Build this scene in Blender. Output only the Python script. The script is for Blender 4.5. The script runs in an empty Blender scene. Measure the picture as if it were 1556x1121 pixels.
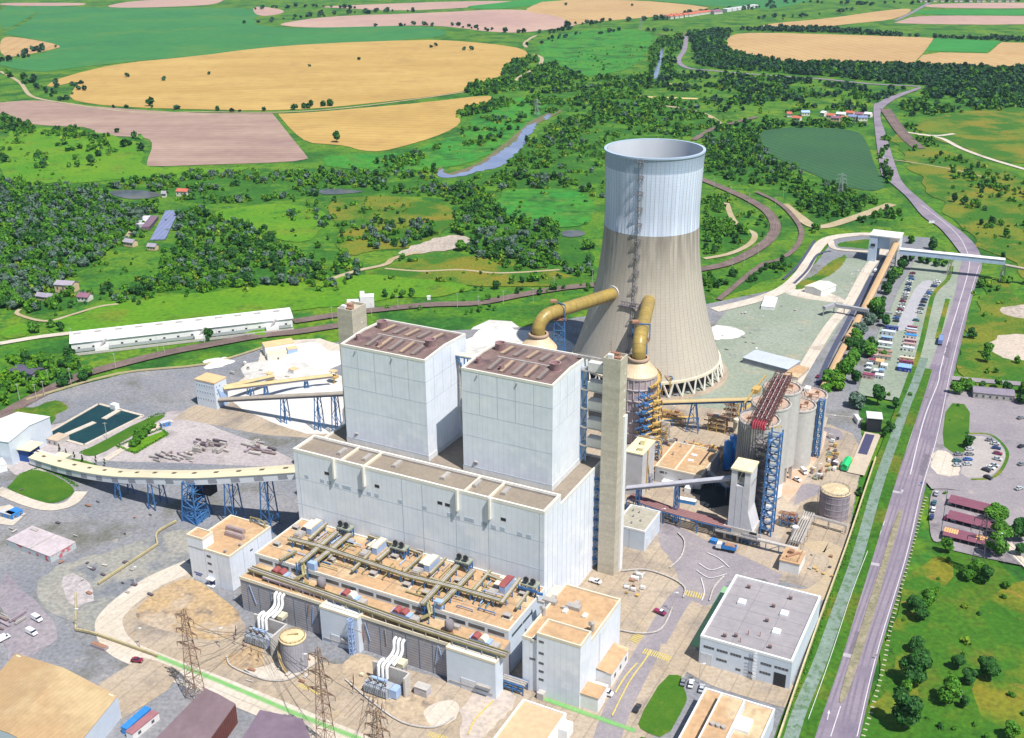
import bpy, math, random
import numpy as np
from mathutils import Matrix, Vector
# ---------------- camera, sky, sun ----------------
SC = bpy.context.scene
COL = SC.collection
F = 1670.0; PITCH = math.radians(22.7); ROLL = math.radians(-.41); CH = 250.0
TH = math.radians(-27.4)                 # heading of the plant's grid
_f = np.array([0, math.cos(PITCH), -math.sin(PITCH)]); _u = np.array([0, math.sin(PITCH), math.cos(PITCH)])
_x = np.array([1., 0, 0])
CX = math.cos(ROLL)*_x+math.sin(ROLL)*_u; CU = -math.sin(ROLL)*_x+math.cos(ROLL)*_u
cam = bpy.data.cameras.new('camera'); co = bpy.data.objects.new('camera', cam); COL.objects.link(co)
co.matrix_world = Matrix(((CX[0], CU[0], -_f[0], 0), (CX[1], CU[1], -_f[1], 0), (CX[2], CU[2], -_f[2], CH), (0, 0, 0, 1)))
cam.sensor_width = 36; cam.lens = 36*F/1556; cam.clip_start = 1; cam.clip_end = 60000
SC.camera = co
SUN_AZ = math.radians(-50); SUN_EL = math.radians(60)   # direction towards the sun, math angle
w = bpy.data.worlds.new("World"); SC.world = w; w.use_nodes = True
nt = w.node_tree; bg = nt.nodes['Background']; sky = nt.nodes.new('ShaderNodeTexSky')
sky.sky_type = 'NISHITA'; sky.sun_disc = False; sky.sun_elevation = SUN_EL
sky.sun_rotation = math.pi/2-SUN_AZ; sky.air_density = 1.2; sky.dust_density = .6
nt.links.new(sky.outputs[0], bg.inputs[0]); bg.inputs[1].default_value = .08
sl = bpy.data.lights.new('sun', 'SUN'); sl.energy = 5.0; sl.angle = math.radians(.5); sl.color = (1, .955, .89)
so = bpy.data.objects.new('sun', sl); COL.objects.link(so); so.location = (200, -300, 600)
sd = Vector((math.cos(SUN_EL)*math.cos(SUN_AZ), math.cos(SUN_EL)*math.sin(SUN_AZ), math.sin(SUN_EL)))
so.rotation_euler = sd.to_track_quat('Z', 'Y').to_euler()
SC.view_settings.view_transform = 'Standard'; SC.view_settings.look = 'None'
SC.view_settings.exposure = 0.36; SC.view_settings.gamma = 1
SC.cycles.max_bounces = 6; SC.cycles.volume_bounces = 0; SC.cycles.caustics_reflective = False; SC.cycles.caustics_refractive = False

# ---------------- survey helpers: a point of the ground (or of level z) from its bearing ----------------
def G(px, py, z=0.):
    d = _f*F+CX*(px-778)-CU*(py-560.5)
    t = (z-CH)/d[2]
    return np.array([d[0]*t, d[1]*t, z])
CT, ST = math.cos(TH), math.sin(TH)
def W(u, v, z=0.): return np.array([u*CT-v*ST, u*ST+v*CT, z])
def UV(px, py, z=0.):
    p = G(px, py, z); return p[0]*CT+p[1]*ST, -p[0]*ST+p[1]*CT
def inv(p): return p[0]*CT+p[1]*ST, -p[0]*ST+p[1]*CT
rnd = random.Random(7)

# ---------------- materials ----------------
_M = {}
def M(name, c, c2=None, sc=.05, st=(1, 1, 1), r=.85, me=0., fine=None, fa=.25, lo=.35, hi=.65, stripe=None, bump=0., c3=None, sc3=.01, lo3=.5, hi3=.6, spec=.3, isl=0., c4=None, sc4=.05, lo4=.52, hi4=.6):
    if name in _M: return _M[name]
    m = bpy.data.materials.new(name); m.use_nodes = True; t = m.node_tree; N = t.nodes; L = t.links
    b = N['Principled BSDF']; b.inputs['Roughness'].default_value = r; b.inputs['Metallic'].default_value = me
    b.inputs['Specular IOR Level'].default_value = spec
    tc = N.new('ShaderNodeTexCoord')
    def noise(scale, det=6, stt=None, ro=.6):
        mp = N.new('ShaderNodeMapping'); L.new(tc.outputs['Object'], mp.inputs[0])
        if stt: mp.inputs['Scale'].default_value = stt
        n = N.new('ShaderNodeTexNoise'); n.inputs['Scale'].default_value = scale; n.inputs['Detail'].default_value = det
        n.inputs['Roughness'].default_value = ro
        L.new(mp.outputs[0], n.inputs['Vector']); return n.outputs['Fac']
    def rng(s, a, b_, x=0., y=1.):
        q = N.new('ShaderNodeMapRange'); L.new(s, q.inputs[0])
        for i, v_ in enumerate((a, b_, x, y)): q.inputs[i+1].default_value = v_
        return q.outputs[0]
    def mix(f, a, b_, mode='MIX'):
        q = N.new('ShaderNodeMix'); q.data_type = 'RGBA'; q.blend_type = mode
        if isinstance(f, float): q.inputs[0].default_value = f
        else: L.new(f, q.inputs[0])
        for s, v_ in ((6, a), (7, b_)):
            if isinstance(v_, tuple): q.inputs[s].default_value = (*v_, 1)
            else: L.new(v_, q.inputs[s])
        return q.outputs[2]
    if c2 is None: c2 = tuple(x*.82 for x in c)
    out = mix(rng(noise(sc, 7, st), lo, hi), c, c2)
    if c3: out = mix(rng(noise(sc3, 5), lo3, hi3), out, c3)
    if c4: out = mix(rng(noise(sc4, 8, None, .7), lo4, hi4), out, c4)
    if fine:
        f_ = noise(fine, 4)
        cb = N.new('ShaderNodeCombineColor'); v_ = rng(f_, .3, .7, 1-fa, 1+fa)
        for i in range(3): L.new(v_, cb.inputs[i])
        out = mix(1., out, cb.outputs[0], 'MULTIPLY')
    if stripe:                                    # (angle, period, darkening, width 0..1)
        an, per, dk, wd = stripe
        mp = N.new('ShaderNodeMapping'); L.new(tc.outputs['Object'], mp.inputs[0]); 
        if an == 'z': mp.inputs['Rotation'].default_value = (0, math.pi/2, 0)
        else: mp.inputs['Rotation'].default_value = (0, 0, -math.radians(an))
        wv = N.new('ShaderNodeTexWave'); wv.bands_direction = 'X'; wv.inputs['Scale'].default_value = 2*math.pi/20/per*1.0
        wv.inputs['Distortion'].default_value = 0; L.new(mp.outputs[0], wv.inputs['Vector'])
        out = mix(rng(wv.outputs['Fac'], 1-wd, min(1., 1-wd+.25), 0, dk), out, tuple(x*.25 for x in c))
    if isl:
        gi = N.new('ShaderNodeNewGeometry'); cb = N.new('ShaderNodeCombineColor'); v_ = rng(gi.outputs['Random Per Island'], 0, 1, 1-isl, 1+isl)
        for i in range(3): L.new(v_, cb.inputs[i])
        out = mix(1., out, cb.outputs[0], 'MULTIPLY')
    L.new(out, b.inputs['Base Color'])
    if bump:
        bp = N.new('ShaderNodeBump'); bp.inputs['Strength'].default_value = bump; bp.inputs['Distance'].default_value = .3
        L.new(noise(fine or sc*8, 5), bp.inputs['Height']); L.new(bp.outputs[0], b.inputs['Normal'])
    _M[name] = m; return m

# ---------------- mesh builder ----------------
class MB:
    def __init__(s): s.v = []; s.f = []
    def add(s, vs, fs):
        o = len(s.v); s.v += [tuple(map(float, p)) for p in vs]; s.f += [tuple(i+o for i in f) for f in fs]; return s
    def box(s, x0, x1, y0, y1, z0, z1):
        return s.add([(x0, y0, z0), (x1, y0, z0), (x1, y1, z0), (x0, y1, z0), (x0, y0, z1), (x1, y0, z1), (x1, y1, z1), (x0, y1, z1)],
                     [(0, 3, 2, 1), (4, 5, 6, 7), (0, 1, 5, 4), (1, 2, 6, 5), (2, 3, 7, 6), (3, 0, 4, 7)])
    def cbox(s, x, y, z0, a, b, h): return s.box(x-a/2, x+a/2, y-b/2, y+b/2, z0, z0+h)
    def prism(s, poly, z0, z1):
        n = len(poly); ar = sum(poly[i][0]*poly[(i+1) % n][1]-poly[(i+1) % n][0]*poly[i][1] for i in range(n))
        if ar < 0: poly = poly[::-1]
        return s.add([(p[0], p[1], z0) for p in poly]+[(p[0], p[1], z1) for p in poly],
                     [tuple(range(n))[::-1], tuple(range(n, 2*n))]+[(i, (i+1) % n, n+(i+1) % n, n+i) for i in range(n)])
    def extr(s, prof, axis, a0, a1):               # profile in (other axis, z), extruded along axis 0/1
        n = len(prof); A = []; 
        for a in (a0, a1): A += [((a, p[0], p[1]) if axis == 0 else (p[0], a, p[1])) for p in prof]
        fs = [tuple(range(n)), tuple(range(n, 2*n))[::-1]]+[(i, n+i, n+(i+1) % n, (i+1) % n) for i in range(n)]
        return s.add(A, fs)
    def tube(s, p, q, r, n=6, r2=None, cap=True):
        p = Vector(p); q = Vector(q); d = (q-p)
        if d.length < 1e-6: return s
        d.normalize(); a = d.orthogonal().normalized(); b = d.cross(a); r2 = r if r2 is None else r2; vs = []
        off = math.pi/n
        for c, rr in ((p, r), (q, r2)):
            for i in range(n):
                t = 2*math.pi*i/n+off; vs.append(c+a*(math.cos(t)*rr)+b*(math.sin(t)*rr))
        fs = [(i, (i+1) % n, n+(i+1) % n, n+i) for i in range(n)]
        if cap: fs += [tuple(range(n))[::-1], tuple(range(n, 2*n))]
        return s.add(vs, fs)
    def path(s, pts, r, n=8):
        pts = [Vector(p) for p in pts]; rings = []; a0 = None; vs = []
        for i, p in enumerate(pts):
            d = (pts[min(i+1, len(pts)-1)]-pts[max(i-1, 0)]).normalized()
            a = (a0-d*a0.dot(d)).normalized() if a0 else d.orthogonal().normalized(); a0 = a; b = d.cross(a)
            rr = r[i] if isinstance(r, (list, tuple)) else r
            for k in range(n):
                t = 2*math.pi*k/n; vs.append(p+a*(math.cos(t)*rr)+b*(math.sin(t)*rr))
        fs = []
        for i in range(len(pts)-1):
            for k in range(n): fs.append((i*n+k, i*n+(k+1) % n, (i+1)*n+(k+1) % n, (i+1)*n+k))
        fs += [tuple(range(n))[::-1], tuple(range((len(pts)-1)*n, len(pts)*n))]
        return s.add(vs, fs)
    def cyl(s, x, y, z0, z1, r, r2=None, n=24): return s.tube((x, y, z0), (x, y, z1), r, n, r2)
    def lathe(s, x, y, prof, n=48, close=True):
        vs = []; m = len(prof)
        for (r, z) in prof:
            for k in range(n):
                t = 2*math.pi*k/n; vs.append((x+r*math.cos(t), y+r*math.sin(t), z))
        fs = [(i*n+k, i*n+(k+1) % n, (i+1)*n+(k+1) % n, (i+1)*n+k) for i in range(m-1) for k in range(n)]
        if close: fs += [tuple(range(n))[::-1], tuple(range((m-1)*n, m*n))]
        return s.add(vs, fs)
    def beam(s, p, q, w=.3, h=None): 
        p = Vector(p); q = Vector(q); d = (q-p).normalized(); up = Vector((0, 0, 1)) if abs(d.z) < .95 else Vector((1, 0, 0))
        a = d.cross(up).normalized(); b = a.cross(d).normalized(); h = h or w; vs = []
        for c in (p, q):
            for sx, sz in ((-1, -1), (1, -1), (1, 1), (-1, 1)): vs.append(c+a*(sx*w/2)+b*(sz*h/2))
        return s.add(vs, [(3, 2, 1, 0), (4, 5, 6, 7), (0, 1, 5, 4), (1, 2, 6, 5), (2, 3, 7, 6), (3, 0, 4, 7)])
    def rail(s, pts, h=1.1, w=.09):                # hand rail along points
        for a, b in zip(pts[:-1], pts[1:]):
            for dz in (h, h*.55): s.beam((a[0], a[1], a[2]+dz), (b[0], b[1], b[2]+dz), w)
            L_ = math.dist(a, b); k = max(1, int(L_/2.5))
            for i in range(k+1):
                t = i/k; p = [a[j]+(b[j]-a[j])*t for j in range(3)]; s.beam(p, (p[0], p[1], p[2]+h), w)
        return s
def mesh_of(name, v, f, smooth=None):
    me = bpy.data.meshes.new(name); me.from_pydata(v, [], f); 
    if smooth:
        me.polygons.foreach_set('use_smooth', [True]*len(me.polygons)); me.set_sharp_from_angle(angle=math.radians(smooth))
    me.update(); return me
def tag(o, label, cat, group=None, kind=None):
    if label: o['label'] = label
    if cat: o['category'] = cat
    if group: o['group'] = group
    if kind: o['kind'] = kind
    return o
class T:
    """a thing: an Empty at its base in the frame turned by ang; builders give absolute coordinates of that frame"""
    def __init__(s, name, label, cat, o=(0, 0, 0), ang=TH, group=None):
        s.o = o; s.e = bpy.data.objects.new(name, None); COL.objects.link(s.e); c, n = math.cos(ang), math.sin(ang)
        s.e.location = (o[0]*c-o[1]*n, o[0]*n+o[1]*c, o[2]); s.e.rotation_euler = (0, 0, ang); s.e.empty_display_size = 2
        tag(s.e, label, cat, group)
    def add(s, name, mb, mat, parent=None, label=None, smooth=None):
        o = s.o; me = mesh_of(name, [(p[0]-o[0], p[1]-o[1], p[2]-o[2]) for p in mb.v], mb.f, smooth)
        me.materials.append(mat); ob = bpy.data.objects.new(name, me); COL.objects.link(ob); ob.parent = parent or s.e
        if label: ob['label'] = label
        return ob
def solo(name, mb, mat, label, cat, o=(0, 0, 0), ang=TH, group=None, smooth=None, kind=None):
    """a thing that is one mesh"""
    me = mesh_of(name, [(p[0]-o[0], p[1]-o[1], p[2]-o[2]) for p in mb.v], mb.f, smooth); me.materials.append(mat)
    ob = bpy.data.objects.new(name, me); COL.objects.link(ob); c, n = math.cos(ang), math.sin(ang)
    ob.location = (o[0]*c-o[1]*n, o[0]*n+o[1]*c, o[2]); ob.rotation_euler = (0, 0, ang)
    return tag(ob, label, cat, group, kind)
def kids(o): return [c for c in o.children]
def dup(o, parent=None, loc=None, rz=None, label=None, group=None, scale=None):
    c = o.copy(); COL.objects.link(c)
    if parent: c.parent = parent
    if loc is not None: c.location = tuple(loc)
    if rz is not None: c.rotation_euler = (0, 0, rz)
    if scale: c.scale = (scale,)*3 if not isinstance(scale, tuple) else scale
    if label: c['label'] = label
    if group: c['group'] = group
    for k in [q for q in CH_CACHE.get(o.name, ())] or kids(o):
        dup(k, c)
    return c
CH_CACHE = {}

# ---------------- ground sheets ----------------
ZL = [0.0]
def zz(step=.05): ZL[0] += step*.09; return ZL[0]
def chaikin(P, it=2, closed=True):
    for _ in range(it):
        Q = []; n = len(P)
        for i in range(n if closed else n-1):
            a, b = P[i], P[(i+1) % n]; Q += [a*.75+b*.25, a*.25+b*.75]
        if not closed: Q = [P[0]]+Q+[P[-1]]
        P = Q
    return P
def struct(name, v, f, mat, label, cat, kind='structure', smooth=None):
    me = mesh_of(name, v, f, smooth); me.materials.append(mat); ob = bpy.data.objects.new(name, me); COL.objects.link(ob)
    return tag(ob, label, cat, None, kind)
EXC = []
def rough(P, amp, seed=1):
    Q = []; n = len(P); c = sum(P)/n
    for i in range(n):
        a, b = P[i], P[(i+1) % n]; L_ = np.hypot(*(b-a)); k = max(1, int(L_/max(amp*.7, 1.2)))
        if k > 60: k = 60
        for j in range(k): Q.append(a+(b-a)*j/k)
    h = lambda x, y, s_: math.sin(x/s_+seed)*math.cos(y/s_*1.3+seed*2)+.6*math.sin(x/s_*2.3+y/s_*1.9)
    return [p+np.array([h(p[0], p[1], amp*2.2), h(p[1]+9, p[0], amp*2.2)])*amp*.45 for p in Q]
ROUGH = {'meadow': 9, 'undergrowth': 8, 'sandy_ground': 4, 'ground': 1.2, 'oily_ground': 1.5, 'gravel_bed': .8, 'gravel': 2.5, 'rubble': 2, 'grass_bank': 1.2, 'limestone_yard': 3, 'gypsum_patch': 1.5, 'bare_patch': 3, 'dirt': 1.2, 'asphalt_patch': .8, 'plaza': .6, 'river': 3, 'yard': .5}
def sheet(name, px, mat, label, cat='ground', it=2, step=.05, z=None, raw=False):
    z = zz(step) if z is None else z
    P = [np.array(p, float) if raw else G(*p)[:2] for p in px]
    if it: P = chaikin(P, it)
    if name in ROUGH: P = rough(P, ROUGH[name], len(px))
    if name in ('river', 'pond', 'wheat_field', 'crop_field', 'ploughed_field', 'bare_field', 'stubble_field', 'bare_patch'): EXC.append(P)
    ar = sum(P[i][0]*P[(i+1) % len(P)][1]-P[(i+1) % len(P)][0]*P[i][1] for i in range(len(P)))
    if ar < 0: P = P[::-1]
    return struct(name, [(p[0], p[1], z) for p in P], [tuple(range(len(P)))], mat, label, cat)
def spline(P, n=6):
    P = [np.array(p, float) for p in P]; Q = []
    for i in range(len(P)-1):
        a, b, c, d = P[max(i-1, 0)], P[i], P[i+1], P[min(i+2, len(P)-1)]
        for k in range(n):
            t = k/n; Q.append(.5*(2*b+(c-a)*t+(2*a-5*b+4*c-d)*t*t+(3*b-3*c+d-a)*t**3))
    return Q+[P[-1]]
def offs(Q, d):
    R = []
    for i in range(len(Q)):
        t = Q[min(i+1, len(Q)-1)][:2]-Q[max(i-1, 0)][:2]; t = t/(np.hypot(*t)+1e-9)
        R.append(np.array([Q[i][0]-t[1]*d, Q[i][1]+t[0]*d]))
    return R
def ribmesh(mb, Q, w, z, off=0.):
    A = offs(Q, off+w/2); B = offs(Q, off-w/2); n = len(Q)
    mb.add([(a[0], a[1], z) for a in A]+[(b[0], b[1], z) for b in B], [(i, n+i, n+i+1, i+1) for i in range(n-1)]); return mb
def ribbon(name, px, w, mat, label, cat='road', n=6, step=.05, off=0., z=None):
    Q = spline([G(*p)[:2] for p in px], n); EXC.append(offs(Q, w/2+2.5)+offs(Q, -w/2-2.5)[::-1]); mb = MB(); ribmesh(mb, Q, w, zz(step) if z is None else z, off)
    return struct(name, mb.v, mb.f, mat, label, cat)
# ---------------- ground colours ----------------
GR = M('grass_mixed', (.050, .165, .007), (.12, .205, .010), sc=.012, fine=.3, fa=.35, c3=(.018, .095, .008), sc3=.02, lo3=.48, hi3=.6, c4=(.03, .13, .012), sc4=.06, lo4=.5, hi4=.6)
GRB = M('grass_bright', (.065, .205, .005), (.115, .235, .007), sc=.015, fine=.3, fa=.25, c3=(.16, .185, .015), sc3=.025, lo3=.57, hi3=.72, c4=(.035, .14, .006), sc4=.05, lo4=.54, hi4=.66)
GRK = M('grass_deep', (.028, .115, .005), (.06, .145, .007), sc=.03, fine=.5, fa=.35, c3=(.12, .125, .012), sc3=.03, lo3=.52, hi3=.68, c4=(.018, .085, .004), sc4=.09, lo4=.55, hi4=.66)
GRM = M('marsh_green', (.022, .185, .02), (.055, .215, .014), sc=.012, fine=.12, fa=.3, c3=(.018, .11, .012), sc3=.02, c4=(.07, .18, .02), sc4=.05)
GRD = M('grass_dry', (.10, .165, .010), (.185, .16, .012), sc=.02, fine=.5, fa=.3, c3=(.035, .125, .006), sc3=.022, lo3=.44, hi3=.56, c4=(.27, .17, .03), sc4=.07, lo4=.6, hi4=.7)
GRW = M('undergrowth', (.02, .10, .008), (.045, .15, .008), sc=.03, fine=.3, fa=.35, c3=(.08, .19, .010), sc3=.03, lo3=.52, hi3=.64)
LAWN = M('lawn', (.032, .115, .006), (.065, .15, .008), sc=.08, fine=1.2, fa=.15, c4=(.12, .18, .015), sc4=.05, lo4=.6, hi4=.7)
WHEAT = M('wheat', (.40, .255, .075), (.475, .315, .10), sc=.004, fine=.05, fa=.08, st=(1, 3, 1), stripe=(80, 16, .22, .16), c4=(.36, .22, .075), sc4=.012, lo4=.54, hi4=.7, c3=(.33,.21,.06), sc3=.03, lo3=.66, hi3=.74)
WHEAT2 = M('wheat_pale', (.41, .26, .12), (.47, .315, .14), sc=.004, fine=.05, fa=.07, stripe=(12, 22, .2, .14), c4=(.39, .225, .085), sc4=.01, lo4=.56, hi4=.7)
PINKF = M('bare_pinkish_soil', (0.368, 0.235, 0.202), (0.442, 0.294, 0.230), sc=.003, fine=.03, fa=.08)
PLOW = M('ploughed_soil', (0.288, 0.191, 0.158), (0.372, 0.260, 0.205), sc=.006, fine=.06, fa=.1, st=(1, 4, 1), stripe=(88, 11, .22, .3), c3=(0.233, 0.140, 0.153), sc3=.003, lo3=.55, hi3=.7)
CROP = M('green_crop', (.03, .165, .045), (.045, .195, .045), sc=.004, fine=.04, fa=.1, stripe=(60, 20, .3, .14), c4=(.06, .19, .04), sc4=.006)
CROPB = M('bright_crop', (.025, .19, .03), (.035, .225, .035), sc=.01, fine=.05, fa=.08)
CROPD = M('dark_crop', (.03, .095, .04), (.038, .115, .04), sc=.01, fine=.2, fa=.12, stripe=(20, 9, .25, .4), c3=(.09, .17, .025), sc3=.02, lo3=.66, hi3=.75)
WATER = M('river_water', (.15, .19, .33), (.20, .24, .38), sc=.02, r=.2, fine=.05, fa=.1, spec=.4)
POND = M('pond_water', (.005, .032, .038), (.008, .045, .045), sc=.05, r=.1, fine=.3, fa=.2, spec=.4)
CANAL = M('canal_water', (.16, .22, .17), (.20, .26, .23), sc=.05, r=.4, fine=.8, fa=.2, c4=(.1, .17, .09), sc4=.3)
ASPH = M('asphalt_road', (.21, .18, .225), (.26, .22, .26), sc=.03, fine=.8, fa=.1, c3=(.165, .135, .19), sc3=.05, lo3=.5, hi3=.7, c4=(.28, .24, .25), sc4=.12, lo4=.6, hi4=.75)
ASPD = M('asphalt_patchy', (.22, .20, .225), (.29, .26, .27), sc=.03, fine=1., fa=.15, c3=(.13, .12, .13), sc3=.05, lo3=.58, hi3=.72, c4=(.36, .32, .29), sc4=.12, lo4=.6, hi4=.72)
GRAV = M('gravel_yard', (.175, .185, .21), (.245, .24, .25), sc=.02, fine=.7, fa=.25, c3=(.135, .135, .115), sc3=.035, lo3=.52, hi3=.68, c4=(.34, .31, .27), sc4=.09, lo4=.6, hi4=.72, bump=.2)
GRVG = M('gravel_greenish', (.215, .255, .195), (.27, .30, .245), sc=.02, fine=.5, fa=.18, c3=(.36, .30, .22), sc3=.03, lo3=.58, hi3=.72, c4=(.19, .20, .19), sc4=.08, lo4=.58, hi4=.68)
CONC = M('concrete_paving', (.345, .275, .20), (.40, .33, .255), sc=.04, fine=.9, fa=.18, c3=(.24, .205, .175), sc3=.05, lo3=.5, hi3=.68, c4=(.44, .345, .22), sc4=.14, lo4=.6, hi4=.7, bump=.1, stripe=(-27.4, 6, .3, .03))
CONL = M('concrete_light', (.50, .44, .36), (.56, .50, .43), sc=.05, fine=.8, fa=.12, c3=(.36, .31, .26), sc3=.06, lo3=.56, hi3=.72, stripe=(-27.4, 5, .25, .03))
SAND = M('sandy_soil', (.43, .30, .155), (.36, .265, .17), sc=.06, fine=.6, fa=.28, c3=(.19, .15, .12), sc3=.12, lo3=.56, hi3=.66, c4=(.40,.32,.24), sc4=.05, lo4=.52, hi4=.6, bump=.3)
LIME = M('limestone_dust', (.62, .60, .57), (.50, .48, .45), sc=.03, fine=.5, fa=.12, c4=(.36, .35, .35), sc4=.06, lo4=.57, hi4=.66)
BALL = M('railway_ballast', (.11, .078, .072), (.19, .14, .125), sc=.08, fine=1.2, fa=.35)
RAILM = M('rail_steel', (.26, .18, .15), sc=.3, r=.5)
TRACK = M('dirt_track', (.42, .35, .24), (.34, .27, .15), sc=.05, fine=.8, fa=.2)
PAINT = M('road_paint', (.62, .60, .62), (.5, .48, .5), sc=.5)
YPAINT = M('yellow_paint', (.58, .45, .08), (.48, .4, .17), sc=.5, fine=2, fa=.3)
GPAINT = M('green_paint', (.13, .38, .13), (.28, .38, .17), sc=.4, fine=2, fa=.25)

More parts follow.
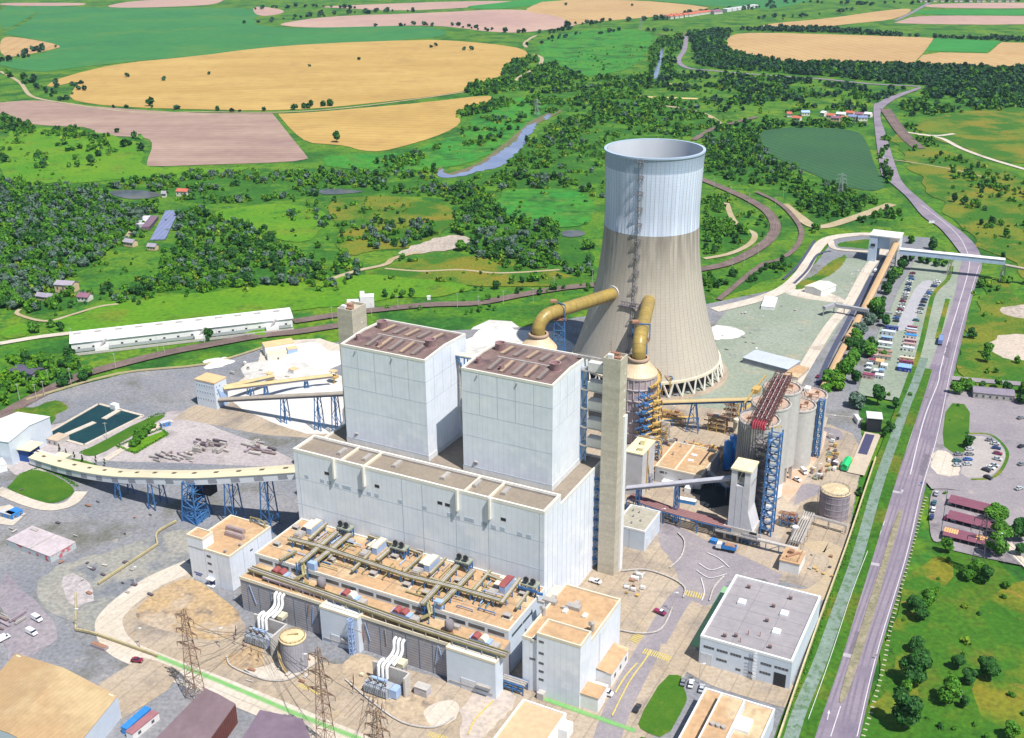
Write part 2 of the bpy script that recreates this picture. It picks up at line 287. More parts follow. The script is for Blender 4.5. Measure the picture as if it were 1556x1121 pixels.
# ---------------- terrain and fields ----------------
gm = MB(); gm.add([(-16000, -6000, -.35), (16000, -6000, -.35), (16000, 26000, -.35), (-16000, 26000, -.35)], [(0, 1, 2, 3)])
struct('ground', gm.v, gm.f, GR, 'green grass land all around the power plant', 'ground')
FIELDS = [
 ('crop_field', [(30,8),(200,12),(290,11),(370,12),(400,16),(380,35),(425,42),(480,42),(640,38),(690,50),(640,60),(480,66),(390,73),(300,85),(180,95),(95,105),(60,110),(0,100),(0,92),(50,85),(100,70),(20,53),(0,52),(40,35),(62,15)], CROP, 'wide green crop field beyond the big golden wheat field'),
 ('crop_field', [(0,8),(40,10),(62,15),(30,34),(0,50)], CROP, 'small green crop field in the far left corner'),
 ('bare_field', [(150,10),(215,-1),(345,-3),(330,6),(290,9),(200,12)], PINKF, 'narrow pinkish bare field on the far left skyline'),
 ('bare_field', [(0,4),(60,4),(130,4),(130,8),(60,9),(0,8)], PINKF, 'thin pale bare strip at the far left edge'),
 ('stubble_field', [(0,57),(22,55),(100,69),(75,76),(40,83),(0,88)], WHEAT2, 'small tan stubble field by the left edge with a dark copse'),
 ('bare_field', [(418,36),(500,24),(640,20),(790,12),(870,26),(888,36),(840,44),(790,50),(740,48),(700,42),(650,38),(560,40),(480,42),(440,40)], PINKF, 'long pinkish bare field behind the green crop'),
 ('bare_field', [(385,8),(430,14),(432,20),(400,25),(385,20)], PINKF, 'small pink bare field by the far wood'),
 ('bare_field', [(470,10),(650,3),(740,1),(800,2),(740,10),(600,17),(520,12)], PINKF, 'farthest pink bare field near the top'),
 ('crop_field', [(700,10),(750,5),(800,-1),(860,-1),(800,10),(740,14)], CROPB, 'far green wedge of crop between two pink fields'),
 ('wheat_field', [(800,12),(830,0),(960,-1),(1080,10),(1068,15),(1000,25),(900,33),(870,38),(850,24),(800,18)], WHEAT2, 'far orange wheat field beyond the winding river road'),
 ('crop_field', [(960,-2),(1250,-4),(1180,14),(1130,12),(1080,9)], CROP, 'far green field above the red roofed village'),
 ('meadow', [(820,60),(900,42),(1000,46),(985,75),(970,100),(900,118),(840,112),(815,90)], GRM, 'dull green water meadow between the far road and the river'),
 ('bare_field', [(1160,36),(1260,28),(1330,17),(1393,11),(1365,29),(1300,35),(1240,42),(1160,42)], WHEAT2, 'long pale stubble field under the straight far road'),
 ('bare_field', [(1370,31),(1392,23),(1556,24),(1600,24),(1600,38),(1350,36)], PINKF, 'greyish bare field right of the far road'),
 ('bare_field', [(1408,5),(1600,3),(1600,13),(1400,12)], PINKF, 'thin pinkish field in the far right corner'),
 ('crop_field', [(1396,14),(1600,14),(1600,23),(1384,22)], CROPB, 'narrow green crop strip in the far right corner'),
 ('wheat_field', [(68,130),(100,115),(180,96),(300,85),(390,73),(480,66),(640,60),(700,62),(780,70),(806,80),(790,92),(762,100),(765,113),(745,122),(710,127),(715,137),(650,147),(560,157),(480,165),(390,168),(300,166),(200,163),(140,158),(104,150),(112,135),(122,122),(80,132)], WHEAT, 'huge golden wheat field curving across the upper left'),
 ('wheat_field', [(422,173),(424,173),(480,170),(560,163),(650,155),(740,144),(754,150),(735,160),(705,165),(692,175),(702,183),(690,195),(660,208),(620,220),(580,230),(550,229),(525,221),(500,219),(468,217),(445,200)], WHEAT, 'smaller golden wheat field with a lone tree near the river'),
 ('ploughed_field', [(-30,158),(55,151),(100,158),(200,166),(300,172),(390,172),(413,172),(415,173),(440,205),(468,239),(468,241),(440,246),(320,250),(225,253),(222,248),(233,220),(225,209),(190,207),(150,206),(135,193),(100,192),(60,190),(30,185),(20,175),(-30,168)], PLOW, 'pink brown ploughed field left of the small wheat field'),
 ('wheat_field', [(1103,62),(1112,52),(1150,49),(1300,53),(1418,57),(1419,58),(1405,78),(1387,97),(1385,98),(1350,96),(1250,95),(1180,92),(1140,86),(1103,74)], WHEAT2, 'orange wheat field framed by dark wood on the upper right'),
 ('crop_field', [(1420,58),(1421,58),(1520,62),(1521,63),(1500,79),(1499,80),(1407,77),(1406,76)], CROPB, 'bright green square crop set among orange wheat'),
 ('wheat_field', [(1406,79),(1500,81),(1502,81),(1521,64),(1524,64),(1600,66),(1600,104),(1480,103),(1388,98)], WHEAT2, 'orange wheat field below the bright green square'),
 ('crop_field', [(1152,205),(1165,196),(1210,193),(1300,196),(1318,215),(1330,255),(1345,275),(1340,290),(1300,288),(1260,275),(1230,262),(1190,245),(1165,232)], CROPD, 'dark green crop field beside the main road bend'),
 ('meadow', [(1390,182),(1450,170),(1600,158),(1600,255),(1500,240),(1430,212),(1395,200)], GRD, 'dry olive and orange meadow at the right edge'),
 ('meadow', [(0,200),(60,192),(140,198),(190,212),(222,222),(214,252),(300,256),(400,252),(300,270),(120,275),(0,285)], GRB, 'green pasture with scattered bushes left of the ploughed field'),
 ('meadow', [(470,250),(520,232),(580,236),(640,222),(705,205),(722,175),(760,150),(830,146),(820,180),(740,240),(670,258),(560,262)], GRM, 'bright green river meadow below the small wheat field'),
 ('meadow', [(320,318),(420,310),(495,318),(500,345),(440,372),(395,350),(340,340)], GRB, 'yellow green clearing among the trees left of the middle'),
 ('meadow', [(495,300),(580,296),(690,310),(690,350),(640,372),(580,378),(520,392),(510,340)], GRD, 'patchy yellow meadow in front of the river wood'),
 ('meadow', [(745,290),(860,285),(905,300),(905,340),(840,345),(760,325)], GRM, 'smooth bright green marsh left of the cooling tower'),
 ('meadow', [(590,405),(680,385),(790,395),(880,420),(880,440),(700,430),(560,440),(540,425)], GRD, 'dry grass rise between the tracks and the river wood'),
 ('meadow', [(60,495),(160,462),(350,438),(560,415),(620,420),(760,440),(600,455),(440,470),(110,512)], GRB, 'long bright green strip above the white sheds'),
 ('meadow', [(0,495),(40,490),(45,505),(0,520)], GRB, 'small bright grass patch at the left edge'),
 ('meadow', [(1350,200),(1390,215),(1470,240),(1556,262),(1600,400),(1600,470),(1540,400),(1495,380),(1440,325),(1380,250)], GRD, 'orange flecked rough grass right of the main road'),
 ('meadow', [(1495,420),(1556,440),(1600,640),(1450,580),(1470,500)], GRD, 'rough grass beyond the road near the far gallery'),
 ('meadow', [(1400,830),(1556,840),(1620,1200),(1300,1200),(1330,1060)], GRK, 'bright grass with trees in the lower right corner'),
 ('meadow', [(1385,845),(1440,850),(1400,960),(1370,1060),(1400,1200),(1290,1200),(1320,1080),(1345,1000)], GRD, 'dry verge of grass along the right side of the road'),
 ('meadow', [(1500,900),(1600,880),(1620,1200),(1500,1200),(1480,1090)], GRD, 'brownish rough plot in the lower right corner'),
 ('bare_patch', [(595,388),(640,368),(690,355),(720,362),(700,378),(640,385)], M('grey_spoil', (.33, .28, .24), (.42, .36, .3), sc=.05, fine=.4, fa=.3), 'grey spoil heap ground beside the dirt track'),
 ('bare_patch', [(1510,505),(1600,512),(1600,550),(1500,545)], M('pale_slab', (.5, .42, .35), (.42, .36, .3), sc=.05, fine=.5, fa=.2), 'pale bare building plot at the right edge'),
 ('bare_patch', [(1515,465),(1600,460),(1600,490),(1530,482)], M('grey_spoil', (.3, .25, .22)), 'grey stony patch above the pale plot'),
 ('pavement_slab', [(1412,750),(1425,740),(1460,742),(1450,800),(1430,826),(1412,820)], ASPD, 'asphalt apron left of the maroon carports'),
]
for nm, px, mt, lb in FIELDS: sheet(nm, px, mt, lb, 'field' if 'field' in nm else 'ground', 1 if 'wheat' in nm or 'crop' in nm or 'plough' in nm else 2)
PW_ = M('pond_murky', (.07,.085,.10), (.12,.12,.11), sc=.03, r=.3, fine=.1, fa=.2)
# river and ponds
def river(px, lb, mt=WATER):
    EXC.append([G(x, y+5)[:2] for x, y in px]); EXC.append([G(x, y+9)[:2] for x, y in px]); sheet('river' if mt is WATER else 'pond', px, mt, lb, 'water')
sheet('mud_bank', [(671.7,251.8),(677.3,264.8),(695.9,259.2),(710.8,254.6),(733.2,244.3),(755.5,225.7),(777.9,208.9),(794.6,194.0),(802.1,185.6),(826.3,173.5),(852.4,166.1),(854.3,169.8),(837.5,177.3),(815.1,188.4),(798.4,199.6),(789.1,210.8),(774.2,224.8),(751.8,238.8),(723.8,254.6),(695.9,265.8),(677.3,268.6),(664.2,268.6),(662.4,259.2)], M('river_mud', (.17,.13,.085), (.10,.13,.04), sc=.03, fine=.3, fa=.2), 'brown muddy bank along the river bend', 'ground')
river([(663.3,263.0),(671.7,256.5),(674.5,257.4),(673.5,262.0),(684.7,266.7),(695.9,263.0),(712.7,259.2),(723.8,251.8),(733.2,249.9),(744.3,241.5),(751.8,236.0),(766.7,226.6),(774.2,221.1),(785.3,213.6),(789.1,205.2),(798.4,192.2),(804.0,190.3),(813.3,185.6),(816.1,186.6),(809.6,201.5),(800.2,208.9),(797.4,220.1),(787.2,231.3),(774.2,240.6),(768.6,248.1),(755.5,255.5),(744.3,256.5),(733.2,260.2),(722.0,261.1),(714.5,265.8),(695.9,268.6),(677.3,270.4),(667.9,269.5)], 'lavender blue river bend below the small wheat field')
river([(826.3,178.2),(833.8,172.6),(838.4,174.5),(831.9,181.9),(827.3,182.5)], 'small upper reach of the river bend under the pale pylon')
river([(1004,72),(1008,72),(1007,85),(1004,98),(1002,108),(999,119),(992,120),(993,108),(1000,96),(1001,84)], 'narrow river reach glinting far off behind the tower')
river([(160,292),(185,288),(230,290),(250,296),(225,302),(190,303)], 'dark pond beside the left forest', PW_)
river([(480,290),(500,286),(530,288),(560,291),(520,295),(490,296)], 'small pool in the reeds in the middle distance', PW_)
river([(852,352),(870,349),(890,352),(888,358),(868,361),(853,358)], 'dark pool in the marsh left of the tower', PW_)
# dirt tracks and far roads
for px, w_, mt, lb in [
 ([(782,128),(788,118),(806,108),(820,98),(823,88),(812,82)], 7, TRACK, 'pale winding track by the far river bend'),
 ([(800,72),(797,66),(806,58),(815,54)], 7, TRACK, 'upper loop of the pale winding track'),
 ([(1043,55),(1040,75),(1031,92),(1045,103),(1080,107),(1150,113),(1250,120),(1320,127),(1397,131)], 9, ASPH, 'far road skirting the dark wood'),
 ([(1360,31),(1380,22),(1412,4)], 9, ASPH, 'straight far road between the fields'),
 ([(0,108),(30,125),(50,147),(110,158)], 6, TRACK, 'farm track in the far left hedges'),
 ([(110,158),(200,170),(310,170),(440,170),(560,160),(710,139)], 5, TRACK, 'farm track dividing the two wheat fields'),
 ([(985,158),(1040,165),(1075,175),(1094,188)], 8, TRACK, 'sandy track meeting the railway behind the tower'),
 ([(965,146),(1000,148),(1060,150)], 12, M('yellow_sand', (.62, .5, .22), sc=.05), 'yellow sand strip behind the tower'),
 ([(1000,128),(1025,128)], 14, M('yellow_sand', (.62, .5, .22), sc=.05), 'short sandy clearing by the narrow river reach'),
 ([(1104,308),(1112,330),(1125,345),(1146,355),(1140,370),(1110,385),(1070,393)], 5, TRACK, 'curved dirt track inside the railway loop'),
 ([(500,425),(540,412),(585,402),(600,392),(640,382)], 5, TRACK, 'dirt track climbing to the spoil heap'),
 ([(585,408),(640,412),(700,410),(760,415),(850,410)], 3, TRACK, 'thin path across the dry rise'),
 ([(30,470),(28,478),(70,488),(110,478),(150,466),(180,462)], 3, TRACK, 'thin path by the ochre houses'),
 ([(1450,203),(1420,206),(1370,200)], 6, CONL, 'short side road leaving the main road bend'),
 ([(1395,204),(1430,210),(1460,225),(1500,240),(1560,258)], 6, CONL, 'pale lane crossing the dry meadow on the right'),
 ([(1358,243),(1400,249),(1450,258),(1500,270)], 2.5, TRACK, 'thin path right of the main road'),
 ([(1190,310),(1215,330),(1245,345),(1300,330),(1355,310)], 10, TRACK, 'sandy ruts near the loading loop'),
 ([(0,522),(60,512),(110,506)], 6, CONL, 'concrete lane reaching the white sheds from the left'),
]: ribbon('path' if mt is TRACK else 'road', px, w_, mt, lb, 'path')
# ---------------- plant yard ----------------
S = lambda px, mt, lb, nm='yard', it=1, cat='ground': sheet(nm, px, mt, lb, cat, it)
S([(-40,640),(60,604),(120,586),(200,566),(300,556),(400,530),(515,520),(640,505),(800,497),(880,482),(1075,462),(1180,440),(1240,400),(1268,362),(1330,356),(1420,362),(1400,420),(1345,500),(1302,600),(1312,690),(1285,840),(1180,1125),(1150,1260),(-60,1260)], GRAV, 'grey gravel yard of the power plant', it=0)
S([(1085,475),(1180,444),(1230,440),(1290,460),(1275,500),(1215,575),(1150,612),(1060,640),(1000,625),(1090,560)], GRVG, 'greenish gravel lot right of the cooling tower')
S([(1235,430),(1270,395),(1285,392),(1320,395),(1325,402),(1290,455),(1262,470),(1215,450)], GRVG, 'greenish gravel lot behind the small white shed')
S([(1180,440),(1215,425),(1245,440),(1285,455),(1280,462),(1210,452)], CONL, 'dusty pale ground by the flat white shed')
S([(1205,440),(1215,428),(1240,418),(1260,398),(1280,390),(1286,386),(1285,398),(1265,418),(1240,428),(1222,440)], GRD, 'curved grass bank inside the loading loop', 'grass_bank', 2)
S([(1275,368),(1333,362),(1334,374),(1325,380),(1290,376),(1270,375)], GRD, 'small grass island at the top of the loading loop', 'grass_bank', 2)
S([(0,700),(20,690),(60,650),(110,640),(150,650),(205,640),(280,620),(300,640),(440,692),(450,712),(300,705),(120,700),(30,730)], M('gravel_purple', (.34, .30, .31), (.42, .38, .37), sc=.03, fine=.6, fa=.2, c3=(.25, .22, .22), sc3=.06, lo3=.55, hi3=.7), 'purplish gravel yard with scrap beyond the conveyor gallery')
S([(258,640),(300,612),(345,605),(520,655),(520,670),(440,664),(395,661),(280,637)], CONC, 'beige concrete apron below the white crusher tower')
S([(340,590),(430,560),(520,552),(525,655),(480,662),(430,650),(350,612)], LIME, 'white limestone dusted yard behind the boiler houses', 'limestone_yard')
S([(400,520),(515,513),(520,560),(430,572),(350,590),(390,560)], CONL, 'pale paved yard around the limestone intake')
S([(700,506),(830,500),(872,520),(872,570),(720,575)], LIME, 'white limestone ground between the boiler houses and the ducts', 'limestone_yard')
S([(1075,498),(1110,494),(1135,505),(1120,515),(1088,518)], LIME, 'white gypsum patch right of the cooling tower', 'gypsum_patch', 2)
S([(810,560),(1000,610),(1180,635),(1290,650),(1312,690),(1290,800),(1285,840),(1262,905),(1180,880),(1100,870),(1060,980),(1048,1010),(1000,1125),(860,1250),(640,1250),(720,1080),(760,1068),(820,880)], CONC, 'beige concrete yard between the stair tower and the silos')
S([(1000,790),(1030,800),(1085,828),(1140,850),(1200,880),(1110,880),(1095,900),(1080,925),(1045,912),(1030,880),(1020,850),(1000,830)], ASPD, 'dark asphalt plaza in front of the hopper tower', 'plaza')
ribbon('road', [(905,1190),(930,1100),(962,1030),(1000,965),(1030,915),(1062,885)], 9, ASPD, 'plant road running from the plaza to the lower edge', 'road')
ribbon('road', [(1242,632),(1222,700),(1208,745),(1178,795),(1150,850)], 11, M('worn_lane', (.38,.31,.24), (.44,.37,.29), sc=.05, fine=.8, fa=.12, c3=(.33,.28,.25), sc3=.08), 'worn pale lane running between the silos and the round tank')
ribbon('road', [(1228,835),(1255,832),(1276,850),(1270,880),(1235,905),(1195,902)], 9, M('sandy_lane', (.43,.34,.22), (.38,.31,.22), sc=.06, fine=.8, fa=.12), 'sandy curved lane in front of the round tank')
S([(1205,770),(1213,738),(1232,735),(1262,742),(1225,760)], ASPD, 'dark wedge of asphalt left of the round tank', 'asphalt_patch', 0)
S([(1240,660),(1252,648),(1280,655),(1282,668),(1262,672),(1245,668)], ASPD, 'grey oval patch behind the machine parts', 'asphalt_patch')
S([(1165,868),(1190,872),(1180,892),(1158,880)], ASPD, 'dark patch beside the small pump house', 'asphalt_patch', 0)
S([(1135,1010),(1215,1040),(1195,1068),(1120,1040)], M('rusty_ground', (.42,.22,.13), (.48,.32,.2), sc=.08, fine=.6, fa=.2), 'rusty red ground in front of the open roller door', 'ground', 2)
S([(1180,700),(1240,650),(1262,660),(1215,745),(1190,770)], M('pinkish_slab', (.52,.34,.23), (.55,.42,.32), sc=.08, fine=.8, fa=.15), 'orange tinted slab at the foot of the silos', 'slab')
S([(300,892),(370,935),(372,975),(330,985),(262,975),(230,985),(185,960),(200,915),(240,890)], M('trampled_beige', (.44,.33,.2), (.38,.31,.23), sc=.06, fine=.6, fa=.22, c3=(.25,.22,.19), sc3=.1), 'trampled beige ground inside the curling road', 'ground')
S([(60,870),(160,840),(280,800),(330,830),(280,858),(200,905),(150,960),(110,950),(60,920)], M('gravel_olive', (.23,.235,.215), (.30,.285,.25), sc=.03, fine=.6, fa=.25, c3=(.17,.18,.2), sc3=.05), 'olive tinted gravel in the middle of the left yard', 'gravel')
S([(90,880),(118,870),(150,905),(110,930)], M('pale_rubble', (.42,.38,.38), sc=.2, fine=.6, fa=.3), 'pale rubble patch on the left yard', 'rubble')
S([(0,860),(40,900),(90,960),(60,1000),(0,1010)], M('gravel_violet', (.21,.19,.22), (.28,.25,.27), sc=.03, fine=.6, fa=.22), 'violet tinted gravel at the left edge', 'gravel')
ribbon('road', [(1000,995),(1050,1005),(1100,1030),(1200,1060)], 13, CONC, 'concrete lane in front of the grey roofed hall', 'road')
S([(165,950),(205,905),(285,856),(300,895),(372,938),(372,975),(480,1010),(600,1010),(775,1068),(745,1125),(700,1180),(560,1140),(440,1088),(330,1045),(238,1000),(190,975)], CONC, 'beige concrete yard in front of the transformer bays')
S([(196,925),(235,895),(290,876),(320,890),(368,925),(372,950),(340,975),(290,965),(225,960)], SAND, 'sandy trampled ground beside the left service block', 'sandy_ground', 2)
S([(340,1000),(372,978),(400,975),(410,1020),(395,1030),(350,1020)], SAND, 'sandy soil around the left transformer', 'sandy_ground', 2)
S([(372,1020),(410,1012),(470,990),(486,1002),(470,1020),(430,1035),(390,1032)], CONL, 'pale curved gravel bed around the foot of the grey tank', 'gravel_bed', 2)
S([(520,1000),(560,990),(640,1045),(690,1090),(660,1105),(600,1100),(550,1060),(525,1030)], M('oily_soil', (.36, .28, .2), (.48, .38, .26), sc=.1, fine=.7, fa=.2, c3=(.2, .16, .13), sc3=.15, lo3=.55, hi3=.7), 'oil stained soil around the right transformer', 'oily_ground', 2)
S([(640,1075),(690,1062),(700,1078),(690,1100),(650,1108)], CONL, 'pale sandy corner beside the transformer lane', 'gravel_bed', 2)
ribbon('road', [(290,860),(225,890),(175,930),(166,955),(185,985),(240,1010),(330,1045),(440,1090),(560,1140)], 10, CONL, 'concrete road curling round the sandy ground', 'road')
S([(150,1040),(215,1000),(238,1005),(275,1020),(255,1050),(185,1095),(160,1075)], CONC, 'beige slab where the dark red car stands', 'slab', 0)
S([(700,1062),(765,1045),(790,1068),(745,1110),(700,1150)], M('dirt_corner', (.42,.36,.33), (.52,.44,.36), sc=.1, fine=.6, fa=.2), 'trampled dirt strip by the low roof at the bottom', 'dirt')
# green painted walkways with cross bars
def bars(px0, px1, w_, n, mat, lb, nm, base=None, dz=.05, fill=.5, cat='road marking'):
    a = G(*px0)[:2]; b = G(*px1)[:2]; d = (b-a)/n; t = d/np.hypot(*d); nn = np.array([-t[1], t[0]])*w_/2; mb = MB(); z = zz(dz)
    for i in range(n):
        p = a+d*i; q = p+d*fill; mb.add([(*(p-nn), z), (*(q-nn), z), (*(q+nn), z), (*(p+nn), z)], [(0, 1, 2, 3)])
    return struct(nm, mb.v, mb.f, mat, lb, cat)
for a, b, n, lb in [((238,998),(330,1035),34,'green barred walkway left of the first lattice mast'), ((330,1035),(455,1088),46,'green barred walkway in front of the transformers'), ((455,1088),(560,1130),36,'green barred walkway at the bottom by the dark roofs'), ((818,1060),(965,1112),46,'green barred walkway crossing below the right service block')]:
    ribbon('walkway', [a, b], 1.3, GPAINT, 'base of the '+lb, 'walkway', n=1); bars(a, b, 2.3, n, M('light_green_paint', (.16,.42,.12), sc=.5), lb, 'walkway_bars')
for a, b, w_, n, lb in [((1042,902),(1072,908),4,8,'yellow zebra crossing on the plant road'), ((978,990),(1020,1003),3.5,13,'long yellow zebra crossing near the right service block'), ((962,976),(973,965),3.5,5,'small yellow zebra crossing by the kerb'), ((455,1042),(490,1055),2.4,10,'yellow barred marking near the middle mast'), ((652,1116),(680,1126),2.4,8,'yellow barred marking at the bottom edge')]:
    bars(a, b, w_, n, YPAINT, lb, 'zebra_crossing')
ribbon('lawn', [(1060,985),(1085,940),(1110,895)], 6, M('green_court', (.2,.38,.2), (.24,.4,.24), sc=.2), 'worn green painted strip beside the grey roofed hall', 'ground', n=2)
sheet('lawn', [(1010,1027),(1036,1027),(1034,1037),(1045,1060),(1040,1075),(1012,1125),(975,1112),(968,1098)], LAWN, 'green lawn island beside the plant road', 'lawn', 1)
sheet('lawn', [(963,1118),(1008,1130),(980,1200),(930,1200)], LAWN, 'second green lawn island at the bottom edge', 'lawn', 1)
sheet('lawn', [(16,738),(30,720),(60,712),(118,742),(105,758),(78,768),(45,758),(8,742)], LAWN, 'curved green lawn below the conveyor gallery', 'lawn', 2)
ribbon('path', [(-5,745),(45,765),(80,772),(108,765),(124,748)], 6, CONL, 'pale concrete path curving round the lawn', 'path')
sheet('slab', [(-20,775),(15,768),(40,782),(20,800),(-20,795)], CONL, 'pale slab below the blue cabins', 'ground', 0)
sheet('lawn', [(122,688),(150,675),(215,640),(248,630),(252,634),(200,664),(150,693),(130,694)], LAWN, 'long green lawn strip along the settling pond', 'lawn', 1)
sheet('lawn', [(178,682),(248,656),(256,662),(206,690)], GRB, 'lawn inside the hedged garden', 'lawn', 0)
sheet('lawn', [(98,700),(122,698),(160,712),(100,712)], LAWN, 'small lawn with cypress trees behind the gallery', 'lawn', 1)
ribbon('path', [(160,700),(205,672),(240,648),(262,640)], 4, CONL, 'pale path between the pond lawn and the hedged garden', 'path')
sheet('pond', [(72,660),(150,616),(190,625),(216,633),(128,676),(100,672)], POND, 'dark teal settling pond with concrete piers', 'water', 0)
# concrete kerbs of the pond
k = MB()
for a, b in [((70,661),(150,615)),((150,615),(218,633)),((218,633),(128,678)),((128,678),(70,661)),((100,662),(144,643)),((158,638),(182,624))]:
    p, q = G(*a), G(*b); k.beam((p[0], p[1], .4), (q[0], q[1], .4), 3.2 if a in ((100,662),(158,638)) else 1.6, .9)
solo('pond_kerb', k, CONL, 'pale concrete kerbs and piers of the dark settling pond', 'kerb', ang=0)
# ---------------- roads ----------------
R_L = [(1190,1210),(1218,1121),(1267,986),(1314,846),(1350,741),(1378,669),(1407,572),(1430,508),(1448,456),(1461,394),(1456,381),(1428,347),(1402,329),(1376,298),(1347,272),(1337,254),(1327,166),(1337,155),(1358,145),(1399,132)]
R_R = [(1280,1210),(1306,1121),(1337,991),(1381,845),(1404,746),(1428,663),(1446,575),(1464,500),(1482,435),(1492,404),(1485,378),(1464,355),(1435,334),(1404,308),(1376,283),(1363,259),(1345,202),(1338,180),(1341,166),(1362,150),(1399,135)]
def two_edge(name, L_, R_, mat, lb, cat, n=6):
    A = spline([G(*p)[:2] for p in L_], n); B = spline([G(*p)[:2] for p in R_], n)
    z = zz(.08); P = A+B[::-1]; EXC.append(P); return struct(name, [(p[0], p[1], z) for p in P], [tuple(range(len(P)))[::-1]], mat, lb, cat)
two_edge('road', R_L, R_R, ASPH, 'wide mauve grey main road running up the right side', 'road')
zr = ZL[0]
S([(1389,396),(1446,402),(1456,386),(1462,392),(1448,460),(1430,512),(1406,575),(1390,615),(1376,613),(1302,600),(1311,568),(1337,500),(1347,487),(1363,446),(1381,414)], GRVG, 'greyish green car park and cabin lane left of the main road', 'car_park', 0)
S([(1395,465),(1412,440),(1418,425),(1395,430),(1375,470),(1360,500),(1372,505),(1392,490)], M('worn_lot', (.33,.33,.36), (.38,.37,.39), sc=.1, fine=.8, fa=.1), 'worn lighter patch in the car park', 'car_park_patch', 1)
ribbon('verge', [(1440,455),(1434,478),(1424,516)], 3, GRD, 'thin grass island beside the main road', 'grass', n=2)
ribbon('verge', [(1446,405),(1440,425),(1420,445),(1412,470),(1403,510),(1390,560),(1380,605)], 3, GRD, 'grass verge along the car park', 'grass', n=3)
S([(1440,598),(1455,588),(1480,592),(1580,612),(1600,760),(1500,757),(1450,744),(1404,744),(1412,700),(1430,650)], ASPD, 'mauve asphalt of the visitors car park', 'car_park', 1)
S([(1400,743),(1440,746),(1430,810),(1440,836),(1500,850),(1560,862),(1600,830),(1600,756)], ASPD, 'asphalt around the maroon carports', 'car_park', 0)
S([(1438,613),(1474,616),(1472,664),(1463,695),(1446,689),(1430,676)], LAWN, 'green island in the visitors car park', 'lawn', 1)
S([(1417,684),(1443,689),(1461,715),(1454,728),(1412,718)], CONL, 'pale bare patch beside the green island', 'ground', 1)
S([(1470,664),(1500,664),(1527,684),(1528,702),(1505,727),(1458,727),(1464,700)], M('oval_lot', (.33,.30,.29), (.38,.35,.33), sc=.05, fine=.8, fa=.12), 'oval pale parking place ringed by a kerb', 'car_park', 1)
ribbon('kerb_strip', [(1472,660),(1505,662),(1528,683),(1528,703),(1510,726),(1475,730)], 1.6, GRD, 'thin green rim of the oval parking place', 'grass')
ribbon('road', [(1446,575),(1475,578),(1560,585),(1620,590)], 6, ASPD, 'side road leaving right below the pale plot', 'road', n=2)
ribbon('path', [(1530,826),(1545,845),(1580,880)], 4, CONL, 'pale footpath in the lower right grass', 'path', n=2)
ribbon('canal_bank', [(1180,1210),(1213,1105),(1250,1005),(1278,920),(1308,830),(1338,738),(1360,675),(1385,605),(1400,560)], 12, GRK, 'green bank of the narrow canal beside the main road', 'grass')
ribbon('canal', [(1180,1200),(1212,1090),(1244,1012),(1272,934),(1303,846),(1332,745),(1353,684),(1375,622),(1392,580),(1404,545)], 4.6, CANAL, 'grey green canal between the plant fence and the main road', 'water')
# loading loop
ribbon('road', [(1085,472),(1150,456),(1190,440),(1218,415),(1236,385),(1258,364),(1300,357),(1340,357)], 9, CONL, 'pale concrete loading loop road', 'road')
ribbon('road', [(1262,366),(1268,378),(1300,382),(1340,384)], 5, CONL, 'inner branch of the loading loop', 'road')
ribbon('drain', [(1206,432),(1226,412),(1242,388),(1262,382)], 2.2, M('dark_strip', (.07,.08,.13), sc=.2), 'dark drain channel beside the loading loop', 'drain')
ribbon('drain', [(1190,425),(1212,405),(1228,382),(1238,366)], 2.2, M('dark_strip', (.07,.08,.13), sc=.2), 'dark drain channel outside the loading loop', 'drain')
ribbon('road', [(1345,380),(1318,410),(1290,461),(1259,500),(1218,567),(1200,600)], 7, CONL, 'long straight plant lane beside the tan conveyor', 'road')
ribbon('road', [(1325,420),(1288,490),(1262,540),(1240,590)], 3, M('dark_strip', (.07,.08,.13), sc=.2), 'dark strip along the tan conveyor', 'drain')  # narrow dark navy strip running beside the conveyor
# rail tracks
def track(px, lb, tracks=2, w_=4.6):
    ribbon('railway_bed', px, w_*tracks, BALL, lb, 'railway')
    Q = spline([G(*p)[:2] for p in px], 6); mb = MB(); z = zz(.14)
    for i in range(tracks):
        o = (i-(tracks-1)/2)*4.
        for s_ in (-.75, .75): ribmesh(mb, Q, .28, z, o+s_)
    struct('railway_rails', mb.v, mb.f, RAILM, 'rails of the '+lb, 'railway')
track([(-30,650),(50,606),(116,574),(176,556),(253,537),(310,526),(400,510),(450,505),(515,495)], 'curving brown track along the left forest edge')
track([(446,489),(513,479),(550,474),(649,464),(726,461),(790,449),(850,439),(930,430),(1064,410),(1116,397),(1163,370),(1178,347),(1168,324),(1142,306),(1108,290),(1065,272)], 'double track sweeping behind the cooling tower')
track([(1092,456),(1156,404),(1182,396),(1208,378),(1218,352),(1203,327),(1182,308),(1150,292)], 'outer sandy railway curve on the right', 1)
track([(1054,213),(1072,202),(1090,193),(1110,188),(1150,178)], 'distant railway bend right behind the tower rim', 1, 8)
track([(1397,226),(1380,212),(1366,196),(1352,176),(1345,166)], 'short curved siding by the main road bend', 2, 7)
track([(1000,52),(1030,58),(1045,48)], 'far railway under the wood', 1)
for i, (a, b, c_) in enumerate((((1062,858),(1080,868),(1100,862)), ((1058,868),(1078,880),(1104,874)), ((1075,842),(1092,850),(1108,864)), ((1065,880),(1070,900),(1066,915)))):
    ribbon('road_marking', [a, b, c_], .45, PAINT, 'worn white tyre arc painted on the plaza, number '+['one','two','three','four'][i]+' from the top', 'road marking', n=5)
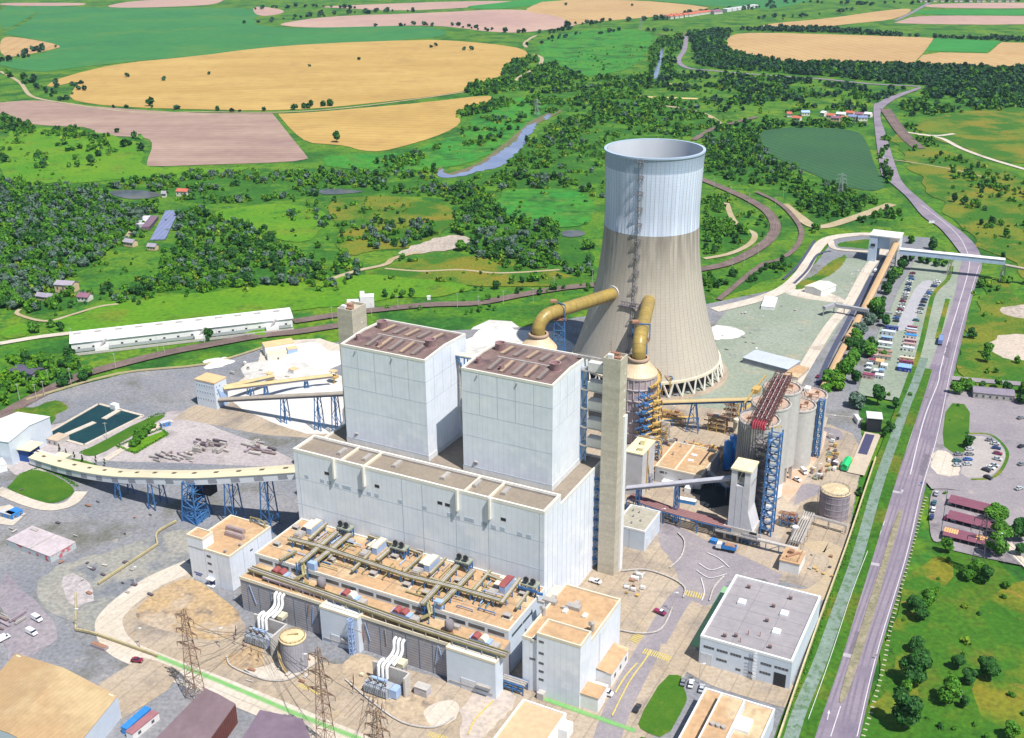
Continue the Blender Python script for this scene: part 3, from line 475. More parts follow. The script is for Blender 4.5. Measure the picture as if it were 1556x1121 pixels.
# markings of the main road
def line(px, w_, lb, dash=None, mat=PAINT):
    Q = spline([G(*p)[:2] for p in px], 10); mb = MB(); z = zr+.03
    if dash:
        P = [Q[0]]; d = 0
        seg = []
        for a, b in zip(Q[:-1], Q[1:]):
            L_ = np.hypot(*(b-a)); k = max(1, int(L_/.5))
            for i in range(k): seg.append(a+(b-a)*i/k)
        step = dash; n_ = int(step/.5)
        for i in range(0, len(seg)-n_, 2*n_): ribmesh(mb, [seg[i], seg[i+n_]], w_, z)
    else: ribmesh(mb, Q, w_, z)
    struct('road_marking', mb.v, mb.f, mat, lb, 'road marking')
mixp = lambda t: [tuple(np.array(a)*(1-t)+np.array(b)*t) for a, b in zip(R_L[:11], R_R[:11])]
line([(1222,1121),(1271,986),(1318,846),(1354,741),(1382,669),(1411,572)], .3, 'white edge line on the canal side of the main road')
line([(1302,1121),(1333,991),(1377,845),(1400,746),(1424,663),(1442,575),(1460,500),(1478,435),(1488,404)], .3, 'white edge line on the meadow side of the main road')
line([(1262,1121),(1277,1075)], .3, 'white line below the median strip')
line([(1383,722),(1404,638),(1425,583),(1429,562),(1443,508),(1456,466),(1472,409),(1470,385),(1450,352),(1400,312)], .45, 'long white line dividing the upper main road')
line([(1236,1121),(1262,1040),(1295,940),(1320,862),(1345,790)], .25, 'dashed white lane line of the left carriageway', 4)
for a, b, lb in [((1352,747),(1371,751),'lower edge strip near the junction'), ((1313,856),(1336,860),'pale bar across the left carriageway'), ((1268,993),(1293,999),'lowest pale bar across the left carriageway')]:
    p, q = G(*a)[:2], G(*b)[:2]; mb = MB(); ribmesh(mb, [p, q], 2.2, zr+.04); struct('road_bar', mb.v, mb.f, M('pale_asphalt', (.42,.38,.42), sc=.2), lb, 'road marking')
WEAR = M('tyre_wear', (.165, .14, .185), (.20, .17, .215), sc=.08, fine=1, fa=.12)
for a, o in (([(1232,1121),(1283,975),(1328,846),(1361,746),(1392,655),(1425,555)], 0), ([(1290,1121),(1322,985),(1368,846),(1396,735),(1432,600),(1462,480)], 0)):
    Q = spline([G(*p)[:2] for p in a], 8); mb = MB(); [ribmesh(mb, Q, .7, zr+.02, oo) for oo in (-2.9, -1.2, 1.2, 2.9)]; struct('tyre_wear', mb.v, mb.f, WEAR, 'dark wheel tracks worn into the '+('left' if a[0][0] < 1250 else 'right')+' carriageway', 'road marking')
for px in ([(1355,800),(1362,802),(1352,835),(1345,832)], [(1300,960),(1309,962),(1296,1005),(1287,1002)], [(1405,690),(1413,693),(1404,725),(1396,722)], [(1440,520),(1446,521),(1441,545),(1434,543)]): sheet('asphalt_patch', px, M('repair_patch', (.14, .12, .15), (.17, .15, .18), sc=.2), 'dark square repair patch on the main road', 'ground', 0, z=zr+.035)
# turn arrows
for ax, ay, lb in [(1240,1086,'white turn arrow nearest the canal'), (1257,1088,'white straight arrow near the median')]:
    p = G(ax, ay+8)[:2]; q = G(ax+3, ay-8)[:2]; t = (q-p)/np.hypot(*(q-p)); n_ = np.array([-t[1], t[0]]); z = zr+.05
    poly = [p-n_*.14, p+(q-p)*.6-n_*.14, p+(q-p)*.6-n_*.5, q, p+(q-p)*.6+n_*.5, p+(q-p)*.6+n_*.14, p+n_*.14]
    struct('road_arrow', [(*v_, z) for v_ in poly], [tuple(range(7))], PAINT, lb, 'road marking')
md = [(1366,775),(1372,775),(1362,815),(1345,870),(1330,930),(1312,985),(1296,1035),(1283,1068),(1277,1072),(1274,1065),(1288,1015),(1305,965),(1322,910),(1338,862),(1352,815)]
sheet('median_strip', md, M('median_dirt', (.2,.19,.12), (.28,.24,.17), sc=.1, fine=.8, fa=.25), 'dark planted median between the two carriageways', 'ground', 2)
# ---------------- vegetation ----------------
LEAF = [M('leaf_dark', (.014, .072, .012), (.03, .12, .014), sc=.6, fine=2.5, fa=.3, isl=.35, r=.7),
        M('leaf_mid', (.03, .145, .008), (.085, .215, .012), sc=.5, fine=2.5, fa=.3, isl=.35, r=.7),
        M('leaf_bright', (.055, .20, .006), (.11, .24, .010), sc=.5, fine=2.5, fa=.3, isl=.3, r=.7),
        M('leaf_silver', (.06, .12, .085), (.11, .17, .12), sc=.5, fine=2.5, fa=.25, isl=.3, r=.7),
        M('leaf_far', (.014, .055, .03), (.025, .08, .03), sc=.3, fine=1, fa=.3, isl=.35, r=.8),
        M('leaf_yellow', (.10, .21, .008), (.17, .23, .012), sc=.5, fine=2.5, fa=.3, isl=.3, r=.7)]
BARK = M('bark', (.12, .085, .06), (.18, .13, .09), sc=1)
npr = np.random.RandomState(11)
def crown(n, R, Hc, z0, leaf, lobes=7, seed=0, cone=0.):
    """leaf clumps spread through several lobes: arrays of quads"""
    r = np.random.RandomState(seed); V = []
    LB = []
    for i in range(lobes):
        a = r.rand()*2*math.pi; d = R*(.15+.5*r.rand()) if i else 0; h = r.rand()
        sc_ = 1-cone*h
        LB.append((d*math.cos(a)*sc_, d*math.sin(a)*sc_, z0+Hc*(.25+.55*h), R*(.38+.28*r.rand())*sc_))
    LB = np.array(LB)
    idx = r.randint(0, lobes, n); d = r.normal(size=(n, 3)); d /= np.linalg.norm(d, axis=1)[:, None]
    rad = LB[idx, 3]*(.55+.5*r.rand(n)**.5)
    c = LB[idx, :3]+d*rad[:, None]*np.array([1, 1, .85]); c[:, 2] = np.maximum(c[:, 2], z0*.7)
    nrm = d+r.normal(size=(n, 3))*.45+np.array([0, 0, .35]); nrm /= np.linalg.norm(nrm, axis=1)[:, None]
    t = np.cross(nrm, r.normal(size=(n, 3))); t /= np.linalg.norm(t, axis=1)[:, None]; b = np.cross(nrm, t)
    s = leaf*(.6+.8*r.rand(n))[:, None]; k = (.7+.6*r.rand(n, 4))
    q = np.stack([c-t*s*k[:, :1]-b*s*.4, c+t*s*.2-b*s*k[:, 1:2], c+t*s*k[:, 2:3]+b*s*.5, c-t*s*.3+b*s*k[:, 3:4]], 1)
    return q.reshape(-1, 3)
def quads_mesh(name, V, mats, mi=None):
    n = len(V)//4; me = bpy.data.meshes.new(name); me.vertices.add(n*4); me.vertices.foreach_set('co', V.astype(np.float32).ravel())
    me.loops.add(n*4); me.loops.foreach_set('vertex_index', np.arange(n*4, dtype=np.int32)); me.polygons.add(n)
    me.polygons.foreach_set('loop_start', np.arange(0, n*4, 4, dtype=np.int32)); me.polygons.foreach_set('loop_total', np.full(n, 4, dtype=np.int32))
    for m in mats: me.materials.append(m)
    if mi is not None: me.polygons.foreach_set('material_index', mi.astype(np.int32))
    me.update(calc_edges=True); return me
def trunk_mb(h, r, z1, seed, lim=5):
    q = random.Random(seed); mb = MB(); mb.tube((0, 0, -.3), (0, 0, z1), r, 7, r*.55)
    for i in range(lim):
        a = q.random()*6.28; zz_ = z1*(.55+.4*q.random()); L_ = h*.28*(.6+.6*q.random())
        mb.tube((0, 0, zz_), (math.cos(a)*L_*.7, math.sin(a)*L_*.7, zz_+L_*.7), r*.4, 5, r*.12)
    return mb
# near prototypes: (mesh crown, mesh trunk) of unit size = real metres
PROTO = {}
def proto(kind, lv, i):
    key = (kind, lv, i)
    if key in PROTO: return PROTO[key]
    n, leaf = {0: (4200, .36), 1: (1100, .6), 2: (190, 1.25)}[lv]
    R, Hc, z0, lb_, cone, m = {'broad': (4.6, 7.5, 1.6, 9, .3, 1), 'dark': (4.2, 7.6, 1.4, 8, .35, 0), 'bush': (2.3, 3.0, .1, 5, .2, 1), 'silver': (4., 6.4, .8, 8, .2, 3),
                            'bright': (3.8, 6., .8, 7, .2, 2), 'cypress': (1.3, 6.5, .3, 9, .75, 0)}[kind]
    if kind in ('bush', 'cypress'): n //= 3; leaf *= .62
    V = crown(n, R, Hc, z0, leaf, lb_, 100*lv+i*7+len(kind), cone)
    if kind == 'cypress': V[:, 0] *= .55; V[:, 1] *= .55
    cr = quads_mesh('crown', V, [LEAF[m]])
    tb = trunk_mb(Hc, .3 if kind not in ('bush', 'cypress') else .1, z0+Hc*.5, i, 5 if lv < 2 else 3); tr = mesh_of('trunk', tb.v, tb.f); tr.materials.append(BARK)
    PROTO[key] = (cr, tr); return PROTO[key]
NT = [0]
def place_tree(x, y, s, kind, label, lv=1, z=0, group=None, rz=None, cat=None, name=None):
    cr, tr = proto(kind, lv, rnd.randrange(4)); NT[0] += 1
    e = bpy.data.objects.new(name or {'bush': 'bush', 'cypress': 'cypress_tree'}.get(kind, 'tree'), None); COL.objects.link(e)
    e.location = (x, y, z); e.rotation_euler = (0, 0, rnd.random()*6.28 if rz is None else rz); k = .85+.3*rnd.random(); e.scale = (s, s, s*k)
    for nm, me in (('crown', cr), ('trunk', tr)):
        o = bpy.data.objects.new(nm, me); COL.objects.link(o); o.parent = e
    return tag(e, label, cat or ('bush' if kind == 'bush' else 'tree'), group)
# woods as point scatters: (pixel polygon, number per hectare, kinds, size range)
def inpoly(P, x, y):
    n = len(P); c = False; j = n-1
    for i in range(n):
        if (P[i][1] > y) != (P[j][1] > y) and x < (P[j][0]-P[i][0])*(y-P[i][1])/(P[j][1]-P[i][1]+1e-12)+P[i][0]: c = not c
        j = i
    return c
def vnoise(x, y, s, seed):
    x /= s; y /= s; xi, yi = math.floor(x), math.floor(y); fx, fy = x-xi, y-yi; fx = fx*fx*(3-2*fx); fy = fy*fy*(3-2*fy)
    h = lambda a, b: ((math.sin(a*127.1+b*311.7+seed*74.7)*43758.5453) % 1.0)
    return (h(xi, yi)*(1-fx)+h(xi+1, yi)*fx)*(1-fy)+(h(xi, yi+1)*(1-fx)+h(xi+1, yi+1)*fx)*fy
WZ = [-.3]; PTS = []; DM = 1.4; TR = .015
def wood(px, dens, kinds, s0, s1, thr=0., ns=60, clump=0):
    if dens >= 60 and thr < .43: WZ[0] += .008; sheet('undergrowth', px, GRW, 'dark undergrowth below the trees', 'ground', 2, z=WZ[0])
    P = [G(*p)[:2] for p in px]; xs = [p[0] for p in P]; ys = [p[1] for p in P]
    ar = abs(sum(P[i][0]*P[(i+1) % len(P)][1]-P[(i+1) % len(P)][0]*P[i][1] for i in range(len(P))))/2
    bx = (max(xs)-min(xs))*(max(ys)-min(ys)); n = int(bx/1e4*dens*DM)
    for _ in range(n):
        x = rnd.uniform(min(xs), max(xs)); y = rnd.uniform(min(ys), max(ys))
        if not inpoly(P, x, y): continue
        if thr and vnoise(x, y, ns, 3)*.65+vnoise(x, y, ns*.35, 5)*.35 < thr-TR: continue
        ks = kinds
        k = ks[int(min(.999, max(0, vnoise(x, y, 55, 9)*.75+rnd.random()*.5-.12))*len(ks))]
        
        if excl(x, y): continue
        PTS.append((x, y, (s0+(s1-s0)*rnd.random()**1.6)*.88, k))
        for _q in range(0 if k == 'far' else rnd.choice((0, 1, 1, 2))):
            a_, d_ = rnd.random()*6.28, rnd.uniform(4, 11); bx_, by_ = x+d_*math.cos(a_), y+d_*math.sin(a_)
            if not excl(bx_, by_): PTS.append((bx_, by_, rnd.uniform(.5, 1.5), rnd.choice(('bush', 'bush', 'yell', 'shrub'))))
_EB = []
def excl(x, y):
    if not _EB:
        for P in EXC: _EB.append((min(p[0] for p in P), max(p[0] for p in P), min(p[1] for p in P), max(p[1] for p in P), P))
    return any(a <= x <= b and c <= y <= d and inpoly(P, x, y) for a, b, c, d, P in _EB)
def row(px, sp, kinds, s0, s1, wid=4):
    Q = [G(*p)[:2] for p in px]
    for a, b in zip(Q[:-1], Q[1:]):
        L_ = np.hypot(*(b-a)); n = max(1, int(L_/sp))
        for i in range(n):
            if rnd.random() < .22: continue
            p = a+(b-a)*(i+rnd.random()*1.8-.4)/n; PTS.append((p[0]+rnd.uniform(-wid, wid), p[1]+rnd.uniform(-wid, wid), rnd.uniform(s0*.6, s1), rnd.choice(kinds)))
D, Mi, Br, Si, Bu = 'dark', 'broad', 'bright', 'silver', 'bush'
# left forest
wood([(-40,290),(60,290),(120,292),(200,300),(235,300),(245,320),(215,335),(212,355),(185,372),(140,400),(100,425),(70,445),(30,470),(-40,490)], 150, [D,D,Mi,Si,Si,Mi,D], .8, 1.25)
wood([(80,440),(150,445),(140,455),(100,470),(60,478),(45,470)], 70, [D,Mi,Si], .6, 1.)
wood([(130,395),(185,400),(200,420),(250,440),(200,462),(150,470),(120,440)], 40, [Mi,Si,D,Bu], .5, .9, .4)
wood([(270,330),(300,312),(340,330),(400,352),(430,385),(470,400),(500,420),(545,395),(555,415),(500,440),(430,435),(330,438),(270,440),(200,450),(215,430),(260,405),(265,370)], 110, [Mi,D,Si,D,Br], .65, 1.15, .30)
wood([(265,385),(480,375),(555,400),(550,412),(420,435),(250,450),(230,430)], 60, [D,Mi,Br], .6, 1.1, .35)
row([(0,445),(40,440)], 6, [D, Si], .8, 1.1)
# belt along river, beyond
wood([(0,272),(100,280),(200,278),(300,262),(400,262),(470,262),(560,262),(660,270),(700,272),(740,300),(720,310),(640,298),(540,296),(440,300),(380,310),(300,310),(230,292),(120,288),(0,292)], 75, [Br,Mi,Si,D,Mi], .6, 1.15, .36, 45)
wood([(395,300),(470,305),(495,325),(530,370),(560,395),(520,400),(490,350),(430,330)], 40, [Mi,Si,D], .6, .9, .4)
wood([(530,330),(640,340),(660,362),(600,385),(545,372)], 85, [Mi,Si,D], .6, 1.05, .32)
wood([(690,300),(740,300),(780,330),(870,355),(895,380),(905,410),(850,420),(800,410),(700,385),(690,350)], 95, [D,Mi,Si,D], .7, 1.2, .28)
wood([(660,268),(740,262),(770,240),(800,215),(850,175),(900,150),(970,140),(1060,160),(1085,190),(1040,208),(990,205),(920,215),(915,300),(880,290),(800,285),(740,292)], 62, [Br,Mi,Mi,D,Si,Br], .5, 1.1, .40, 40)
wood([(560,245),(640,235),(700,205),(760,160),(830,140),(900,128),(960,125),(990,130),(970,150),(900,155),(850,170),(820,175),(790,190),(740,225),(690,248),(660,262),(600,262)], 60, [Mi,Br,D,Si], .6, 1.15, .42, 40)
wood([(790,75),(830,95),(900,120),(985,118),(990,80),(1000,60),(1040,50),(1030,95),(1010,130),(900,145),(790,140),(760,120),(770,100)], 50, [D,Mi,'far'], .8, 1.3, .40, 60)
wood([(700,140),(715,128),(765,120),(800,100),(800,130),(760,142),(730,146)], 90, [D,Mi], .7, 1.1, .2)
wood([(700,165),(760,150),(780,158),(740,172),(700,178),(690,172)], 100, [D,Mi], .7, 1.1, .2)
wood([(760,105),(785,93),(800,96),(790,115),(768,118)], 110, [D], .8, 1.3)
wood([(1045,50),(1110,45),(1106,60),(1102,74),(1140,88),(1180,94),(1300,97),(1400,100),(1556,106),(1600,106),(1600,150),(1540,152),(1460,150),(1400,148),(1400,130),(1300,120),(1180,110),(1100,105),(1060,98)], 90, ['far',D,'far'], .9, 1.4, .12)
wood([(1110,44),(1240,42),(1330,50),(1400,56),(1380,58),(1280,50),(1150,47)], 80, ['far'], .9, 1.4)
wood([(1400,56),(1556,58),(1600,60),(1600,64),(1500,62),(1410,58)], 60, ['far'], .8, 1.2)
wood([(1400,150),(1470,148),(1560,152),(1600,155),(1560,163),(1450,170),(1395,178),(1370,175),(1370,155)], 85, [D,Mi,'far'], .7, 1.2, .3)
wood([(990,108),(1080,112),(1200,120),(1330,132),(1400,136),(1340,152),(1325,170),(1250,172),(1100,172),(1060,150),(1010,140)], 60, [D,'far',Mi], .6, 1.15, .46, 50)
wood([(1075,185),(1100,190),(1160,182),(1200,190),(1250,185),(1320,188),(1310,196),(1160,200),(1150,215),(1170,240),(1230,265),(1300,290),(1345,295),(1360,300),(1280,330),(1220,320),(1190,300),(1150,285),(1070,262)], 92, [D,Mi,D,Si], .6, 1.15, .36)
wood([(1180,300),(1280,300),(1380,310),(1400,335),(1300,352),(1230,350),(1200,330)], 45, [D,Mi,Bu], .6, 1., .45)
wood([(1070,300),(1105,300),(1130,350),(1150,358),(1130,370),(1070,390)], 95, [D,Mi,Mi], .6, 1., .25)
wood([(1110,320),(1160,330),(1168,350),(1150,372),(1125,372),(1148,362),(1128,345)], 60, [D,Mi,Bu], .5, .9, .3)
wood([(1066,425),(1110,420),(1160,398),(1200,392),(1190,412),(1150,435),(1080,455)], 120, [D,Mi], .6, .95, .12)
wood([(1370,175),(1395,178),(1400,200),(1450,235),(1560,280),(1600,300),(1600,345),(1500,300),(1440,270),(1390,230)], 45, [D,Mi,Bu], .6, 1., .42)
wood([(1440,300),(1500,310),(1600,340),(1600,420),(1540,400),(1495,385)], 35, [Bu,D,Mi], .6, 1.1, .5)
wood([(1490,420),(1556,420),(1600,480),(1556,470),(1490,440)], 40, [D,Mi,Bu], .6, .9, .45)
wood([(0,190),(40,192),(100,200),(220,210),(215,250),(60,262),(0,250)], 16, [D,Bu,Mi,Bu], .6, 1.1, .42)
wood([(0,175),(50,190),(45,198),(0,200)], 90, [D], .6, 1.)
wood([(100,192),(150,196),(190,210),(150,212),(60,204)], 60, [Mi,D], .5, .8, .3)
wood([(560,395),(800,395),(900,410),(900,425),(700,440),(560,450)], 8, [Bu,D], .4, .8, .3)
wood([(500,300),(700,300),(700,380),(520,385)], 22, [Bu,D,Bu], .4, .8, .4)
SH = ['bush', 'yell', 'shrub', 'bush', 'sdark']
for px, dn in [([(0,270),(220,255),(470,250),(700,262),(760,300),(900,300),(905,430),(560,405),(440,440),(60,490),(0,470)], 34), ([(700,262),(850,180),(1000,150),(1100,180),(1160,200),(1240,270),(1340,292),(1350,340),(1230,350),(1070,290),(915,300),(740,300)], 44),
  ([(820,90),(1000,60),(1100,110),(1320,130),(1330,165),(1100,180),(960,150),(800,140)], 30), ([(1370,200),(1450,235),(1600,290),(1600,420),(1500,390),(1440,320),(1380,260)], 26), ([(1480,420),(1600,430),(1600,600),(1460,570)], 26), ([(0,195),(200,207),(220,250),(0,270)], 12),
  ([(560,400),(900,415),(900,440),(560,450)], 14), ([(1410,850),(1560,860),(1600,1121),(1330,1121),(1350,1000)], 26), ([(470,250),(580,238),(720,190),(780,150),(840,150),(740,240),(660,262)], 30), ([(1070,290),(1160,320),(1170,350),(1110,400),(1066,410)], 40), ([(1180,290),(1350,320),(1400,350),(1240,355)], 40)]:
    P = [G(*p_)[:2] for p_ in px]; xs = [p_[0] for p_ in P]; ys = [p_[1] for p_ in P]; n = int((max(xs)-min(xs))*(max(ys)-min(ys))/1e4*dn)
    for _ in range(n):
        x = rnd.uniform(min(xs), max(xs)); y = rnd.uniform(min(ys), max(ys))
        if vnoise(x, y, 30, 12)*.6+vnoise(x, y, 90, 4)*.4 < .46 or not inpoly(P, x, y) or excl(x, y): continue
        PTS.append((x, y, .2+.75*rnd.random()**2.2, rnd.choice(SH)))
# hedges along tracks
row([(585,452),(640,448)], 5, [D,Mi], .5, .75, 4); row([(690,445),(740,436),(800,430),(880,420),(915,415)], 5, [D,Mi], .5, .85, 6)
row([(700,460),(760,454),(830,445),(900,436)], 5, [D,Mi,Bu], .4, .7, 5); row([(560,472),(600,468),(680,476)], 9, [Bu,D], .6, .9, 3)
row([(700,477),(750,470),(760,474)], 4, [D,Mi], .45, .65, 3); row([(300,525),(350,505),(400,495),(420,492)], 9, [D,Bu], .5, .8, 3)
row([(0,560),(40,548),(90,545),(125,555),(118,575),(60,590),(10,600)], 4, [D,Mi,Br], .6, 1., 9)
wood([(-20,565),(50,545),(120,548),(128,565),(60,590),(-20,618)], 150, [D,Mi,Br], .6, 1.)
row([(45,508),(60,500),(100,502),(108,512)], 4, [D,Mi], .6, .9, 5)
row([(140,162),(230,164),(300,168),(360,170),(410,168)], 16, [D,'far'], .5, .9, 5); row([(440,166),(470,163),(520,160)], 7, [D], .7, 1.1, 6)
row([(0,95),(40,85),(75,72)], 10, ['far'], 1., 1.4, 14); row([(0,118),(20,112),(60,130),(110,156)], 12, ['far',D], .8, 1.2, 14); row([(60,130),(115,125),(120,140),(104,148)], 12, ['far'], .6, 1., 14)
row([(380,35),(430,30),(500,22),(600,18),(640,18)], 12, ['far'], 1., 1.6, 25); row([(560,40),(640,38),(700,40),(760,48),(830,52)], 14, ['far'], .9, 1.4, 14)
row([(820,52),(870,40),(900,34),(1000,30),(1060,20),(1130,14),(1180,10)], 11, ['far'], .9, 1.5, 22); row([(1160,30),(1240,22),(1300,14)], 14, ['far'], .9, 1.4, 26)
row([(800,70),(860,55),(960,46),(1050,48)], 18, ['far'], .8, 1.2, 16); row([(390,14),(470,10),(560,14)], 14, ['far'], 1, 1.5, 20); row([(1160,5),(1240,4),(1330,8),(1400,3),(1556,1)], 14, ['far'], 1, 1.5, 30)
row([(1345,210),(1340,240),(1350,280)], 10, [D,Mi], .6, 1., 4)
for x, y, s in [(512,213,1.5),(655,69,.8),(662,67,.8),(706,73,1),(716,73,1),(545,88,.7),(470,98,.6),(193,114,.8),(250,119,.9),(318,110,.7),(228,158,1.4),(139,248,1.5),(8,243,1.2),(188,220,1.1),(216,226,1.1),(148,208,.9),(58,238,1),(64,252,1.1),(178,198,.8),(860,5,.9),(960,6,.9)]:
    p = G(x, y+3); PTS.append((p[0], p[1], s, 'dark' if y > 130 else 'far'))
# conveyor side trees right of the plant
for x, y, s, k in [(1330,480,1.4,Mi),(1322,492,1.1,Si),(1338,470,1.1,D),(1352,430,1.2,D),(1362,420,1.1,Mi),(1372,408,1.2,D),(1345,445,1.1,D),(1305,505,1.2,Si),(1298,520,1.2,Mi),(1290,530,1.1,D),(1335,488,1.2,D),(1345,495,1,D),(1290,560,1.4,Mi),(1302,545,1.4,D),(1318,540,1.2,Mi),(1325,530,1.1,D),(1275,590,1.5,Br),(1262,585,1.3,Mi),(1284,575,1.3,Mi),(1255,600,1.,Mi),(1300,582,1.,D),(1302,618,1.35,Si),(1333,612,1.25,D),(1350,600,.6,Bu),(1360,618,.7,D),(1352,655,.7,D),(1345,661,.6,D),(1306,750,.55,D),(1365,632,.6,Bu),(1418,378,1.1,D),(1432,392,.9,D),(1385,395,.9,D),(1400,398,.9,Mi),(1410,400,.8,D),(1420,403,.8,Mi),(1435,403,.7,D),(1384,368,.9,Mi)]:
    p = G(x, y+2); PTS.append((p[0], p[1], s, k))
for x, y, s, k in [(1382,600,.6,Bu),(1471,592,.9,Mi),(1452,598,.9,Mi),(1463,586,.8,Br),(1515,588,.7,Mi),(1530,592,.7,D),(1556,610,1.2,D),(1553,596,1.,Br),(1474,512,.8,D),(1470,658,.5,Bu),(1456,616,.5,Bu),(1443,638,.4,Bu),(1470,680,.8,D),(1496,548,.8,Mi),(1500,535,.8,Mi),(1545,550,.6,Br)]:
    p = G(x, y+2); PTS.append((p[0], p[1], s, k))
row([(1480,590),(1530,600),(1556,605)], 6, [D, Mi], .45, .7, 3)
def fwd(x, y, z=0): 
    d = np.array([x, y, z-CH]); k = d@_f; return 778+F*(d@CX)/k, 560.5-F*(d@CU)/k
REG = [('in the row between the tan conveyor and the car park', 'trees beside the tan conveyor', lambda x, y: 1235 < x < 1400 and 400 < y < 680),
       ('near the visitors car park at the right', 'trees round the visitors car park', lambda x, y: x >= 1400 and y > 500),
       ('in the thicket by the left edge below the white sheds', 'trees by the left railway bend', lambda x, y: x < 140 and y > 495),
       ('in the hedge along the railway behind the boiler houses', 'hedge trees along the railway', lambda x, y: 280 < x < 930 and y > 425),
       ('on the slope right of the cooling tower inside the rail curve', 'trees right of the cooling tower', lambda x, y: 1050 < x < 1250 and y > 380),
       ('at the near edge of the wood behind the long white sheds', 'trees behind the white sheds', lambda x, y: x < 600 and y > 380),
       ('among the meadows left of the cooling tower', 'trees left of the cooling tower', lambda x, y: x < 930),
       ('on the rough ground right of the main road', 'trees right of the main road', lambda x, y: x > 1380),
       ('behind and right of the cooling tower', 'trees behind the cooling tower', lambda x, y: True)]
ADJ = {'sdark': 'small dark bush', 'yell': 'yellow green low bush', 'shrub': 'bright green shrub', 'dark': 'dark green round tree', 'broad': 'leafy mid green tree', 'bright': 'bright green tree', 'silver': 'silvery grey green tree', 'bush': 'low green bush', 'far': 'dark tree'}
PTS.sort(key=lambda p: -p[2]*(.45 if p[3] in ('bush', 'yell', 'shrub', 'sdark') else 1)/math.hypot(p[0], p[1], CH))
PTS = [p for p in PTS if -60 < fwd(p[0], p[1])[0] < 1616]
NEARN = 235
for x, y, s, k in PTS[:NEARN]:
    px, py = fwd(x, y)
    for ph, gp, fn in REG:
        if fn(px, py): break
    place_tree(x, y, s, {'far': 'dark', 'yell': 'bush', 'shrub': 'bush', 'sdark': 'bush'}.get(k, k), ADJ[k]+' '+ph, 1, group=gp)
VA = []; MI = []
mi_of = {'sdark': 0, 'yell': 5, 'shrub': 2, 'dark': 0, 'broad': 1, 'bright': 2, 'silver': 3, 'bush': 1, 'far': 4}
base = {}
par = {'broad': (4.6, 7.5, 1., 6, .3), 'dark': (4.2, 7.6, .9, 6, .35), 'bush': (2.3, 3.0, .1, 4, .2), 'sdark': (2.4, 2.8, .0, 4, .2), 'yell': (2.8, 1.9, .0, 4, .1), 'shrub': (2.6, 2.4, .0, 4, .1), 'silver': (4.2, 6.4, .6, 6, .2), 'bright': (4.1, 6., .6, 6, .2), 'far': (5., 7.5, .8, 5, .3)}
for k, (R, Hc, z0, lb_, cone) in par.items():
    for lv, (n, lf) in enumerate(((240, .88), (105, 1.35), (42, 2.3))):
        for i in range(3):
            q = .42 if k in ('bush', 'yell', 'shrub', 'sdark') else 1
            base[k, lv, i] = crown(int(n*q), R, Hc, z0, lf*(.75 if q < 1 else 1), lb_, 31*i+lv, cone)
for x, y, s, k in PTS[NEARN:]:
    d = math.hypot(x, y); lv = 0 if d < 750 else 1 if d < 1300 else 2
    V = base[k, lv, rnd.randrange(3)]; a = rnd.random()*6.28; c, n_ = math.cos(a)*s, math.sin(a)*s
    Q = np.empty_like(V); Q[:, 0] = V[:, 0]*c-V[:, 1]*n_+x; Q[:, 1] = V[:, 0]*n_+V[:, 1]*c+y; Q[:, 2] = V[:, 2]*s*rnd.uniform(.85, 1.2)
    VA.append(Q); MI.append(np.full(len(V)//4, mi_of[k] if rnd.random() < .8 or k in ('far', 'yell', 'shrub') else rnd.randrange(3)))
me = quads_mesh('woodland', np.concatenate(VA), LEAF, np.concatenate(MI)); ob = bpy.data.objects.new('woodland', me); COL.objects.link(ob)
tag(ob, 'woods, thickets and hedgerows covering the land round the plant', 'woodland', None, 'stuff')
print('TREES', len(PTS), 'quads', len(me.polygons))
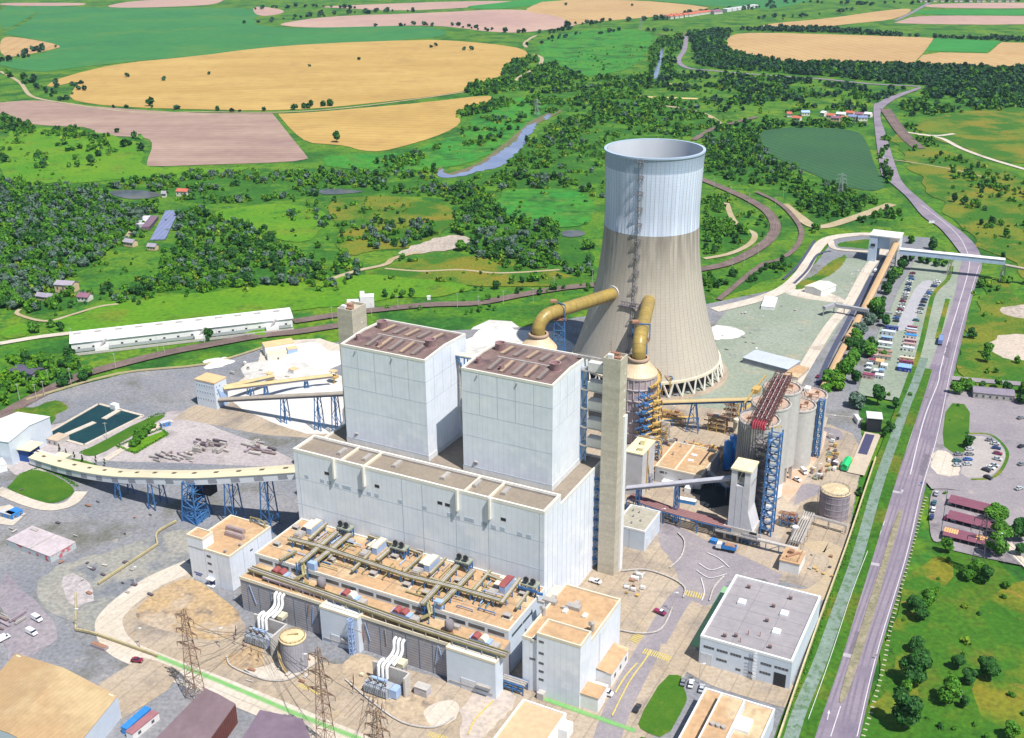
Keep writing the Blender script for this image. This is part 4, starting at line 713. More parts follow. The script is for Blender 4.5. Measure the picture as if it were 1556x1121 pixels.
# lone trees in the lower right grass, each in its own place
for x, y, s, k, lb in [(1375,1095,1.75,'dark','biggest dark round tree in the lower right, beside the road verge'),(1388,1030,1.45,'dark','large dark tree above the biggest one in the lower right'),(1396,1003,1.,'dark','dark tree touching the crown of the large one by the verge'),(1392,985,.9,'dark','upper dark tree of the verge row'),(1395,935,1.,'dark','lower tree of the group of three by the verge'),(1388,920,.85,'dark','left tree of the group of three by the verge'),(1408,918,.9,'broad','right tree of the group of three by the verge'),
   (1440,1062,1.15,'broad','round green tree just left of the small grey hut'),(1464,1072,.6,'dark','small dark tree below the grey hut'),(1472,1035,.85,'dark','dark tree right above the grey hut'),(1498,1025,1.1,'dark','dark tree right of the hut by the wire fence'),(1455,1012,.85,'dark','dark tree left above the grey hut'),(1378,1052,.7,'broad','small tree between the two biggest verge trees'),(1372,1062,.6,'bush','bush on top of the biggest verge tree'),
   (1350,968,.55,'bush','little bush on the verge right of the road'),(1500,1118,.8,'bush','bush at the bottom edge in the rough plot'),(1538,1118,.8,'broad','green tree cut by the bottom right corner'),(1537,1053,.7,'bush','bush with a pale ring in the rough plot'),(1556,1083,.6,'bush','bush at the right edge of the rough plot'),(1480,873,1.0,'broad','green tree at the foot of the right lattice mast'),(1497,880,1.0,'dark','dark tree beside the foot of the right lattice mast'),(1467,878,.7,'broad','leftmost tree at the foot of the right lattice mast'),(1529,888,1.0,'bush','round bush right of the lattice mast trees'),(1425,878,.5,'bush','small bush left of the lattice mast trees'),
   (1437,835,.75,'broad','small green tree in front of the lowest carport'),(1512,790,1.35,'broad','light green tree at the end of the upper carport'),(1520,815,1.3,'broad','green tree at the end of the middle carport'),(1512,838,1.3,'broad','green tree at the end of the lowest carport'),(1550,812,1.5,'dark','big dark tree at the right edge beside the footpath'),(1548,840,.8,'dark','low dark tree under the big one at the right edge'),(1436,832-92+8,.5,'bush','bush by the junction kerb'),(1410,1090,.5,'bush','bush in the grass behind the biggest verge tree'),(1450,1105,.6,'bush','bush on the low bank at the bottom right'),(1482,1100,.5,'bush','bush by the wire fence at the bottom right'),(1372,940,.45,'bush','small bush near the group of three trees'),(1525,905,.6,'bush','greyish bush right of the mast in the rough grass')]:
    p = G(x, y+6*s); place_tree(p[0], p[1], s*.93, k, lb, 0 if s > .8 else 1)
# cypresses and hedged garden
for i, (x, y) in enumerate([(91,687),(102,697),(114,700),(126,704),(147,708),(160,710)]):
    p = G(x, y); place_tree(p[0], p[1], .95, 'cypress', ['leftmost dark cypress behind the gallery','second dark cypress from the left','third cypress in the row behind the gallery','fourth cypress in the row, beside the small lawn','fifth cypress behind the pale gallery roof','last cypress of the row on the right'][i], 1, group='cypresses behind the gallery')
for i, (x, y) in enumerate([(206,672),(214,668),(220,665),(203,679),(211,676),(225,655),(231,652),(209,662),(216,659),(226,661)]):
    p = G(x, y); place_tree(p[0], p[1], .5, 'broad', 'small round garden tree inside the clipped hedge', 1, group='trees of the hedged garden')
def hedge(px, w_, h, lb, closed=False):
    P = [G(*p)[:2] for p in px]; P = P+[P[0]] if closed else P; r = np.random.RandomState(5); V = []
    for a, b in zip(P[:-1], P[1:]):
        L_ = np.hypot(*(b-a)); n = int(L_*14); t = r.rand(n)[:, None]; base_ = a+(b-a)*t+r.uniform(-w_/2, w_/2, (n, 2)); zc = r.rand(n)*h
        c = np.column_stack([base_, zc]); nn = r.normal(size=(n, 3)); nn /= np.linalg.norm(nn, axis=1)[:, None]; tt = np.cross(nn, r.normal(size=(n, 3))); tt /= np.linalg.norm(tt, axis=1)[:, None]; bb = np.cross(nn, tt); s_ = .32
        V.append(np.stack([c-tt*s_, c-bb*s_, c+tt*s_, c+bb*s_], 1).reshape(-1, 3))
    me = quads_mesh('hedge', np.concatenate(V), [LEAF[1]]); o = bpy.data.objects.new('hedge', me); COL.objects.link(o); return tag(o, lb, 'hedge')
hedge([(178,679),(245,653),(255,661),(206,690)], 1.2, 1.3, 'clipped green hedge framing the small garden trees', True)
hedge([(222,640),(238,631),(250,630)], 2.2, 1.2, 'thick clipped hedge at the end of the pond lawn')
hedge([(122,690),(128,685),(136,683)], 1.8, .8, 'small clipped shrub bed at the near end of the pond lawn')
hedge([(30,722),(60,711),(90,722),(118,740)], 1.4, .8, 'low hedge on the upper rim of the curved lawn')
hedge([(1196,1085),(1227,1008),(1253,930),(1284,843),(1310,760)], 1.8, 1.0, 'long green hedge on the plant side of the canal')
hedge([(1231,1085),(1259,1010),(1286,930),(1313,856),(1343,760),(1365,700),(1388,625),(1401,575)], .9, .5, 'thin dark weed line between the canal and the main road')
# ---------------- plant: helpers on walls ----------------
ZY = ZL[0]                                   # top level of the yard sheets
def _ray(px, py):
    d = _f*F+CX*(px-778)-CU*(py-560.5); return d[0]*CT+d[1]*ST, -d[0]*ST+d[1]*CT, d[2]
def PV(px, py, v):                           # point of a wall v = const: (u, z)
    a, b, c = _ray(px, py); t = v/b; return a*t, CH+c*t
def PU(px, py, u):
    a, b, c = _ray(px, py); t = u/a; return b*t, CH+c*t
WHITE = M('white_cladding', (.73, .77, .84), (.69, .73, .81), sc=.05, st=(1, 1, .25), fine=.25, fa=.05, r=.55, c3=(.60, .65, .72), sc3=.035, lo3=.5, hi3=.72, stripe=(45, 1.6, .10, .12), c4=(.76,.78,.82), sc4=.06, lo4=.55, hi4=.65)
WHITE2 = M('white_ribbed_cladding', (.60, .66, .74), (.55, .62, .71), sc=.06, st=(1, 1, .15), fine=.3, fa=.05, r=.5)
WTRIM = M('white_trim', (.74, .72, .66), (.66, .64, .58), sc=.2, r=.6)
CREAM = M('cream_parapet', (.72, .65, .50), (.62, .56, .45), sc=.2, r=.7)
SEAM = M('panel_seam', (.42, .47, .55), sc=1)
ROOFB = M('brown_felt_roof', (.15, .10, .095), (.21, .145, .13), sc=.08, fine=.5, fa=.15, c3=(.11, .075, .08), sc3=.07, lo3=.55, hi3=.65)
ROOFG = M('grey_brown_felt_roof', (.235, .195, .155), (.28, .235, .185), sc=.06, fine=.6, fa=.12, c3=(.24, .2, .19), sc3=.05, lo3=.55, hi3=.7)
ROOFT = M('tan_roof', (.49, .315, .175), (.42, .28, .165), sc=.07, fine=.5, fa=.16, c3=(.52, .40, .25), sc3=.06, lo3=.52, hi3=.62, c4=(.30,.22,.16), sc4=.12, lo4=.62, hi4=.75)
ROOFGR = M('grey_membrane_roof', (.27, .25, .27), (.31, .29, .30), sc=.05, fine=.4, fa=.07, c3=(.23,.21,.23), sc3=.03, lo3=.55, hi3=.7)
CONCW = M('board_marked_concrete', (.40, .365, .29), (.51, .465, .375), sc=.12, st=(.25, .25, 2.6), fine=.9, fa=.12, c3=(.35, .32, .28), sc3=.05, lo3=.58, hi3=.72)
CONCG = M('grey_concrete', (.42, .40, .38), (.50, .47, .44), sc=.15, st=(1, 1, .4), fine=.8, fa=.12)
LOUV = M('grey_louvre_wall', (.33, .33, .36), (.40, .38, .40), sc=.1, fine=.6, fa=.1, stripe=('z', 1.1, .35, .45))
BLUE = M('blue_steel', (.035, .12, .32), (.07, .19, .38), sc=.5, fine=1.5, fa=.25, r=.5)
LBLUE = M('light_blue_metal', (.30, .42, .68), (.36, .48, .70), sc=.4, r=.5)
OLIVE = M('olive_cable_tray', (.24, .21, .09), (.33, .29, .15), sc=.3, fine=1.5, fa=.2, r=.6)
GREYM = M('grey_metal', (.34, .32, .31), (.42, .39, .36), sc=.3, fine=1, fa=.12, r=.5)
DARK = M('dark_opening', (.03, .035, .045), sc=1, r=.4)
GLASS = M('window_glass', (.05, .07, .09), (.08, .10, .13), sc=.8, r=.15, spec=.6)
MAROON = M('maroon_metal', (.26, .07, .075), (.33, .10, .09), sc=.4, r=.5)
RUST = M('rusty_steel', (.27, .14, .09), (.36, .2, .13), sc=.6, fine=2, fa=.25)
YEL = M('yellow_ochre_steel', (.55, .36, .10), (.48, .33, .13), sc=.4, fine=1.5, fa=.2, r=.55)
GOLD = M('ochre_frp_duct', (.37, .26, .065), (.28, .205, .06), sc=.15, fine=.8, fa=.15, c3=(.25,.19,.07), sc3=.2, lo3=.56, hi3=.68, r=.4, spec=.5)
SKYL = M('rooflight_panel', (.36, .26, .18), (.44, .33, .22), sc=.2, r=.5)
WPAINT = M('white_paint', (.78, .78, .78), (.70, .70, .70), sc=.3, r=.5)

def hull(t, x0, x1, y0, y1, z0, zr_, zp, wm, rm, pm=None, pw=.6, parent=None, over=0.):
    """walls with a parapet and a roof sheet set inside it"""
    m = MB(); m.box(x0, x1, y0, y1, z0, zr_-.05); w_ = t.add('wall', m, wm, parent)
    p = MB(); o = .06
    p.box(x0-o, x1+o, y0-o, y0+pw, zr_-.3, zp); p.box(x0-o, x1+o, y1-pw, y1+o, zr_-.3, zp)
    p.box(x0-o, x0+pw, y0+pw, y1-pw, zr_-.3, zp-.003); p.box(x1-pw, x1+o, y0+pw, y1-pw, zr_-.3, zp-.003)
    t.add('parapet', p, pm or WTRIM, parent)
    r = MB(); r.box(x0+pw, x1-pw, y0+pw, y1-pw, zr_-.2, zr_); return w_, t.add('roof', r, rm, parent)
def windows(t, par, plane, wins, mat=GLASS, frame=None, name='window', d=.08):
    """wins: (a0,a1,z0,z1) on the wall; plane ('v',val) faces -v, ('u',val) faces +u"""
    for (a0, a1, z0, z1) in wins:
        f = MB(); g = MB(); e = .12
        if plane[0] == 'v': v = plane[1]; g.box(a0, a1, v-d, v+.02, z0, z1); f.box(a0-e, a1+e, v-d*.6, v+.02, z0-e, z1+e)
        else: u = plane[1]; g.box(u-.02, u+d, a0, a1, z0, z1); f.box(u-.02, u+d*.6, a0-e, a1+e, z0-e, z1+e)
        w_ = t.add(name, f, frame or GREYM, par); t.add('pane' if mat is GLASS else 'louvre', g, mat, w_)
def vent_cyl(t, x, y, z, r, h, mat=MAROON, parent=None, name='roof_vent'):
    m = MB(); m.lathe(x, y, [(r*.95, z), (r, z+.3), (r, z+h-.2), (r*1.06, z+h), (r*.85, z+h), (r*.8, z+h*.4), (.01, z+h*.4)], 20); m.cyl(x, y, z, z+.25, r*1.15, n=20)
    return t.add(name, m, mat, parent, smooth=40)
# ---------------- main (bunker) building ----------------
t = T('main_building', 'long white clad main building with parapets carrying the two tall boiler houses', 'building', (-204, 338, 0))
t_main = t
hull(t, -260, -148, 310, 324, 0, 50, 51, WHITE, ROOFG, WTRIM, .8)
hull(t, -260, -148, 324.07, 366, 0, 46.2, 47, WHITE, ROOFG, WTRIM, .6)
for a, b in [((542.7,679),(519.4,697)), ((576.3,689.4),(555.6,704.9)), ((727.6,725.6),(707,743.7)), ((765,733),(744.5,752.8))]:
    u = UV(*b, 51)[0]; m = MB(); m.box(u-.45, u+.45, 310.8, 323.2, 50, 50.9); t.add('roof_divider', m, CREAM)
m = MB(); m.box(-259, -149, 322.2, 323.1, 50, 50.8)
t.add('roof_gutter', m, GREYM)
for x, y in [(520,686),(558,695),(603.5,705),(677,723),(725,734.6),(769,746)]:
    u, v = UV(x, y, 50.5); m = MB(); m.box(u-.9, u+.9, v-2.6, v+2.6, 50, 51.1); m.box(u-.6, u+.6, v-2.3, v+2.3, 51.1, 51.3); t.add('skylight', m, GREYM)
for x in (508.5, 554, 696, 745.5):
    u = PV(x, 705+(x-508)*.25, 310)[0]; m = MB(); m.box(u-.35, u+.35, 308.6, 309.95, 42.5, 51.6); t.add('downpipe_cover', m, WTRIM)
windows(t, None, ('v', 310), [(u-1, u+1, z-.6, z+.6) for u, z in [PV(496.6,719,310), PV(573,738.5,310), PV(680,767,310), PV(765,789,310), PV(668.6,764,310)]], DARK, GREYM, 'hatch')
wl = [(466,724,1),(489.5,730.5,1),(500.5,733.5,1),(512,736.5,1),(527,740.5,2.2),(547,746,1.2),(560.5,749.5,1),(572.5,752.5,1),(608.5,762,1),(645,771.5,1),(683,782,1),(696,785.5,1),(713,789.5,2.2),(736,796,1.2),(750,800.5,1),(763.5,803.5,1),(790,811,1),(803.5,815,1)]
windows(t, None, ('v', 310), [(u-w_*.9, u+w_*.9, z-.7, z+.7) for (x, y, w_) in wl for u, z in [PV(x, y, 310)]], M('pale_louvre', (.45,.52,.62), sc=1), M('pale_louvre2', (.55,.62,.70), sc=1), 'louvre_vent')
sm = MB()
for x, y0, y1, in [(610,727,870),(641,735,880),(692,747,840),(742,760,842),(820,783,890),(453,700,780)]:
    u = PV(x, y0, 310)[0]; sm.box(u-.07, u+.07, 309.93, 310.02, 1, 49.6)
for z in (38, 26, 14): sm.box(-259.8, -148.2, 309.95, 310.02, z-.05, z+.05)
for v in np.arange(313, 366, 4.2): sm.box(-148.02, -147.94, v-.06, v+.06, 1, 46.5 if v > 324 else 49.5)
t.add('panel_seams', sm, SEAM)
for x, y in ((539.5, 660.5), (719, 704)):                 # roof cowls at the foot of each boiler house
    u, v = UV(x+4, y+8, 47); m = MB(); m.cyl(u, v, 46.2, 49.5, .7, n=12); m.path([(u, v, 49.3), (u, v, 50.4), (u+.8, v-1.2, 51), (u+1.2, v-2.2, 50.6)], .9, 10); m.cbox(u, v-1, 46.2, 3, 1.4, 1.2); t.add('roof_cowl', m, GREYM)
# ---------------- boiler houses ----------------
def boiler(u0, u1, lb):
    t = T('boiler_house', lb, 'building', ((u0+u1)/2, 348, 47)); v0, v1, z1, zr_ = 332.4, 364.4, 89.3, 90.3; vm = 348.4
    prof = [(v0, 46.3), (v1, 46.3), (v1, z1), (vm, zr_), (v0, z1)]
    m = MB(); m.extr(prof, 0, u0, u1); t.add('wall', m, WHITE)
    b = MB(); b.box(u0-.15, u1+.15, v0-.15, v1+.15, 46.25, 48.6); t.add('base_band', b, M('base_band_white', (.68,.70,.72), sc=.3))
    r = MB(); e = .03
    r.extr([(v0+.7, z1+.12+e), (vm, zr_+e), (vm, zr_-.3), (v0+.7, z1-.3)], 0, u0+.7, u1-.7); r.extr([(vm, zr_+e), (v1-.7, z1+.12+e), (v1-.7, z1-.3), (vm, zr_-.3)], 0, u0+.7, u1-.7)
    rf = t.add('roof', r, ROOFB)
    p = MB()
    for uu in (u0, u1-.7):
        p.extr([(v0-.05, z1-.2), (vm, zr_-.2), (vm, zr_+.75), (v0-.05, z1+.75)], 0, uu-.05, uu+.75); p.extr([(vm, zr_-.2), (v1+.05, z1-.2), (v1+.05, z1+.75), (vm, zr_+.75)], 0, uu-.05, uu+.75)
    p.box(u0+.75, u1-.8, v0-.08, v0+.6, z1-.3, z1+.75); p.box(u0+.75, u1-.8, v1-.6, v1+.08, z1-.3, z1+.75)
    t.add('parapet', p, WTRIM)
    zr = lambda v: z1+.15+(zr_-z1)*(1-abs(v-vm)/(vm-v0))
    U = u1-u0
    for row_, (a, b_) in enumerate(((v0+3.2, vm-2.5), (vm+2.2, v1-4))):
        for i in range(5):
            u = u0+U*(.26+.135*i) if row_ == 0 else u0+U*(.20+.145*i)
            s = MB(); s.beam((u, a, zr(a)+.3), (u, b_, zr(b_)+.3), 1.25, .5); q = t.add('roof_ridge_light', s, SKYL if (i+row_) % 2 else M('rooflight_grey', (.26,.22,.2), sc=.2), rf)
            d = MB(); d.beam((u+1.1, a+.3, zr(a)+.1), (u+1.1, b_-.3, zr(b_)+.1), .9, .2); t.add('light_kerb', d, M('dark_felt', (.12,.085,.09), sc=.3), q)
    s = MB(); s.beam((u0+U*.2, vm-.8, zr_), (u1-4, vm-.8, zr_), .7, .5); t.add('ridge_capping', s, GREYM, rf)
    for fu, fv, r_, h in ((.12, .72, 2.1, 3.2), (.1, .22, 1.1, 2.6), (.86, .42, 2.1, 3.2), (.38, .17, 1., 2.2)):
        v = v0+(v1-v0)*fv; vent_cyl(t, u0+U*fu, v, zr(v)-.3, r_, h, M('vent_maroon', (.30,.19,.20), (.38,.25,.25), sc=.4, r=.5))
    sm = MB()
    zb = (80.6, 71.6)
    for z in zb: sm.box(u0, u1, v0-.04, v0+.02, z-.06, z+.06); sm.box(u1-.02, u1+.04, v0, v1, z-.06, z+.06)
    for i in range(1, 5): u = u0+U*i/5; sm.box(u-.07, u+.07, v0-.05, v0+.02, 71.6, z1-.3)
    for i in range(1, 5): v = v0+(v1-v0)*i/5; sm.box(u1-.02, u1+.05, v-.06, v+.06, 71.6, z1-.3)
    sm.box(u0, u1, v0-.045, v0+.02, 62-.04, 62+.04); sm.box(u0, u1, v0-.18, v0-.02, 48.55, 48.75)
    t.add('panel_seams', sm, SEAM)
    for fu in (.18, .62): l = MB(); l.cbox(u0+U*fu, v0-.3, z1-1.6, .5, .5, .6); t.add('wall_lamp', l, GREYM)
    return t
b1 = boiler(-249.6, -210.1, 'left white boiler house with four maroon roof vents, standing on the main building')
b2 = boiler(-194, -155.6, 'right white boiler house with four maroon roof vents, nearest the tall concrete stair tower')
# bridge between the boiler houses with its blue steel
t = T('roof_bridge', 'short high bridge on blue steel between the two boiler houses', 'bridge', (-202, 357, 75))
m = MB(); m.box(-210.0, -194.1, 355.5, 358.5, 83.6, 84.1); t.add('deck', m, CREAM); m = MB()
for v in (355.6, 358.4): m.beam((-210, v, 83.3), (-194.1, v, 83.3), .4); m.beam((-206, v, 83.2), (-206, v, 70), .4)
m.beam((-206, 355.6, 78), (-209.9, 355.6, 83), .3); m.beam((-206, 357, 70), (-209.9, 357, 70), .4); t.add('bracket', m, BLUE)
m = MB(); m.path([(-208.9, 357, 80), (-208.2, 356, 60), (-206.5, 356, 47)], .75, 8); t.add('downpipe', m, GREYM)
# ---------------- concrete stair towers ----------------
def stair_tower(u0, u1, v0, v1, zt, lb, door):
    t = T('stair_tower', lb, 'tower', ((u0+u1)/2, (v0+v1)/2, 0)); m = MB(); m.box(u0, u1, v0, v1, 0, zt-1.2); w_ = t.add('wall', m, CONCW)
    p = MB(); p.box(u0, u1, v0, v0+.4, zt-1.2, zt); p.box(u0, u1, v1-.4, v1, zt-1.2, zt); p.box(u0, u0+.4, v0+.4, v1-.4, zt-1.2, zt); p.box(u1-.4, u1, v0+.4, v1-.4, zt-1.2, zt); t.add('parapet', p, CONCW)
    s = MB()
    for i in range(24): z = 4+i*(zt-8)/24; s.box(u1-.02, u1+.06, (v0+v1)/2+1.2, (v0+v1)/2+1.8, z, z+.7)
    t.add('slit_window', s, WPAINT, w_)
    s = MB(); s.box(u0+1.2, u0+3.2, v0+1.2, v0+2.8, zt-1.2, zt+1.); t.add('roof_hut', s, WPAINT)
    s = MB(); s.box(u0+3.8, u1-.6, v0+1, v0+2.6, zt-1.2, zt+.4); s.box(u0+1, u0+4.5, v0+4.4, v0+6, zt-1.2, zt+.7); s.tube((u0+1, v0+5, zt), (u0+1, v0+5, zt+5), .12); t.add('lift_machinery', s, RUST)
    return t
ts = stair_tower(-145.2, -138.2, 354.6, 361.8, 94.8, 'tall slender concrete stair tower right of the right boiler house', 1)
m = MB(); m.box(-138.15, -137.3, 358.8, 361.7, 0, 70); ts.add('lift_shaft', m, WPAINT)
stair_tower(-267.5, -259.9, 355.5, 366, 95, 'second concrete stair tower, mostly hidden behind the left boiler house', 1)
# bridges and blue frames linking tower and boiler house
for i, z in enumerate((55, 63, 71, 79, 87)):
    t = T('link_bridge', ['lowest','second lowest','middle','fourth','topmost'][i]+' walkway bridge between the right boiler house and the stair tower', 'bridge', (-151, 361, z-2), group='bridges to the stair tower')
    m = MB(); m.box(-155.5, -145.25, 357.5, 361.6, z-.6, z-.1); t.add('deck', m, GREYM)
    m = MB(); m.box(-152.6, -145.3, 357.6, 361.5, z-.05, z+3.4); t.add('cabin', m, M('link_white', (.66,.64,.6), sc=.2))
    m = MB(); m.rail([(-155.4, 357.6, z-.1), (-152.7, 357.6, z-.1)]); 
    for uu in (-155.0, -153): m.beam((uu, 357.7, z-.6), (uu, 357.7, z-6.8), .35)
    m.beam((-155, 359.7, z-6.6), (-153, 359.7, z-.6), .25); t.add('steel_frame', m, BLUE)
m = MB()
for i in range(9): z = 42-i*4.6; m.box(-147.9, -145.3, 355.4, 357.4, z-.3, z); m.beam((-147.5, 355.2, z-2.5), (-145.4, 355.2, z-.2), .3); m.rail([(-147.9, 355.3, z), (-145.3, 355.3, z)])
solo('escape_stair', m, BLUE, 'blue steel landings squeezed between main building and stair tower', 'stair', (-147, 358, 0))
# pipe bridge from roof to tower top
t = T('pipe_bridge', 'grey high pipe bridge from the right boiler roof to the tower top', 'bridge', (-151, 366, 80))
m = MB(); m.beam((-158, 361, 90.8), (-145.3, 361, 90.8), 1.2, 1); t.add('duct', m, GREYM); m = MB(); m.rail([(-158, 360.3, 91.3), (-145.4, 360.3, 91.3)]); t.add('handrail', m, GREYM)
# ---------------- turbine hall ----------------
t = T('turbine_hall', 'low white turbine hall with a tan flat roof crowded with pipe trays', 'building', (-204, 290, 0)); th = t
hull(t, -259, -147.5, 280.5, 309.95, 0, 18.4, 19, WHITE2, ROOFT, WTRIM, .35)
w_ = MB(); w_.box(-257.5, -146.8, 269.2, 280.45, 0, 14.6); an = t.add('annexe', w_, LOUV)
r = MB(); r.box(-257.4, -146.9, 269.3, 280.4, 14.62, 14.9); t.add('annexe_roof', r, ROOFT)
p = MB(); p.box(-257.6, -146.7, 268.9, 269.25, 14.2, 15.5); t.add('annexe_parapet', p, CREAM)
for (x0, x1) in ((486, 545), (677.5, 752.5)):
    a = UV(x0, 920 if x0 < 500 else 983, 15.7)[0]; b = UV(x1, 937 if x0 < 500 else 1007, 15.7)[0]
    m = MB(); m.box(a, b, 266.6, 272, 0, 15.0); bl = t.add('gate_bay', m, WHITE2); m = MB(); m.box(a-.1, b+.1, 266.5, 267, 14.9, 15.8); m.box(a-.1, a+.3, 267, 272, 14.9, 15.8); m.box(b-.3, b+.1, 267, 272, 14.9, 15.8); t.add('coping', m, CREAM, bl)
    m = MB(); m.box((a+b)/2-4, (a+b)/2+2, 266.4, 266.58, .2, 5); t.add('roller_door', m, M('pale_door', (.6,.62,.66), sc=.4), bl)
    m = MB(); m.box(a+1, b-1, 266.3, 266.55, 2.2, 2.5); m.box(b-7, b-1.5, 265.2, 266.6, 4.6, 5.2); t.add('canopy', m, GREYM, bl)
sm = MB()
for u in np.arange(-254, -148, 5.5): sm.beam((u, 269.1, .5), (u, 269.1, 14.2), .22, .12)
t.add('wall_posts', sm, M('steel_post_blue', (.2,.26,.36), sc=.5))
for k in range(14):
    a = -257+k*7.8; windows(t, None, ('v', 280.5), [(a, a+6.4, 15.8, 17.2)], GLASS, M('green_frame', (.3,.36,.3), sc=1))
windows(t, None, ('u', -147.5), [(283, 291, 14.6, 15.6), (291.6, 299, 14.6, 15.6)], GLASS, M('green_frame', (.3,.36,.3), sc=1))
sm = MB()
for u in (-240, -222, -200, -186, -170, -158): sm.box(u-.15, u+.15, 281, 309.5, 18.41, 18.47)
for v in (288, 296, 303): sm.box(-258.5, -148, v-.12, v+.12, 18.42, 18.46)
t.add('roof_seams', sm, M('felt_seam', (.3,.24,.19), sc=1))
# roof trays
def tray(pts, z, w_, lb, mat=OLIVE, legs=BLUE, zb=18.4, par=None):
    P = [UV(x, y, z) for x, y in pts]; t = T('pipe_tray', lb, 'pipe tray', (P[0][0], P[0][1], zb), group='pipe trays on the turbine hall'); m = MB(); g = MB()
    for (a, b), (c, d) in zip(P[:-1], P[1:]):
        m.beam((a, b, z), (c, d, z), w_, .35); L_ = math.hypot(c-a, d-b); n = max(1, int(L_/6)); tx, ty = (c-a)/L_, (d-b)/L_
        for s in (-1, 1): m.beam((a-ty*s*w_/2, b+tx*s*w_/2, z+.45), (c-ty*s*w_/2, d+tx*s*w_/2, z+.45), .18, .7)
        for o in (-.25, .15): g.tube((a-ty*o*w_, b+tx*o*w_, z+.5), (c-ty*o*w_, d+tx*o*w_, z+.5), .28, 6)
        for i in range(n+1):
            f = (i+.5)/(n+1)
            for s in (-1, 1): x, y = a+(c-a)*f-ty*s*w_*.45, b+(d-b)*f+tx*s*w_*.45; l = MB(); l.beam((x, y, zb), (x, y, z-.15), .35); t.add('leg', l, legs)
    t.add('deck', m, mat); t.add('pipes', g, GREYM, smooth=50)
for pts, z, w_, lb in [
 ([(439,819),(483,830),(620,876),(690,893),(760,913)], 21.2, 2.0, 'long olive pipe tray running the whole length of the turbine hall roof'),
 ([(512,809),(482,834),(457,856)], 21, 1.8, 'olive cross tray left of the first pair'),
 ([(532,812),(503,836),(475,857)], 21, 1.8, 'olive cross tray right of the first pair'),
 ([(695,860),(667,890),(641,919)], 21, 1.8, 'olive cross tray left of the second pair'),
 ([(720,867),(695,893),(667,920)], 21, 1.8, 'olive cross tray right of the second pair'),
 ([(790,880),(762,917)], 20.8, 1.2, 'short cross tray near the right end of the roof'),
 ([(601,828),(573,852)], 20.6, 1.4, 'short cross tray near the second white ventilation box'),
 ([(677,849),(653,873)], 20.4, .9, 'narrow cross tray beside the third white ventilation box'),
 ([(496,796),(470,820)], 20.6, 1.2, 'short cross tray near the first white ventilation box'),
 ([(560,815),(600,828),(640,842)], 20.2, 1., 'thin tray along the foot of the main building wall'),
 ([(735,872),(765,884)], 20.2, 1., 'thin tray linking to the last cooler stand')]: tray(pts, z, w_, lb)
for pts, z, w_, lb in [([(562,842),(535,868)], 20.4, .9, 'narrow tray in the middle of the left half of the roof'), ([(585,812),(560,836)], 20.2, .8, 'narrow tray behind the second ventilation box'), ([(470,832),(505,843),(500,850)], 20., .7, 'short bent tray beside the left pair'),
 ([(640,846),(612,872)], 20.2, .8, 'narrow tray left of the third ventilation box'), ([(745,868),(718,900)], 20.3, .9, 'narrow tray right of the second pair'), ([(655,880),(700,893)], 20., .7, 'short tray in front of the third ventilation box'), ([(450,838),(425,852)], 20.2, .9, 'short tray at the left front corner of the roof'), ([(810,890),(785,925)], 20.3, .8, 'narrow tray near the right edge of the roof')]: tray(pts, z, w_, lb)
tray([(380,864),(500,905),(620,948),(700,974),(770,996)], 17, 2.6, 'broad olive pipe tray along the annexe roof', OLIVE, GREYM, 14.9)
tray([(400,878),(470,900),(535,921)], 16.2, .9, 'thin mauve pipe rack beside the first annexe bay', M('mauve_pipe', (.34,.26,.3), sc=.5), GREYM, 14.9)
tray([(575,932),(640,955),(690,971)], 16.2, .9, 'thin grey pipe rack beside the second annexe bay', GREYM, GREYM, 14.9)
# chutes of steel between roof and annexe
for i, (x, y) in enumerate(((462,868), (650,930))):
    u, v = UV(x, y, 18); t = T('stair_chute', ['left','right'][i]+' zigzag olive walkway on blue steel between hall and annexe roofs', 'walkway', (u, 278, 14.9))
    m = MB(); m.beam((u-1.5, 281, 21), (u+1.5, 278, 18), 1.5, .3); m.beam((u+1.5, 278, 18), (u-1, 275.5, 17), 1.5, .3); m.rail([(u-1.5, 281.4, 21), (u+1.5, 278.4, 18)]); t.add('stair', m, OLIVE)
    m = MB()
    for du in (-3.4, -2.2, -1, 1.8): m.beam((u+du, 279.7, 14.9), (u+du, 279.7, 21), .35); m.beam((u+du, 276, 14.9), (u+du, 276, 17), .3)
    m.beam((u-3.4, 279.7, 15), (u+1.8, 279.7, 20), .25); t.add('steel_frame', m, BLUE)
    m = MB(); m.cbox(u+3, 281.5, 19, 3.2, 2, 3); t.add('duct_box', m, LBLUE)
